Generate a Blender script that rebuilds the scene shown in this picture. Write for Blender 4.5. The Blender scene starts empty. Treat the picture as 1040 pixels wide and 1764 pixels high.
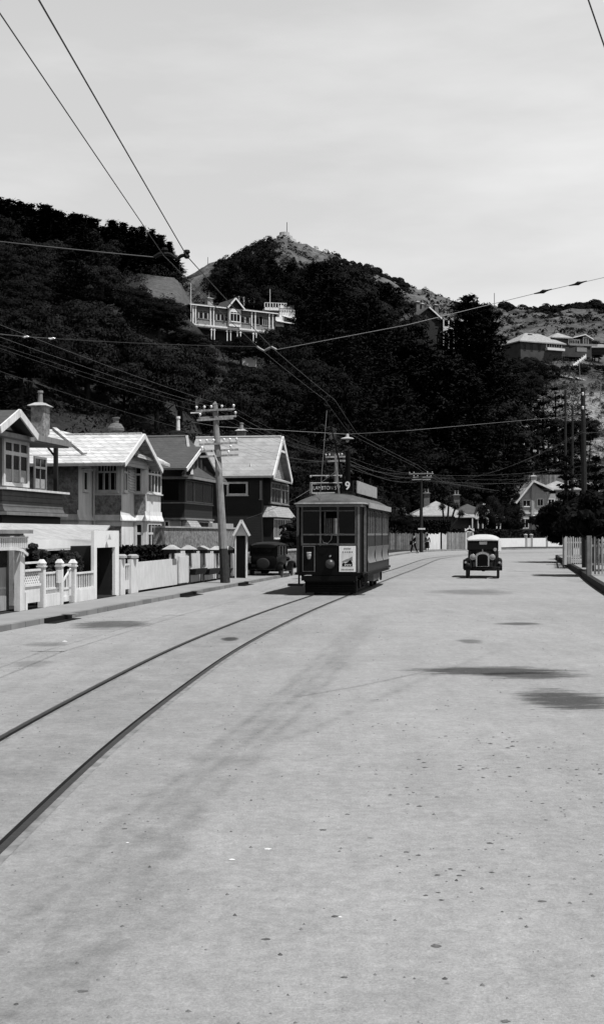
import bpy, math, random
import numpy as np
from mathutils import Vector, Matrix
R = math.radians
rng = random.Random(7)
S = bpy.context.scene
COL = S.collection
# ------------------------------------------------------------------ camera, world, sun
FPX, CX, HY, EYE = 2140.0, 520.0, 919.0, 2.0      # focal length and horizon in photograph pixels, eye height
cam = bpy.data.objects.new('camera', bpy.data.cameras.new('camera'))
COL.objects.link(cam); S.camera = cam
cam.location = (0, 0, EYE); cam.rotation_euler = (R(90), 0, 0)
cam.data.sensor_fit = 'VERTICAL'; cam.data.sensor_height = 36
cam.data.lens = 36 * FPX / 1764
cam.data.shift_y = (HY - 882) / 1764
cam.data.clip_start = .1; cam.data.clip_end = 6000
S.view_settings.view_transform = 'Standard'; S.view_settings.look = 'None'
S.view_settings.gamma = 1; S.view_settings.use_curve_mapping = False
S.view_settings.exposure = 0.55
SUN = Vector((.36, -.27, 1)).normalized()
elev = math.asin(SUN.z); azim = math.atan2(SUN.x, SUN.y)
W = bpy.data.worlds.new('World'); S.world = W; W.use_nodes = True
nt = W.node_tree; nt.nodes.clear()
def N(t, kind, **kw):
    n = t.nodes.new(kind)
    for k, v in kw.items():
        if k.startswith('i_'): n.inputs[k[2:].replace('_', ' ')].default_value = v
        else: setattr(n, k, v)
    return n
def math_(t, op, a, b=None, clamp=False):
    n = N(t, 'ShaderNodeMath', operation=op, use_clamp=clamp)
    for i, v in enumerate((a, b)):
        if v is None: continue
        if isinstance(v, (int, float)): n.inputs[i].default_value = v
        else: t.links.new(v, n.inputs[i])
    return n.outputs[0]
sky = N(nt, 'ShaderNodeTexSky', sky_type='NISHITA', sun_disc=False, sun_elevation=elev, sun_rotation=azim,
        air_density=1.0, dust_density=1.0, ozone_density=1.0)
sep = N(nt, 'ShaderNodeSeparateColor'); nt.links.new(sky.outputs[0], sep.inputs[0])
# a blue-sensitive black and white plate: mostly the blue of the sky, a little green and red
lum = math_(nt, 'ADD', math_(nt, 'MULTIPLY', sep.outputs[2], .50), math_(nt, 'MULTIPLY', sep.outputs[0], .55))
tc = N(nt, 'ShaderNodeTexCoord')
mp = N(nt, 'ShaderNodeMapping'); mp.inputs['Scale'].default_value = (1.2, 1.2, 5)
mp.inputs['Rotation'].default_value = (0, R(6), 0)
nt.links.new(tc.outputs['Generated'], mp.inputs[0])
nz = N(nt, 'ShaderNodeTexNoise', i_Scale=2.2, i_Detail=7.0, i_Roughness=.55); nt.links.new(mp.outputs[0], nz.inputs[0])
cl = N(nt, 'ShaderNodeMapRange', i_From_Min=.38, i_From_Max=.72, i_To_Min=.97, i_To_Max=1.24)
nt.links.new(nz.outputs[0], cl.inputs[0])
lum = math_(nt, 'MULTIPLY', lum, cl.outputs[0])
# pale high haze: bright low down, clearer and darker overhead
sz = N(nt, 'ShaderNodeSeparateXYZ'); nt.links.new(tc.outputs['Generated'], sz.inputs[0])
rp = N(nt, 'ShaderNodeValToRGB'); nt.links.new(sz.outputs[2], rp.inputs[0]); rp.color_ramp.interpolation = 'EASE'
for i, (p_, v_) in enumerate(((0, .62), (.20, .74), (.40, .94), (.60, .16), (1.0, .07))):
    e_ = rp.color_ramp.elements[i] if i < 2 else rp.color_ramp.elements.new(p_)
    e_.position = p_; e_.color = (v_, v_, v_, 1)
lum = math_(nt, 'MULTIPLY', lum, math_(nt, 'MULTIPLY', rp.outputs[0], 1.5))
cmb = N(nt, 'ShaderNodeCombineColor')
for i in range(3): nt.links.new(lum, cmb.inputs[i])
bg = N(nt, 'ShaderNodeBackground', i_Strength=.12); nt.links.new(cmb.outputs[0], bg.inputs[0])
wo = N(nt, 'ShaderNodeOutputWorld'); nt.links.new(bg.outputs[0], wo.inputs[0])
sun = bpy.data.objects.new('sun', bpy.data.lights.new('sun', 'SUN')); COL.objects.link(sun)
sun.data.energy = 5.0; sun.data.angle = R(.5); sun.data.color = (1, 1, 1)
sun.rotation_euler = SUN.to_track_quat('Z', 'Y').to_euler(); sun.location = (0, 0, 80)
S.cycles.max_bounces = 5; S.cycles.diffuse_bounces = 3; S.cycles.transparent_max_bounces = 8

# ------------------------------------------------------------------ materials (a black and white picture: grey reflectances)
def base(name, rough=.85, spec=.3, metal=0):
    m = bpy.data.materials.new(name); m.use_nodes = True
    t = m.node_tree; b = t.nodes['Principled BSDF']
    b.inputs['Roughness'].default_value = rough; b.inputs['Specular IOR Level'].default_value = spec
    b.inputs['Metallic'].default_value = metal
    co = N(t, 'ShaderNodeTexCoord').outputs['Object']
    return m, t, b, co
KA = .69           # plate response: printed greys to reflectances
def grey(t, b, v):
    v = math_(t, 'MULTIPLY', v, KA)
    c = N(t, 'ShaderNodeCombineColor')
    for i in range(3): t.links.new(v, c.inputs[i])
    t.links.new(c.outputs[0], b.inputs['Base Color'])
def noise(t, co, scale, detail=4, rough=.6, sc=None):
    if sc:
        m = N(t, 'ShaderNodeMapping'); m.inputs['Scale'].default_value = sc; t.links.new(co, m.inputs[0]); co = m.outputs[0]
    n = N(t, 'ShaderNodeTexNoise', i_Scale=scale, i_Detail=detail, i_Roughness=rough); t.links.new(co, n.inputs[0])
    return n.outputs[0]
def rmap(t, v, a, b, c, d):
    n = N(t, 'ShaderNodeMapRange', i_From_Min=a, i_From_Max=b, i_To_Min=c, i_To_Max=d); t.links.new(v, n.inputs[0]); return n.outputs[0]
def bump(t, b, h, dist=.02, st=.6):
    n = N(t, 'ShaderNodeBump', i_Distance=dist, i_Strength=st); t.links.new(h, n.inputs['Height']); t.links.new(n.outputs[0], b.inputs['Normal'])
def mat(name, v, rough=.8, spec=.3, amt=.25, scale=3.0, metal=0, bs=None, bd=.01, streak=False):
    """painted or plain surface: value with soft dirt, fine grain and, for painted walls, faint run-down streaks"""
    m, t, b, co = base(name, rough, spec, metal)
    x = rmap(t, noise(t, co, scale, 6), .3, .7, v * (1 - amt), v * (1 + amt * .6))
    if streak:
        x = math_(t, 'MULTIPLY', x, rmap(t, noise(t, co, 5, 3, .6, (1, 1, .12)), .35, .65, .82, 1.06))
    x = math_(t, 'MULTIPLY', x, rmap(t, noise(t, co, 45, 2), .3, .7, .92, 1.08))
    grey(t, b, x)
    bump(t, b, noise(t, co, bs or 30, 4), bd, .5)
    return m
def lines(name, v, axis, period, dark=.45, width=.12, amt=.2, rough=.8, vary=0.0, bd=.015):
    """boards: grooves every `period` metres along an object axis (0 x, 1 y, 2 z, 3 x+y)"""
    m, t, b, co = base(name, rough)
    s = N(t, 'ShaderNodeSeparateXYZ'); t.links.new(co, s.inputs[0])
    a = math_(t, 'ADD', s.outputs[0], s.outputs[1]) if axis == 3 else s.outputs[axis]
    a = math_(t, 'DIVIDE', a, period)
    fr = math_(t, 'FRACT', a)
    g = math_(t, 'LESS_THAN', fr, width)
    x = rmap(t, noise(t, co, 2.5, 5), .3, .7, v * (1 - amt), v * (1 + amt))
    if vary:
        wn = N(t, 'ShaderNodeTexWhiteNoise', noise_dimensions='1D'); t.links.new(math_(t, 'FLOOR', a), wn.inputs['W'])
        x = math_(t, 'MULTIPLY', x, rmap(t, wn.outputs[0], 0, 1, 1 - vary, 1 + vary))
    x = math_(t, 'MULTIPLY', x, rmap(t, noise(t, co, 14, 3, .6, (1, 1, .15) if axis != 2 else (.2, .2, 1)), .3, .7, .85, 1.12))
    x = math_(t, 'MULTIPLY', x, math_(t, 'SUBTRACT', 1.0, math_(t, 'MULTIPLY', g, 1 - dark)))
    grey(t, b, x); bump(t, b, math_(t, 'SUBTRACT', 1.0, g), bd, .8)
    return m
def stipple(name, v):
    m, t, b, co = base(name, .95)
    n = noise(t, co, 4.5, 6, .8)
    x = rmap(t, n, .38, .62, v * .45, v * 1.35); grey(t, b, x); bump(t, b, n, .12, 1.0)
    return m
def shingle(name, v, w=.28, h=.2, rot=(0, 0, 0), amt=.18, mortar=.7):
    m, t, b, co = base(name, .8)
    s = N(t, 'ShaderNodeSeparateXYZ'); t.links.new(co, s.inputs[0])
    c = N(t, 'ShaderNodeCombineXYZ'); t.links.new(math_(t, 'ADD', s.outputs[0], s.outputs[1]), c.inputs[0]); t.links.new(s.outputs[2], c.inputs[1])
    br = N(t, 'ShaderNodeTexBrick', i_Scale=1.0)
    br.inputs['Brick Width'].default_value = w; br.inputs['Row Height'].default_value = h; br.inputs['Mortar Size'].default_value = .018
    v = v * KA
    for k, q in (('Color1', v * (1 - amt)), ('Color2', v * (1 + amt * .7)), ('Mortar', v * mortar)):
        br.inputs[k].default_value = (q, q, q, 1)
    t.links.new(c.outputs[0], br.inputs['Vector'])
    mx = N(t, 'ShaderNodeMix', data_type='RGBA', blend_type='MULTIPLY'); mx.inputs[0].default_value = 1
    t.links.new(br.outputs['Color'], mx.inputs[6])
    g = rmap(t, noise(t, co, 1.6, 5), .3, .7, .8, 1.12); cc = N(t, 'ShaderNodeCombineColor')
    for i in range(3): t.links.new(g, cc.inputs[i])
    t.links.new(cc.outputs[0], mx.inputs[7]); t.links.new(mx.outputs[2], b.inputs['Base Color'])
    bump(t, b, br.outputs['Fac'], -.02, .6)
    return m
def leaf(name, lo, hi):
    m, t, b, co = base(name, .8, .08)
    g = N(t, 'ShaderNodeNewGeometry'); oi = N(t, 'ShaderNodeObjectInfo')
    x = rmap(t, g.outputs['Random Per Island'], 0, 1, lo, hi)
    x = math_(t, 'MULTIPLY', x, rmap(t, oi.outputs['Random'], 0, 1, .4, 1.9))
    x = math_(t, 'MULTIPLY', x, rmap(t, noise(t, co, .35, 3), .35, .65, .55, 1.5))
    grey(t, b, x); return m
M = {}
M['white'] = mat('white_paint', .78, .55, .4, .1, streak=True)
M['cream'] = mat('cream_paint', .72, .6, .35, .12, streak=True)
M['dull'] = mat('dull_paint', .24, .7, .3, .2, streak=True)
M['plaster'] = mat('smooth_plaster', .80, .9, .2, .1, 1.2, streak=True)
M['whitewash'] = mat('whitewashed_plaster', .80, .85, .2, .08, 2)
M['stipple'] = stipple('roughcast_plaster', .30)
M['stipdark'] = stipple('weathered_roughcast', .29)
M['garagedoor'] = lines('garage_boards', .34, 3, .14, .6, .08, .15)
M['palings'] = lines('white_palings', .72, 3, .12, .72, .10, .07)
M['oldpalings'] = lines('weathered_palings', .22, 3, .22, .3, .12, .35, vary=.45)
M['weather'] = lines('pale_weatherboards', .42, 2, .17, .5, .1, .1)
M['brownweather'] = lines('stained_weatherboards', .11, 2, .19, .35, .12, .2)
M['darkweather'] = lines('dark_weatherboards', .016, 2, .18, .5, .12, .2)
M['darkshingle'] = shingle('dark_shingles', .015, .2, .16)
M['midshingle'] = shingle('grey_shingles', .36, .2, .14, amt=.2)
M['tilewhite'] = shingle('pale_tiles', .60, .34, .17, amt=.16, mortar=.6)
M['tilemid'] = shingle('grey_slates', .075, .3, .16, amt=.12, mortar=.8)
M['tilelight'] = shingle('light_slates', .33, .9, .28, amt=.1, mortar=.82)
M['corru'] = lines('corrugated_iron', .36, 3, .11, .7, .5, .2)
M['shaded'] = mat('stain_and_shade_brown', .010, .7, .3, .3)  # dark stained wood, and painted-in shade for recesses
M['brick'] = shingle('chimney_brick', .13, .24, .08, amt=.4, mortar=1.2)
M['dimwall'] = mat('dim_painted_wall', .06, .8, .2, .3, .6)
M['glass'] = mat('window_glass', .003, .15, .12, .2)
M['curtain'] = mat('lace_curtain', .42, .9, .1, .3, 9)
M['black'] = mat('black_paint', .004, .4, .06, .3)
M['rubber'] = mat('tyre_rubber', .008, .8, .3, .3)
M['tram'] = mat('tram_dark_paint', .005, .4, .06, .3, 4)
M['tramlow'] = mat('tram_rocker_panel', .17, .5, .3, .3, 5)
M['tramtrim'] = mat('tram_pale_trim', .17, .5, .3, .35, 8)
M['tramlight'] = mat('tram_light_trim', .36, .6, .2, .3, 6)
M['kerbshade'] = mat('kerb_stone_shade_tone', .035, .9, .1, .4, 3)  # near-black: the shade on the right kerb face is put into its colour
M['tramwaist'] = mat('tram_waist_paint', .028, .5, .15, .35, 5)
M['tramroof'] = mat('tram_canvas_roof', .095, .9, .2, .3, 4)
M['iron'] = mat('grimy_iron', .008, .7, .1, .5, 12)
M['chrome'] = mat('nickel_plate', .55, .22, .5, .1, 5, metal=1)
M['headglass'] = mat('dim_lamp_glass', .05, .3, .3, .2)
M['lens'] = mat('lamp_lens', .26, .15, .6, .1)
M['roofcloth'] = mat('pale_roof_fabric', .50, .8, .2, .2, 3)
M['pole'] = lines('weathered_pole_wood', .30, 3, .07, .6, .2, .35, vary=.2)
M['poledark'] = mat('creosoted_wood', .02, .85, .2, .4, 8)
M['tarred'] = mat('tarred_pole_foot', .04, .8, .2, .4, 8)
M['insul'] = mat('porcelain', .8, .2, .6, .05)
M['wire'] = mat('copper_wire', .04, .5, .4, .2)
M['wirelight'] = mat('weathered_wire', .11, .5, .4, .2)
M['kerb'] = shingle('kerb_stone', .22, .9, .4, amt=.25, mortar=.45)
M['path'] = mat('asphalt_path', .27, .95, .1, .15, .8, bs=20)
M['yard'] = mat('earth', .03, .95, .1, .4, .7, bs=6, bd=.05)
M['concrete'] = mat('concrete', .42, .9, .2, .18, 1.5, streak=True)
M['bark'] = mat('tree_bark', .02, .95, .1, .4, 3)
M['palebark'] = mat('pale_bark', .22, .95, .1, .5, 3)
M['steel'] = mat('rail_steel', .06, .45, .5, .3, 10, metal=.6)
M['groove'] = mat('rail_groove', .012, .9, .1, .3)
M['railtar'] = mat('rail_edging', .24, .9, .1, .45, 5)
M['cloth'] = mat('dark_wool', .007, .95, .1, .3, 8)
M['skin'] = mat('skin', .38, .6, .3, .1)
M['stone'] = mat('rubble_stone', .20, .95, .2, .9, 6, bs=4, bd=.15)
M['leafbush'] = leaf('broad_leaves', .003, .009)
M['leafpine'] = leaf('conifer_needles', .0015, .0045)
M['leafhedge'] = leaf('hedge_leaves', .003, .015)
M['leafscrub'] = leaf('scrub_leaves', .006, .04)
M['leafgrey'] = leaf('pale_flax_leaves', .05, .30)
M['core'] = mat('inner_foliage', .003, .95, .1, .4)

# ------------------------------------------------------------------ helpers
class Fr:
    """local frame: x along a heading (degrees clockwise from +Y), y to its left, z up"""
    def __init__(s, x, y, head, z=0):
        h = R(head); s.u = Vector((math.sin(h), math.cos(h), 0)); s.l = Vector((-math.cos(h), math.sin(h), 0)); s.o = Vector((x, y, z))
    def __call__(s, p): return s.o + s.u * p[0] + s.l * p[1] + Vector((0, 0, p[2]))
class Raw:
    def __call__(s, p): return Vector(p)
RAW = Raw()
class MB:
    def __init__(s, fr=RAW): s.fr = fr; s.v = []; s.f = []
    def add(s, pts, faces):
        n = len(s.v); s.v += [s.fr(p) for p in pts]; s.f += [tuple(i + n for i in f) for f in faces]; return s
    def hexa(s, p): return s.add(p, [(0, 3, 2, 1), (4, 5, 6, 7), (0, 1, 5, 4), (1, 2, 6, 5), (2, 3, 7, 6), (3, 0, 4, 7)])
    def box(s, x0, x1, y0, y1, z0, z1):
        return s.hexa([(x0, y0, z0), (x1, y0, z0), (x1, y1, z0), (x0, y1, z0), (x0, y0, z1), (x1, y0, z1), (x1, y1, z1), (x0, y1, z1)])
    def slab(s, pts, th):
        """a planar polygon with a thickness, straight down"""
        n = len(pts); q = list(pts) + [(p[0], p[1], p[2] - th) for p in pts]
        return s.add(q, [tuple(range(n)), tuple(range(2 * n - 1, n - 1, -1))] + [(i, i + n, (i + 1) % n + n, (i + 1) % n) for i in range(n)])
    def prism(s, pts, off):
        n = len(pts); q = list(pts) + [tuple(p[i] + off[i] for i in range(3)) for p in pts]
        return s.add(q, [tuple(range(n)), tuple(range(2 * n - 1, n - 1, -1))] + [(i, i + n, (i + 1) % n + n, (i + 1) % n) for i in range(n)])
    def bar(s, a, b, w, h=None, up=(0, 0, 1)):
        h = h or w; a = Vector(a); b = Vector(b); d = (b - a).normalized(); up = Vector(up)
        if abs(d.dot(up)) > .98: up = Vector((0, 1, 0))
        r = d.cross(up).normalized() * w / 2; t = r.cross(d).normalized() * h / 2
        return s.hexa([a - r - t, a + r - t, a + r + t, a - r + t, b - r - t, b + r - t, b + r + t, b - r + t])
    def tube(s, pts, r, n=6, caps=True):
        pts = [Vector(p) for p in pts]; k = len(pts); rr = r if isinstance(r, (list, tuple)) else [r] * k
        vs = []
        for i, p in enumerate(pts):
            d = (pts[min(i + 1, k - 1)] - pts[max(i - 1, 0)]).normalized()
            up = Vector((0, 0, 1)) if abs(d.z) < .95 else Vector((0, 1, 0))
            a = d.cross(up).normalized(); c = a.cross(d)
            for j in range(n):
                q = 2 * math.pi * j / n; vs.append(p + a * math.cos(q) * rr[i] + c * math.sin(q) * rr[i])
        fs = [(i * n + j, i * n + (j + 1) % n, (i + 1) * n + (j + 1) % n, (i + 1) * n + j) for i in range(k - 1) for j in range(n)]
        if caps: fs += [tuple(range(n - 1, -1, -1)), tuple(range((k - 1) * n, k * n))]
        return s.add(vs, fs)
    def lathe(s, c, ax, prof, n=16):
        """profile of (distance along axis, radius) round an axis through c"""
        ax = Vector(ax).normalized(); up = Vector((0, 0, 1)) if abs(ax.z) < .9 else Vector((1, 0, 0))
        a = ax.cross(up).normalized(); b = a.cross(ax); c = Vector(c); vs = []
        for d, r in prof:
            for j in range(n):
                q = 2 * math.pi * j / n; vs.append(c + ax * d + (a * math.cos(q) + b * math.sin(q)) * max(r, 1e-4))
        k = len(prof)
        fs = [(i * n + j, i * n + (j + 1) % n, (i + 1) * n + (j + 1) % n, (i + 1) * n + j) for i in range(k - 1) for j in range(n)]
        fs += [tuple(range(n - 1, -1, -1)), tuple(range((k - 1) * n, k * n))]
        return s.add(vs, fs)
    def loft(s, rings, caps=True):
        n = len(rings[0]); vs = [p for r in rings for p in r]; k = len(rings)
        fs = [(i * n + j, i * n + (j + 1) % n, (i + 1) * n + (j + 1) % n, (i + 1) * n + j) for i in range(k - 1) for j in range(n)]
        if caps: fs += [tuple(range(n - 1, -1, -1)), tuple(range((k - 1) * n, k * n))]
        return s.add(vs, fs)
    def build(s, name, m, parent=None, smooth=False, recalc=True):
        if parent:
            p = parent
            while p.parent: p = p.parent
            org = p.location.copy()
        else:
            xs = [v.x for v in s.v]; ys = [v.y for v in s.v]
            org = Vector(((min(xs) + max(xs)) / 2, (min(ys) + max(ys)) / 2, min(v.z for v in s.v)))
        me = bpy.data.meshes.new(name); me.from_pydata([v - org for v in s.v], [], s.f)
        if recalc:
            import bmesh
            b = bmesh.new(); b.from_mesh(me); bmesh.ops.recalc_face_normals(b, faces=b.faces); b.to_mesh(me); b.free()
        me.materials.append(M[m] if isinstance(m, str) else m)
        if smooth:
            me.polygons.foreach_set('use_smooth', [True] * len(me.polygons))
            try: me.set_sharp_from_angle(angle=R(40))
            except Exception: pass
        o = bpy.data.objects.new(name, me); COL.objects.link(o)
        if parent: o.parent = parent
        else: o.location = org
        return o
def tag(o, label=None, cat=None, group=None, kind=None):
    for k, v in (('label', label), ('category', cat), ('group', group), ('kind', kind)):
        if v: o[k] = v
    return o
def thing(name, label, cat, loc, group=None):
    o = bpy.data.objects.new(name, None); o.empty_display_size = .3; COL.objects.link(o); o.location = loc
    return tag(o, label, cat, group)
def copy_tree(o, parent=None):
    c = o.copy(); COL.objects.link(c); c.parent = parent
    for ch in list(o.children): copy_tree(ch, c)
    return c
def P(px, py, D): return Vector(((px - CX) / FPX * D, D, EYE - (py - HY) / FPX * D))
def G(px, py, z=0): return P(px, py, FPX * (EYE - z) / (py - HY))
def solve(fr, px, x=None, y=None):
    """the free local coordinate at which a vertical through (x, y) stands in picture column px"""
    k = (px - CX) / FPX
    if x is None: b = fr.o + fr.l * y; d = fr.u
    else: b = fr.o + fr.u * x; d = fr.l
    return (k * b.y - b.x) / (d.x - k * d.y)
def zat(fr, py, x, y): return EYE - (py - HY) / FPX * fr((x, y, 0)).y
ST = Fr(-5.0, 31.8, 9.5)           # the street: x away from the camera, y to the left of the left kerb
def s_at(px, t): return solve(ST, px, y=t)
def t_at(px, s): return solve(ST, px, x=s)

def facebox(mb, face, c, a0, a1, d0, d1, z0, z1):
    """box on a wall: 's' faces local -y at y=c, 'n' faces local -x at x=c; d is the distance out of the wall"""
    if face == 's': mb.box(a0, a1, c - d1, c - d0, z0, z1)
    elif face == 'n': mb.box(c - d1, c - d0, a0, a1, z0, z1)
def window(root, fr, face, c, a0, a1, z0, z1, cols=2, transom=None, fm='white', bw=.07, proud=.06, curtain=False, sill=True, glass='glass', tcols=None):
    if a0 > a1: a0, a1 = a1, a0
    m = MB(fr); w = bw; mu = bw * .6
    facebox(m, face, c, a0, a0 + w, .0, proud, z0, z1); facebox(m, face, c, a1 - w, a1, .0, proud, z0, z1)
    facebox(m, face, c, a0 + w, a1 - w, 0, proud, z1 - w, z1); facebox(m, face, c, a0 + w, a1 - w, 0, proud, z0, z0 + w)
    zt = z1 - w
    if transom:
        zt = z0 + (z1 - z0) * transom
        facebox(m, face, c, a0 + w, a1 - w, 0, proud * .9, zt - w / 2, zt + w / 2)
        k = tcols or cols
        for i in range(1, k):
            a = a0 + w + (a1 - a0 - 2 * w) * i / k; facebox(m, face, c, a - mu / 2, a + mu / 2, 0, proud * .8, zt + w / 2, z1 - w)
        zt -= w / 2
    for i in range(1, cols):
        a = a0 + w + (a1 - a0 - 2 * w) * i / cols; facebox(m, face, c, a - mu / 2, a + mu / 2, 0, proud * .8, z0 + w, zt)
    if sill: facebox(m, face, c, a0 - .05, a1 + .05, 0, proud + .07, z0 - .06, z0 - .003)
    f = m.build('window', fm, root)
    g = MB(fr); facebox(g, face, c, a0 + w * .5, a1 - w * .5, .0, .022, z0 + w * .5, z1 - w * .5); g.build('pane', glass, f)
    if curtain:
        for i in range(cols):
            g = MB(fr); q0 = a0 + w + (a1 - a0 - 2 * w) * i / cols; q1 = a0 + w + (a1 - a0 - 2 * w) * (i + 1) / cols
            if curtain == 'full': facebox(g, face, c, q0 + mu * .8, q1 - mu * .8, .022, .026, z0 + w * 1.2, z0 + (zt - z0) * .55)
            else: facebox(g, face, c, q0 + mu, q0 + (q1 - q0) * .3, .022, .026, z0 + w * 1.2, zt - w * .3)
            g.build('curtain', 'curtain', f)
    return f
def panel(root, fr, face, c, a0, a1, z0, z1, m, name='panel', th=.02):
    if a0 > a1: a0, a1 = a1, a0
    g = MB(fr); facebox(g, face, c, a0, a1, 0, th, z0, z1); return g.build(name, m, root)

# ------------------------------------------------------------------ kerb lines, road, paths
def interp(pts, d): return float(np.interp(d, [p[0] for p in pts], [p[1] for p in pts]))
def smooth_line(pts, step=1.0):
    """Catmull-Rom through (Y, X) knots"""
    out = []
    for i in range(len(pts) - 1):
        p0 = pts[max(i - 1, 0)]; p1 = pts[i]; p2 = pts[i + 1]; p3 = pts[min(i + 2, len(pts) - 1)]
        n = max(2, int(math.dist(p1, p2) / step))
        for k in range(n):
            t = k / n
            out.append(tuple(.5 * (2 * p1[j] + (p2[j] - p0[j]) * t + (2 * p0[j] - 5 * p1[j] + 4 * p2[j] - p3[j]) * t * t + (3 * p1[j] - p0[j] - 3 * p2[j] + p3[j]) * t ** 3) for j in (0, 1)))
    out.append(tuple(pts[-1])); return out
def stl(s, t): p = ST((s, t, 0)); return (p.x, p.y)
LK = smooth_line([stl(-60, 0), stl(-30, 0), stl(0, 0), stl(14, 0), (-0.45, 59), (2.9, 80), (6.3, 100), (9.9, 120), (13.5, 135), (19, 146), (26, 154), (37, 165), (60, 172), (110, 176)], 1.5)
RK = smooth_line([(-3.0, -28), (3.2, 0), (10.2, 42.4), (13.7, 62), (19.6, 96), (21.0, 101), (24.5, 106), (34, 110), (60, 112), (110, 113)], 1.5)
def offset(line, d):
    out = []
    for i, p in enumerate(line):
        a = line[max(i - 1, 0)]; b = line[min(i + 1, len(line) - 1)]
        dx, dy = b[0] - a[0], b[1] - a[1]; L = math.hypot(dx, dy); out.append((p[0] - dy / L * d, p[1] + dx / L * d))
    return out
def resample(line, n):
    a = np.array(line); s = np.r_[0, np.cumsum(np.hypot(*np.diff(a, axis=0).T))]; q = s[-1] * np.linspace(0, 1, n)
    return np.c_[np.interp(q, s, a[:, 0]), np.interp(q, s, a[:, 1])]
def strip(name, l1, l2, z1, z2, m, **kw):
    mb = MB(); n = len(l1)
    mb.v = [Vector((p[0], p[1], z1)) for p in l1] + [Vector((p[0], p[1], z2)) for p in l2]
    mb.f = [(i, i + 1, n + i + 1, n + i) for i in range(n - 1)]
    o = mb.build(name, m, recalc=False); return o
# bands of wear on the road surface, as polylines of photograph-plan points (world X, Y), width, strength
def gl(pts): return [tuple(G(x, y))[:2] for x, y in pts]
BANDS = [(gl([(640, 1060), (585, 1120), (520, 1190), (450, 1255), (370, 1325), (290, 1390), (215, 1470), (140, 1560), (60, 1680), (10, 1760)]), .30, .68),
         (gl([(600, 1100), (530, 1200), (420, 1290), (330, 1390), (270, 1480), (190, 1590), (110, 1720)]), .14, .55),
         (gl([(860, 1120), (734, 1167), (600, 1228), (500, 1271), (400, 1305), (288, 1352), (180, 1400), (86, 1444), (-40, 1500)]), .07, .55),
         (gl([(410, 1045), (323, 1075), (230, 1117), (115, 1165), (0, 1213)]), .07, .40), (gl([(400, 1040), (254, 1095), (120, 1150), (0, 1193)]), .05, .4),
         (gl([(420, 1036), (300, 1062), (130, 1100), (0, 1135)]), .07, .3), (gl([(330, 1380), (260, 1500), (170, 1610), (80, 1720)]), .06, .5), (gl([(345, 1500), (270, 1580), (190, 1660), (120, 1760)]), .13, .45),
         (gl([(1010, 1010), (960, 1050), (900, 1090), (760, 1180)]), .05, .25)]
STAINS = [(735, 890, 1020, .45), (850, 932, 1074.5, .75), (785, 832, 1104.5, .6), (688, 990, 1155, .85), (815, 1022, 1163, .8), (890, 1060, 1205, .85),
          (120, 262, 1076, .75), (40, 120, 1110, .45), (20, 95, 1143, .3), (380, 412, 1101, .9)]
def seg_d(px, py, line):
    d = np.full(px.shape, 1e9)
    for (ax, ay), (bx, by) in zip(line[:-1], line[1:]):
        vx, vy = bx - ax, by - ay; t = np.clip(((px - ax) * vx + (py - ay) * vy) / (vx * vx + vy * vy), 0, 1)
        d = np.minimum(d, np.hypot(px - ax - t * vx, py - ay - t * vy))
    return d
TRK = smooth_line([(-2.6, -20), (-2.55, 2), (-2.48, 8), (-2.35, 12.3), (-2.02, 17.4), (-1.70, 21.2), (-1.23, 25.4), (-.60, 30.2), (.03, 34.5), (.66, 38.5), (3.8, 58), (6.05, 71.5), (9.45, 93),
                   (11.3, 102), (14.1, 112), (19, 124), (27, 133), (40, 139), (70, 143)], .8)
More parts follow.
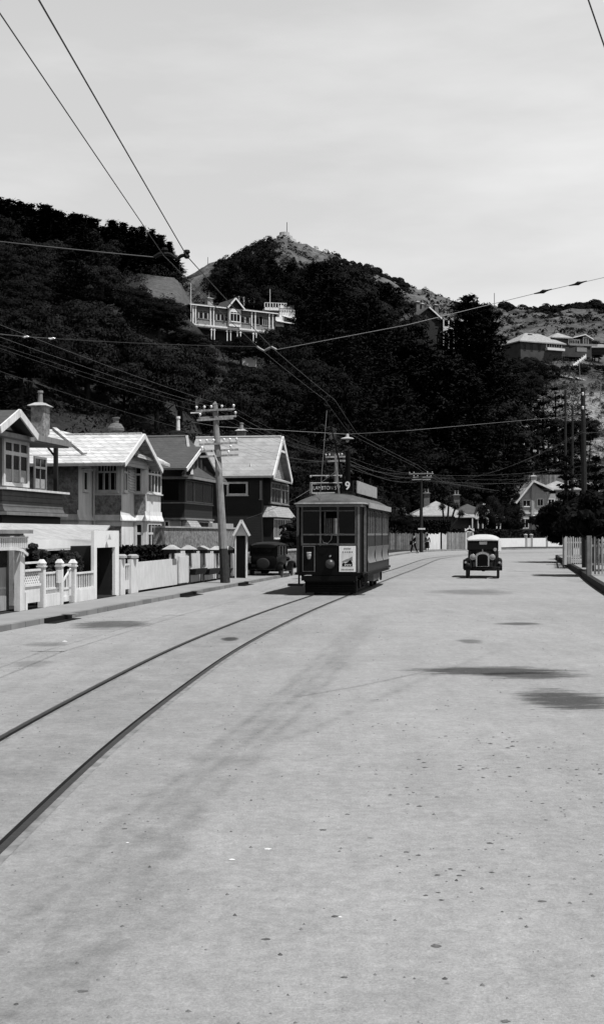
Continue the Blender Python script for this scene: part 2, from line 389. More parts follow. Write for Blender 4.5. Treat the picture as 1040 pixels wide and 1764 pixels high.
def make_road():
    NL, NW = 620, 150
    # parametrise by matched stations: closer near the camera
    a = resample(LK, 1500); b = resample(RK, 1500)
    ys = np.r_[np.linspace(-20, 3, 10), np.r_[np.linspace(4, 26, 220), np.linspace(26.12, 60, 210)], np.linspace(60.5, 100, 90)]
    la = np.interp(ys, a[:, 1], a[:, 0]); rb = np.interp(ys, b[:, 1], b[:, 0])
    pts = []; faces = []
    for i, y in enumerate(ys):
        for j in range(NW + 1): pts.append((la[i] + (rb[i] - la[i]) * j / NW, y, 0))
    for i in range(len(ys) - 1):
        for j in range(NW): k = i * (NW + 1) + j; faces.append((k, k + 1, k + NW + 2, k + NW + 1))
    # the bend beyond y=100
    k0 = (len(ys) - 1) * (NW + 1); L = [p for p in LK if p[1] > 100.5]; Rr = [p for p in RK if p[1] > 100.5]
    Lr = resample([(la[-1], 100)] + L, 60); Rr2 = resample([(rb[-1], 100)] + Rr, 60)
    st = len(pts)
    for i in range(1, 60):
        for j in range(NW + 1):
            q = j / NW; pts.append((Lr[i][0] + (Rr2[i][0] - Lr[i][0]) * q, Lr[i][1] + (Rr2[i][1] - Lr[i][1]) * q, 0))
    for i in range(59):
        r0 = k0 if i == 0 else st + (i - 1) * (NW + 1); r1 = st + i * (NW + 1)
        for j in range(NW): faces.append((r0 + j, r0 + j + 1, r1 + j + 1, r1 + j))
    me = bpy.data.meshes.new('road'); me.from_pydata(pts, [], faces)
    A = np.array(pts); w = np.zeros(len(pts))
    for line, wd, st_ in BANDS:
        d = seg_d(A[:, 0], A[:, 1], line); w = np.maximum(w, .40 * st_ * np.exp(-(d / wd) ** 2))
        # the band is made of narrower tyre streaks lying side by side
        sg = np.sign(np.interp(A[:, 1], [p[1] for p in sorted(line, key=lambda q: q[1])], [p[0] for p in sorted(line, key=lambda q: q[1])]) - A[:, 0]); sd = d * sg
        for k in range(3 if wd > .1 else 1):
            c_ = (k - 1) * wd * .75 if wd > .1 else 0; w = np.maximum(w, .8 * st_ * np.clip((28 - A[:, 1]) / 12, 0, 1) ** .5 * np.exp(-((sd - c_) / max(.035, wd * .22)) ** 2))
    d = seg_d(A[:, 0], A[:, 1], [p for p in TRK]); w = np.maximum(w, .34 * np.exp(-(d / .75) ** 4)); w = np.maximum(w, .16 * np.exp(-((d) / 1.9) ** 4))
    at = me.attributes.new('wear', 'FLOAT', 'POINT'); at.data.foreach_set('value', w.astype(np.float32))
    m, t, b, co = base('road_surface', .95, .12)
    wear = N(t, 'ShaderNodeAttribute', attribute_name='wear').outputs['Fac']
    n1 = noise(t, co, .22, 4, .55); n2 = noise(t, co, 2.3, 6, .65); n3 = noise(t, co, 60, 3, .7); n4 = noise(t, co, 11, 5, .7)
    x = rmap(t, n1, .3, .7, .285, .34)
    x = math_(t, 'MULTIPLY', x, rmap(t, n2, .25, .75, .86, 1.10))
    x = math_(t, 'MULTIPLY', x, rmap(t, noise(t, co, 1.1, 6, .7, (2.2, .3, 1)), .3, .7, .90, 1.07))
    x = math_(t, 'MULTIPLY', x, rmap(t, noise(t, co, 26, 3, .8), .3, .7, .90, 1.09))
    x = math_(t, 'MULTIPLY', x, rmap(t, n4, .3, .7, .82, 1.14))
    x = math_(t, 'MULTIPLY', x, rmap(t, n3, .25, .75, .78, 1.2))
    # tyre wear, broken up along its length
    ws = math_(t, 'MULTIPLY', wear, rmap(t, noise(t, co, 1.7, 5, .7), .3, .68, .25, 1.25), True)
    x = math_(t, 'MULTIPLY', x, math_(t, 'SUBTRACT', 1.0, math_(t, 'MULTIPLY', ws, .62)))
    sx = N(t, 'ShaderNodeSeparateXYZ'); t.links.new(co, sx.inputs[0])
    nzz = noise(t, co, 1.7, 9, .85, (.4, 1.6, 1))
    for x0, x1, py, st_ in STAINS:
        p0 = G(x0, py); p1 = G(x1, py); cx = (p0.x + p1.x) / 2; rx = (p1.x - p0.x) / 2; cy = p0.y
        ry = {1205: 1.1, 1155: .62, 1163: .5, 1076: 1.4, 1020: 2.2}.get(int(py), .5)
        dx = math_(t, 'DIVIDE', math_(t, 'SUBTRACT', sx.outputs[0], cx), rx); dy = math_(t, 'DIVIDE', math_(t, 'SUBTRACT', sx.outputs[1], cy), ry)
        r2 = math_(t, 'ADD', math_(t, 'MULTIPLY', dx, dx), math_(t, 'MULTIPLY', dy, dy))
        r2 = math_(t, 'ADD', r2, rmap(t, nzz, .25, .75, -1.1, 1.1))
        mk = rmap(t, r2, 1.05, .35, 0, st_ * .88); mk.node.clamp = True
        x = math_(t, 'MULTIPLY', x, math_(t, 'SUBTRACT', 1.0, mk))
    # small tar spots and pale chips
    vo = N(t, 'ShaderNodeTexVoronoi', i_Scale=1.9); t.links.new(co, vo.inputs[0])
    spot = rmap(t, math_(t, 'ADD', vo.outputs['Distance'], rmap(t, noise(t, co, 9, 3), .3, .7, 0, .05)), .075, .05, 0, .5); spot.node.clamp = True
    wn = N(t, 'ShaderNodeSeparateColor'); t.links.new(vo.outputs['Color'], wn.inputs[0])
    keep = math_(t, 'GREATER_THAN', wn.outputs[0], .72)
    x = math_(t, 'MULTIPLY', x, math_(t, 'SUBTRACT', 1.0, math_(t, 'MULTIPLY', spot, keep)))
    vo2 = N(t, 'ShaderNodeTexVoronoi', i_Scale=9.0); t.links.new(co, vo2.inputs[0]); w2 = N(t, 'ShaderNodeSeparateColor'); t.links.new(vo2.outputs['Color'], w2.inputs[0])
    sp2 = rmap(t, vo2.outputs['Distance'], .14, .08, 0, .4); sp2.node.clamp = True
    clus = rmap(t, noise(t, co, .5, 2), .52, .62, 0, 1); clus.node.clamp = True
    x = math_(t, 'MULTIPLY', x, math_(t, 'SUBTRACT', 1.0, math_(t, 'MULTIPLY', math_(t, 'MULTIPLY', sp2, clus), math_(t, 'GREATER_THAN', w2.outputs[0], .7))))
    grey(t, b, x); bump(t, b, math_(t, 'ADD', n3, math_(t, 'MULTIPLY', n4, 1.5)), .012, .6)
    me.materials.append(m)
    o = bpy.data.objects.new('road', me); COL.objects.link(o); tag(o, kind='structure')
make_road()
# great ground sheet, just below everything
g = MB(); g.v = [Vector(p) for p in ((-3000, -400, -.06), (3000, -400, -.06), (3000, 4000, -.06), (-3000, 4000, -.06))]; g.f = [(0, 1, 2, 3)]
tag(g.build('ground', 'yard', recalc=False), kind='structure')
def path(line, name, sgn, width, top, kw=.16, mk='kerb'):
    """kerb stones and the footpath behind them"""
    k = offset(line, sgn * kw); e = offset(line, sgn * width)
    mb = MB(); n = len(line)
    mb.v = [Vector((p[0], p[1], -.05)) for p in line] + [Vector((p[0], p[1], top)) for p in line] + [Vector((p[0], p[1], top)) for p in k] + [Vector((p[0], p[1], -.05)) for p in k]
    for i in range(n - 1):
        for a in range(3): mb.f.append((a * n + i, a * n + i + 1, (a + 1) * n + i + 1, (a + 1) * n + i))
    tag(mb.build(name + '_kerb', mk), kind='structure')
    tag(strip(name + '_footpath', k, e, top - .012, top - .012, 'path'), kind='structure')
path(LK, 'left', 1, 1.55, .12)
path(RK, 'right', -1, 1.7, .27, .2, 'kerbshade')
yl = offset(LK, 1.55)
tag(strip('left_yards', yl, [(p[0] - 14, p[1] + 2) for p in yl], .10, .16, 'yard'), kind='structure')
yr = offset(RK, -1.7)
yrs = [p for p in yr if p[1] < 100]
tag(strip('right_yards', yrs, [(p[0] + 40, p[1] - 3) for p in yrs], .25, .3, 'yard'), kind='structure')

# culvert slots under the left kerb
def culvert(s0, s1, lab):
    m = MB(ST); m.box(s0, s1, -.26, -.004, .004, .012); m.box(s0, s1, -.03, .02, .011, .115)
    r = m.build('gutter_opening', 'groove'); tag(r, lab, 'gutter opening')
    MB(ST).box(s1 - .5, s1 - .3, -.30, .05, .118, .14).build('plank', 'dull', r)
culvert(-4.3, -2.6, 'dark gutter opening with crossing planks in the kerb before the garage fence')
culvert(7.2, 9.2, 'dark gutter opening with two pale planks in the kerb by the boarded fence')
culvert(15.6, 17.4, 'small dark gutter opening in the kerb near the leaning pole')

# rails
TR = np.array(TRK)
def rail(off, lab):
    l = offset(TRK, off); sg = 1 if off > 0 else -1
    m = MB(); n = len(l)
    def ribbon(a, b, z):
        A = offset(TRK, a); B = offset(TRK, b); k = len(m.v)
        m.v += [Vector((p[0], p[1], z)) for p in A] + [Vector((p[0], p[1], z)) for p in B]; m.f += [(k + i, k + i + 1, k + n + i + 1, k + n + i) for i in range(n - 1)]
    ribbon(off - .027, off + .027, .010)
    r = m.build('tram_rail', 'steel', recalc=False); tag(r, lab, 'tram rail')
    m = MB(); ribbon(off - sg * .065, off - sg * .027, .006); m.build('groove', 'groove', r, recalc=False)
    m = MB(); ribbon(off - .09, off + .05, .003); m.build('edging', 'railtar', r, recalc=False)
rail(.585, 'left rail of the curving tram track, nearer the houses'); rail(-.585, 'right rail of the curving tram track, nearer mid road')
# ------------------------------------------------------------------ lettering
def text(root, fr, s, size, x, y, z, m, name='lettering', sx=1.0, ex=.004):
    """flat raised letters facing local -x (towards the viewer), centred at (x, y, z)"""
    c = bpy.data.curves.new(name, 'FONT'); c.body = s; c.size = size; c.align_x = 'CENTER'; c.align_y = 'CENTER'; c.extrude = ex; c.offset = -size * .012 if len(s) > 1 else size * .02
    tmp = bpy.data.objects.new(name, c); COL.objects.link(tmp)
    bpy.context.view_layer.update()
    me = bpy.data.meshes.new_from_object(tmp.evaluated_get(bpy.context.evaluated_depsgraph_get())); bpy.data.objects.remove(tmp)
    p = root
    while p.parent: p = p.parent
    rt = -fr.l
    for v in me.vertices:
        q = fr((x, y, z)) + rt * (v.co.x * sx) + Vector((0, 0, v.co.y)) - fr.u * v.co.z
        v.co = q - p.location
    me.materials.clear(); me.materials.append(M[m]); o = bpy.data.objects.new(name, me); COL.objects.link(o); o.parent = root; return o

# ------------------------------------------------------------------ the tram
TF = Fr(.87, 40.0, 9.2)
def make_tram():
    f = TF; L = 9.7; w = 1.08
    T = thing('tram', 'dark single-deck tram with number 9 and destination board on the curving track', 'tram', f((L / 2, 0, 0)))
    # body: front vestibule, saloon, rear vestibule. Solid waist, open window band with posts and a dark inside
    m = MB(f)
    m.box(0, .06, -.86, .9, .72, 1.66); m.box(.02, .08, -.84, .88, 1.70, 1.93)                  # dash
    for s in (-1, 1):                                                                # rounded dash corners
        pts = [(0, s * .86), (.10, s * 1.0), (.26, s * 1.06), (.30, s * 1.06), (.30, s * 1.0), (.14, s * .94), (.06, s * .86)]
        if s > 0: m.prism([(x, y, .72) for x, y in pts], (0, 0, 1.22))
        else: m.prism([(x, y, .72) for x, y in pts[:3] + pts[4:]], (0, 0, 2.2))
    m.build('dash_panel', 'tram', T)
    m = MB(f); m.box(-.03, L, -w - .03, w + .03, .66, .74); m.build('floor_sill', 'tram', T)
    m = MB(f)
    for s in (-1, 1):                                                                # saloon sides: waist panel
        m.box(1.05, L - 1.0, s * w - .03, s * w + .03, 1.54, 1.92); m.box(1.05, L - 1.0, s * w - .06, s * w + .035, .745, 1.04)
        if s > 0: m.box(.3, 1.05, s * w - .03, s * w + .03, .74, 1.92)
    m.box(L - .08, L, -.9, .9, .72, 1.92)
    m.build('waist_panel', 'tramwaist', T)
    # concave rocker panels in bays, right and left
    for s in (-1, 1):
        nb = 3; x0, x1 = 1.1, L - 1.05; bw = (x1 - x0) / nb
        for i in range(nb):
            a = x0 + i * bw + .11; b = x0 + (i + 1) * bw - .11; prof = []
            for k in range(9):
                q = k / 8; z = 1.56 - .54 * q; d = .05 - .085 * math.sin(math.pi * q * .62) + .09 * q ** 3
                prof.append((s * (w + .03 + d), z))
            r0 = [(a, y, z) for y, z in prof] + [(a, s * (w - .16), 1.02), (a, s * (w - .16), 1.56)]
            r1 = [(b, y, z) for y, z in prof] + [(b, s * (w - .16), 1.02), (b, s * (w - .16), 1.56)]
            MB(f).loft([r0, r1]).build('rocker_panel', 'tramlow', T)
    m = MB(f); m.box(1.0, L - .95, -w - .07, -w + .06, .60, .655); m.box(1.0, L - .95, w - .06, w + .07, .60, .655); m.build('side_step_board', 'iron', T)
    # posts and rails of the window band
    m = MB(f); t = .04
    t = .027
    for y in (-.86, -.285, .285, .88): m.box(-.01, .06, y - t, y + t, 1.60, 2.95)
    m.box(-.02, .05, -.86, .88, 1.94, 1.99); m.box(-.02, .05, -.86, .88, 2.71, 2.75); m.box(-.02, .05, -.9, .9, 1.63, 1.68)
    m.box(.02, .08, .12, .16, 2.0, 2.70)
    m.build('windscreen_frame', 'tramlight', T)
    for q in ((.02, .12, -.985, -.91, .74, 2.95), (.84, .90, -w - .02, -w + .05, .74, 2.95), (1.0, 1.1, -w - .02, -w + .06, .74, 2.95), (.26, .34, w - .06, w + .02, 1.9, 2.95)): MB(f).box(*q).build('door_post', 'tramtrim', T)
    m.build('door_post', 'tramtrim', T)
    m = MB(f)
    for s in (-1, 1):
        nb = 3; x0, x1 = 1.1, L - 1.05; bw = (x1 - x0) / nb
        for i in range(nb + 1):
            x = x0 + i * bw; m.box(x - .10, x + .10, s * w - .04, s * w + .045, .76, 2.9)
        m.box(x0 + .02, x1 - .02, s * w - .035, s * w + .05, 2.78, 2.9); 
    m.build('side_frame', 'tram', T)
    for s in (-1, 1):
        for i in range(3):
            a = 1.1 + i * (L - 2.15) / 3 + .12; b = a + (L - 2.15) / 3 - .24
            m = MB(f)
            m.box(a, b, s * w - .03, s * w + .03, 1.93, 2.0)
            for k in range(5):
                x = a + (b - a) * k / 4; m.box(x - .035, x + .035, s * w - .03, s * w + .05, 2.0, 2.76)
            wn = m.build('window', 'tramtrim', T)
            g = MB(f); g.box(a, b, s * w - .012, s * w + .002, 2.0, 2.76); g.build('pane', 'glass', wn)
    m = MB(f)
    for y0, y1 in ((-.82, -.33), (.33, .84)): m.box(.015, .03, y0, y1, 2.0, 2.70)
    for y0, y1 in ((-.82, -.33), (-.24, .24), (.33, .84)): m.box(.012, .028, y0, y1, 2.76, 2.92)
    m.box(.3, .9, w - .02, w, 1.95, 2.9)
    m.build('windscreen', 'glass', T)
    m = MB(f); m.box(1.02, 1.05, -w + .05, -.35, .75, 2.9); m.box(1.02, 1.05, .3, w - .05, .75, 2.9); m.box(1.02, 1.05, -.35, .3, 2.5, 2.9); m.build('bulkhead', 'tram', T)
    m = MB(f)
    for x in (2.4, 3.9, 5.4, 6.9):
        for y in (-.6, .6): m.box(x, x + .1, y - .4, y + .4, 1.0, 1.85); m.box(x - .3, x + .3, y - .4, y + .4, 1.0, 1.12)
    m.box(1.1, L - .2, -w + .08, w - .08, .75, .8)
    m.build('saloon_seats', 'tram', T)
    m = MB(f); m.box(.25, .5, .1, .5, .75, 1.6); m.tube([(.3, .3, 1.6), (.3, .3, 1.8)], .03); m.bar((.3, .15, 1.8), (.3, .35, 1.83), .03); m.build('controller', 'iron', T)
    # roof: shallow dome with rounded vestibule ends
    rings = []
    for x, wy, zc in ((-.18, .80, 3.02), (-.12, .98, 3.10), (.05, 1.1, 3.18), (.35, 1.16, 3.26), (.9, 1.18, 3.32), (1.4, 1.18, 3.34), (L - 1.4, 1.18, 3.34), (L - .4, 1.17, 3.27), (L + .02, 1.05, 3.15), (L + .15, .8, 3.03)):
        r = []
        for k in range(13):
            q = -1 + 2 * k / 12; r.append((x, q * wy, 2.985 + (zc - 2.985) * (1 - abs(q) ** 2.6)))
        r += [(x, wy, 2.93), (x, -wy, 2.93)]
        rings.append(r)
    MB(f).loft(rings).build('roof', 'tramroof', T, smooth=True)
    m = MB(f); m.box(-.03, 1.0, -w, w, 2.86, 2.935); m.box(1.0, L - .05, -w - .02, w + .02, 2.86, 2.935); m.build('cant_rail', 'tramtrim', T)
    m = MB(f); m.box(1.0, L - .9, -1.215, -1.17, 2.84, 3.02); m.box(1.0, L - .9, 1.17, 1.215, 2.84, 3.02); m.build('fascia_board', 'tramlight', T)
    # destination board, number box, rack, side advertisement board
    m = MB(f); m.box(.75, .88, -.30, .66, 3.36, 3.62); d = m.build('destination_board', 'black', T)
    text(d, f, 'LAMBTON S', .17, .744, .25, 3.49, 'white', sx=.84); text(d, f, 'TN', .10, .744, -.20, 3.535, 'white', sx=.85)
    m = MB(f); m.box(.72, 1.1, -.68, -.345, 3.37, 3.73); d = m.build('number_box', 'black', T)
    text(d, f, '9', .37, .714, -.51, 3.55, 'white', sx=.95)
    m = MB(f)
    for z in (3.66, 3.90): m.tube([(.78, -.32, z), (.78, .74, z)], .022)
    for y in (.72, .2, -.28): m.lathe((.78, y, 3.84), (0, 0, 1), [(0, .03), (.04, .04), (.08, .03)], 8)
    m.build('roof_rack', 'tramlight', T); m = MB(f)
    for y in (.72, -.28): m.bar((.8, y, 3.30), (.8, y, 3.90), .025)
    m.build('rack_stay', 'iron', T)
    m = MB(f); m.box(1.12, 7.4, -.80, -.76, 3.33, 3.74); m.box(1.12, 7.4, .76, .80, 3.33, 3.70)
    m.build('advertising_board', 'tramlight', T)
    m = MB(f)
    for x in (1.3, 3.4, 5.6): m.bar((x, -.78, 3.25), (x, -.5, 3.6), .03); m.bar((x, -.78, 3.2), (x, -.78, 3.5), .04)
    m.build('board_bracket', 'iron', T)
    # trolley pole up to the wire, its stand and rope
    m = MB(f); m.box(3.6, 4.6, -.3, .3, 3.33, 3.50); m.lathe((4.1, 0, 3.50), (0, 0, 1), [(0, .16), (.12, .12), (.2, .06)], 10); m.build('trolley_base', 'iron', T)
    p = MB(f).tube([(4.1, 0, 3.62), (.95, .2, 6.1)], [.035, .018]).build('trolley_pole', 'iron', T)
    MB(f).lathe((.93, .14, 6.2), (0, 1, 0), [(0, .05), (.04, .04), (.1, .05)], 10).build('trolley_wheel', 'iron', p)
    m = MB(f); m.bar((.55, -.28, 3.05), (.7, -.1, 4.6), .05); m.build('upright_pole', 'tramtrim', T)
    ty = .28; pts = [(-.10, ty, 6.05 - .0), (-.14, ty, 3.1), (-.10, ty, 2.2), (-.08, ty - .03, 1.85), (-.08, ty - .12, 1.70), (-.08, ty - .25, 1.68), (-.08, ty - .36, 1.80), (-.06, ty - .38, 1.95)]
    pts[0] = (.9, .2, 6.05); MB(f).tube(pts, .009, 5).build('trolley_rope', 'wirelight', T)
    # headlamp, coupling lamp bracket, posters
    m = MB(f); m.lathe((0, -.05, 1.02), (-1, 0, 0), [(0, .10), (.06, .16), (.14, .17), (.18, .165)], 20); h = m.build('headlamp', 'iron', T, smooth=True)
    MB(f).lathe((-.18, -.05, 1.02), (-1, 0, 0), [(0, .15), (.05, .12), (.09, .05)], 20).build('lens', 'headglass', h, smooth=True)
    MB(f).lathe((-.0, -.05, 1.27), (-1, 0, 0), [(0, .04), (.08, .05), (.12, .03)], 10).build('step_knob', 'chrome', T)
    m = MB(f); m.box(-.025, .0, -.865, -.33, .77, 1.60); p1 = m.build('poster', 'whitewash', T); tag(p1, 'white poster with a landscape picture and lettering')
    m = MB(f); m.box(-.030, -.0255, -.77, -.42, .94, 1.38); pic = m.build('picture', 'cream', p1)
    m = MB(f); m.slab([(-.034, -.76, .955), (-.034, -.43, .955)], .001) if False else None
    MB(f).add([(-.033, -.43, .95), (-.033, -.76, .95), (-.033, -.76, 1.06), (-.033, -.69, 1.16), (-.033, -.62, 1.09), (-.033, -.53, 1.04), (-.033, -.47, 1.07), (-.033, -.43, 1.03)], [tuple(range(8))]).build('foreground', 'black', pic)
    MB(f).add([(-.0325, -.43, 1.07), (-.0325, -.76, 1.12), (-.0325, -.76, 1.27), (-.0325, -.66, 1.20), (-.0325, -.55, 1.17), (-.0325, -.43, 1.11)], [tuple(range(6))]).build('hill_shape', 'dull', pic)
    m = MB(f)
    for y in (-.50, -.58, -.66): m.box(-.036, -.0335, y - .05, y - .01, .965, .985)
    m.box(-.036, -.0335, -.72, -.5, 1.0, 1.012); m.build('highlight', 'whitewash', pic)
    for y in (-.45, -.52, -.58, -.64, -.69, -.745):
        MB(f).box(-.0335, -.0305, y - .017, y + .010, 1.385, 1.425).build('letter', 'iron', p1)
    m = MB(f)
    for k in range(9): m.box(-.0295, -.0255, -.40 - k * .045 - .03, -.40 - k * .045, .82, .87)
    for k in range(6): m.box(-.0295, -.0255, -.48 - k * .04 - .026, -.48 - k * .04, 1.48 + .01 * (k % 2), 1.54)
    m.build('small_print', 'dull', p1)
    m = MB(f); m.box(-.02, -.0, .46, .86, .77, 1.60); p2 = m.build('poster', 'tramtrim', T); tag(p2, 'dark framed poster with a pale jug')
    MB(f).box(-.026, -.0205, .48, .84, .79, 1.58).build('field', 'black', p2)
    MB(f).lathe((-.024, .65, 1.17), (0, 0, 1), [(0, .04), (.02, .05), (.12, .075), (.19, .07), (.2, .085), (.23, .075)], 12).build('jug', 'concrete', p2)
    # bumper, lifeguard tray, underframe
    m = MB(f); m.box(-.14, .0, -.9, .88, .48, .64); m.box(-.10, .02, -.82, .8, .44, .48); m.build('bumper', 'tram', T)
    m = MB(f); m.box(-.06, .03, .95, 1.0, .36, .66); m.box(-.18, .1, .86, 1.32, .30, .38); m.build('step', 'iron', T); m = MB(f); m.box(.34, .86, -1.22, -1.0, .34, .40); m.box(.34, .4, -1.15, -1.1, .4, .7); m.box(.8, .86, -1.15, -1.1, .4, .7); m.build('step', 'iron', T)
    m = MB(f)
    for z in (.10, .17, .24, .31): m.box(.25, .29, -.80, .80, z - .02, z + .02)
    for y in (-.8, 0, .8): m.box(.29, .33, y - .02, y + .02, .06, .5)
    m.build('lifeguard', 'iron', T); m = MB(f); m.box(.36, .7, -.84, .84, .09, .62); m.build('dark_backing', 'iron', T)  # dark box added behind the lifeguard to block light between its slats
    MB(f).tube([(.5, -1.19, 2.96), (.25, -1.16, 2.965), (.02, -1.11, 2.965), (-.12, -.98, 2.965), (-.19, -.8, 2.965), (-.19, .8, 2.965), (-.12, .98, 2.965), (.02, 1.11, 2.965), (.25, 1.16, 2.965)], .024, 6).build('eave_moulding', 'tramlight', T)
    m = MB(f); m.box(.35, L - .3, -.62, .62, .42, .66); m.box(4.2, 5.7, -1.0, -.66, .30, .62); m.box(4.3, 5.6, .66, 1.0, .30, .62); m.build('underframe', 'iron', T)
    for k, (x0, n) in enumerate(((3.6, 0), (4.9, 0))):
        m = MB(f); m.box(x0, x0 + .9, -1.06, -.70, .34, .58)
        for q in range(5): m.box(x0 + .08 + q * .18, x0 + .14 + q * .18, -1.075, -1.06, .36, .56)
        m.build('resistance_box', 'tramtrim', T)
    for xc in (1.9, 7.9):
        m = MB(f); m.box(xc - .9, xc + .9, -.80, -.72, .30, .48); m.box(xc - .9, xc + .9, .72, .80, .30, .48); m.box(xc - .15, xc + .15, -.8, .8, .30, .5)
        for x in (xc - .65, xc + .65): m.box(x - .13, x + .13, -.86, -.80, .20, .46)
        for x in (xc - .3, xc + .3): m.lathe((x, -.84, .3), (0, 0, 1), [(0, .07), (.22, .07)], 8)
        b = m.build('bogie', 'iron', T)
        for x in (xc - .65, xc + .65):
            for y in (-.6, .6): MB(f).lathe((x, y - .05, .36), (0, 1, 0), [(0, .34), (.03, .35), (.08, .35), (.085, .38), (.1, .38)], 20).build('wheel', 'iron', b)
make_tram()

# ------------------------------------------------------------------ 1920s cars. local x back along the car from the radiator, y to its left-hand side of the picture
def wheel(parent, f, x, y, r=.37, wd=.12, name='wheel', spare=False):
    ax = (1, 0, 0) if spare else (0, 1, 0); c = (x - wd / 2, y, r) if spare else (x, y - wd / 2, r)
    if spare: c = (x, y, .78)
    w = MB(f).lathe(Vector(c), ax, [(0, r * .78), (.01, r * .93), (wd * .3, r), (wd * .7, r), (wd - .01, r * .93), (wd, r * .78)], 24).build(name, 'rubber', parent, smooth=True)
    h = MB(f); ctr = Vector(c) + Vector(ax) * wd * .5
    h.lathe(Vector(c) + Vector(ax) * wd * .05, ax, [(0, r * .20), (wd * .9, r * .2)], 14)
    a2 = Vector((0, 0, 1)); b2 = Vector(ax).cross(a2)
    for k in range(10):
        q = 2 * math.pi * k / 10; d = a2 * math.cos(q) + b2 * math.sin(q); h.bar(ctr + d * r * .15, ctr + d * r * .8, .028)
    h.build('spokes', 'dull', w); return w
def fender(parent, f, xc, y0, y1, r, a0, a1, tail=None, name='fender'):
    """curved mudguard from angle a0 to a1 over the wheel"""
    m = MB(f); ri = []
    for k in range(11):
        q = R(a0 + (a1 - a0) * k / 10); x = xc - math.cos(q) * r; z = .37 + math.sin(q) * r
        ri.append([(x, y0, z - .05), (x, y0, z), (x, (y0 + y1) / 2, z + .05), (x, y1, z), (x, y1, z - .05), (x, (y0 + y1) / 2, z + .02)])
    if tail: ri.append([(tail[0], y, tail[1] + dz) for y, dz in ((y0, -.03), (y0, 0), ((y0 + y1) / 2, .01), (y1, 0), (y1, -.03), ((y0 + y1) / 2, -.015))])
    m.loft(ri).build(name, 'black', parent, smooth=True)
def make_car(name, label, f, kw=1.0):
    T = thing(name, label, 'car', f((1.9, 0, 0)))
    def ring(x, w0, w1, z0, z1, ch=.12):
        return [(x, -w0, z0), (x, -w1, z0 + (z1 - z0) * .55), (x, -w1 + ch * .15, z1 - ch), (x, -w1 + ch, z1), (x, w1 - ch, z1), (x, w1 - ch * .15, z1 - ch), (x, w1, z0 + (z1 - z0) * .55), (x, w0, z0)]
    MB(f).loft([ring(.10, .30, .30, .50, 1.12, .14), ring(.6, .34, .36, .48, 1.16, .15), ring(1.25, .46, .50, .46, 1.22, .16)]).build('bonnet', 'black', T, smooth=True)
    m = MB(f)
    for s in (-1, 1):
        for k in range(9): m.box(.45 + k * .07, .47 + k * .07, s * .385 - .01 + (k * .006) * s, s * .385 + .01 + (k * .006) * s, .72, 1.0)
    m.build('louvre', 'iron', T)
    B = MB(f).loft([ring(1.25, .50, .54, .42, 1.24, .08), ring(1.7, .62, .68, .42, 1.26, .06), ring(3.2, .62, .70, .42, 1.26, .06), ring(3.75, .52, .62, .46, 1.22, .1), ring(3.82, .45, .52, .55, 1.12, .1)]).build('body', 'black', T, smooth=True)
    m = MB(f)
    # cabin pillars and sides
    for s in (-1, 1):
        for x in (1.42, 2.1, 2.85): m.box(x, x + .07, s * .66 - .03, s * .66 + .03, 1.24, 1.78)
        m.box(3.35, 3.78, s * .62 - .03, s * .62 + .03, 1.20, 1.76); m.box(1.45, 3.6, s * .66 - .03, s * .66 + .03, 1.72, 1.80)
    m.box(3.70, 3.78, -.6, .6, 1.18, 1.42); m.box(3.70, 3.78, -.6, .6, 1.64, 1.76); m.box(3.70, 3.78, -.6, -.38, 1.42, 1.64); m.box(3.70, 3.78, .38, .6, 1.42, 1.64)
    m.build('cabin_frame', 'black', T)
    m = MB(f)
    for s in (-1, 1): m.box(1.5, 3.35, s * .65 - .008, s * .65 + .008, 1.24, 1.74)
    m.build('side_window', 'glass', T)
    MB(f).box(3.735, 3.75, -.38, .38, 1.42, 1.64).build('rear_window', 'glass', T)
    MB(f).hexa([(1.36, -.63, 1.24), (1.36, .63, 1.24), (1.37, .63, 1.24), (1.37, -.63, 1.24), (1.44, -.63, 1.70), (1.44, .63, 1.70), (1.45, .63, 1.70), (1.45, -.63, 1.70)]).build('windscreen', 'glass', T)
    m = MB(f); m.bar((1.34, -.65, 1.24), (1.42, -.65, 1.74), .04); m.bar((1.34, .65, 1.24), (1.42, .65, 1.74), .04); m.bar((1.34, -.65, 1.25), (1.34, .65, 1.25), .04); m.bar((1.42, -.65, 1.72), (1.42, .65, 1.72), .05); m.build('windscreen_frame', 'black', T)
    pale = name == 'saloon_car'
    rf = [[(x, q * w, z + (zt - z) * (1 - abs(q) ** 3)) for q in [k / 5 - 1 for k in range(11)]] + [(x, w, z - .03), (x, -w, z - .03)] for x, w, z, zt in
          ((1.18, .66, 1.70, 1.73), (1.3, .72, 1.75, 1.85), (1.7, .73, 1.79, 1.93), (2.6, .73, 1.80, 1.96), (3.4, .70, 1.78, 1.93), (3.78, .62, 1.73, 1.83), (3.84, .5, 1.66, 1.7))]
    MB(f).loft(rf).build('roof', 'roofcloth' if pale else 'black', T, smooth=True)
    # radiator
    def arch(x, w, z0, z1, n=9):
        return [(x, -w, z0), (x, -w, z1 - w * .55)] + [(x, -w * math.cos(R(k * 180 / n)), z1 - w * .55 + w * .55 * math.sin(R(k * 180 / n))) for k in range(1, n)] + [(x, w, z1 - w * .55), (x, w, z0)]
    r = MB(f).loft([arch(.02, .29, .50, 1.17), arch(.12, .31, .50, 1.19)]).build('radiator_shell', 'chrome', T)
    MB(f).loft([arch(.012, .235, .55, 1.09), arch(.06, .235, .55, 1.09)]).build('grille', 'black', r)
    MB(f).lathe((.07, 0, 1.18), (0, 0, 1), [(0, .03), (.04, .035), (.06, .015), (.12, .01)], 10).build('radiator_cap', 'chrome', T)
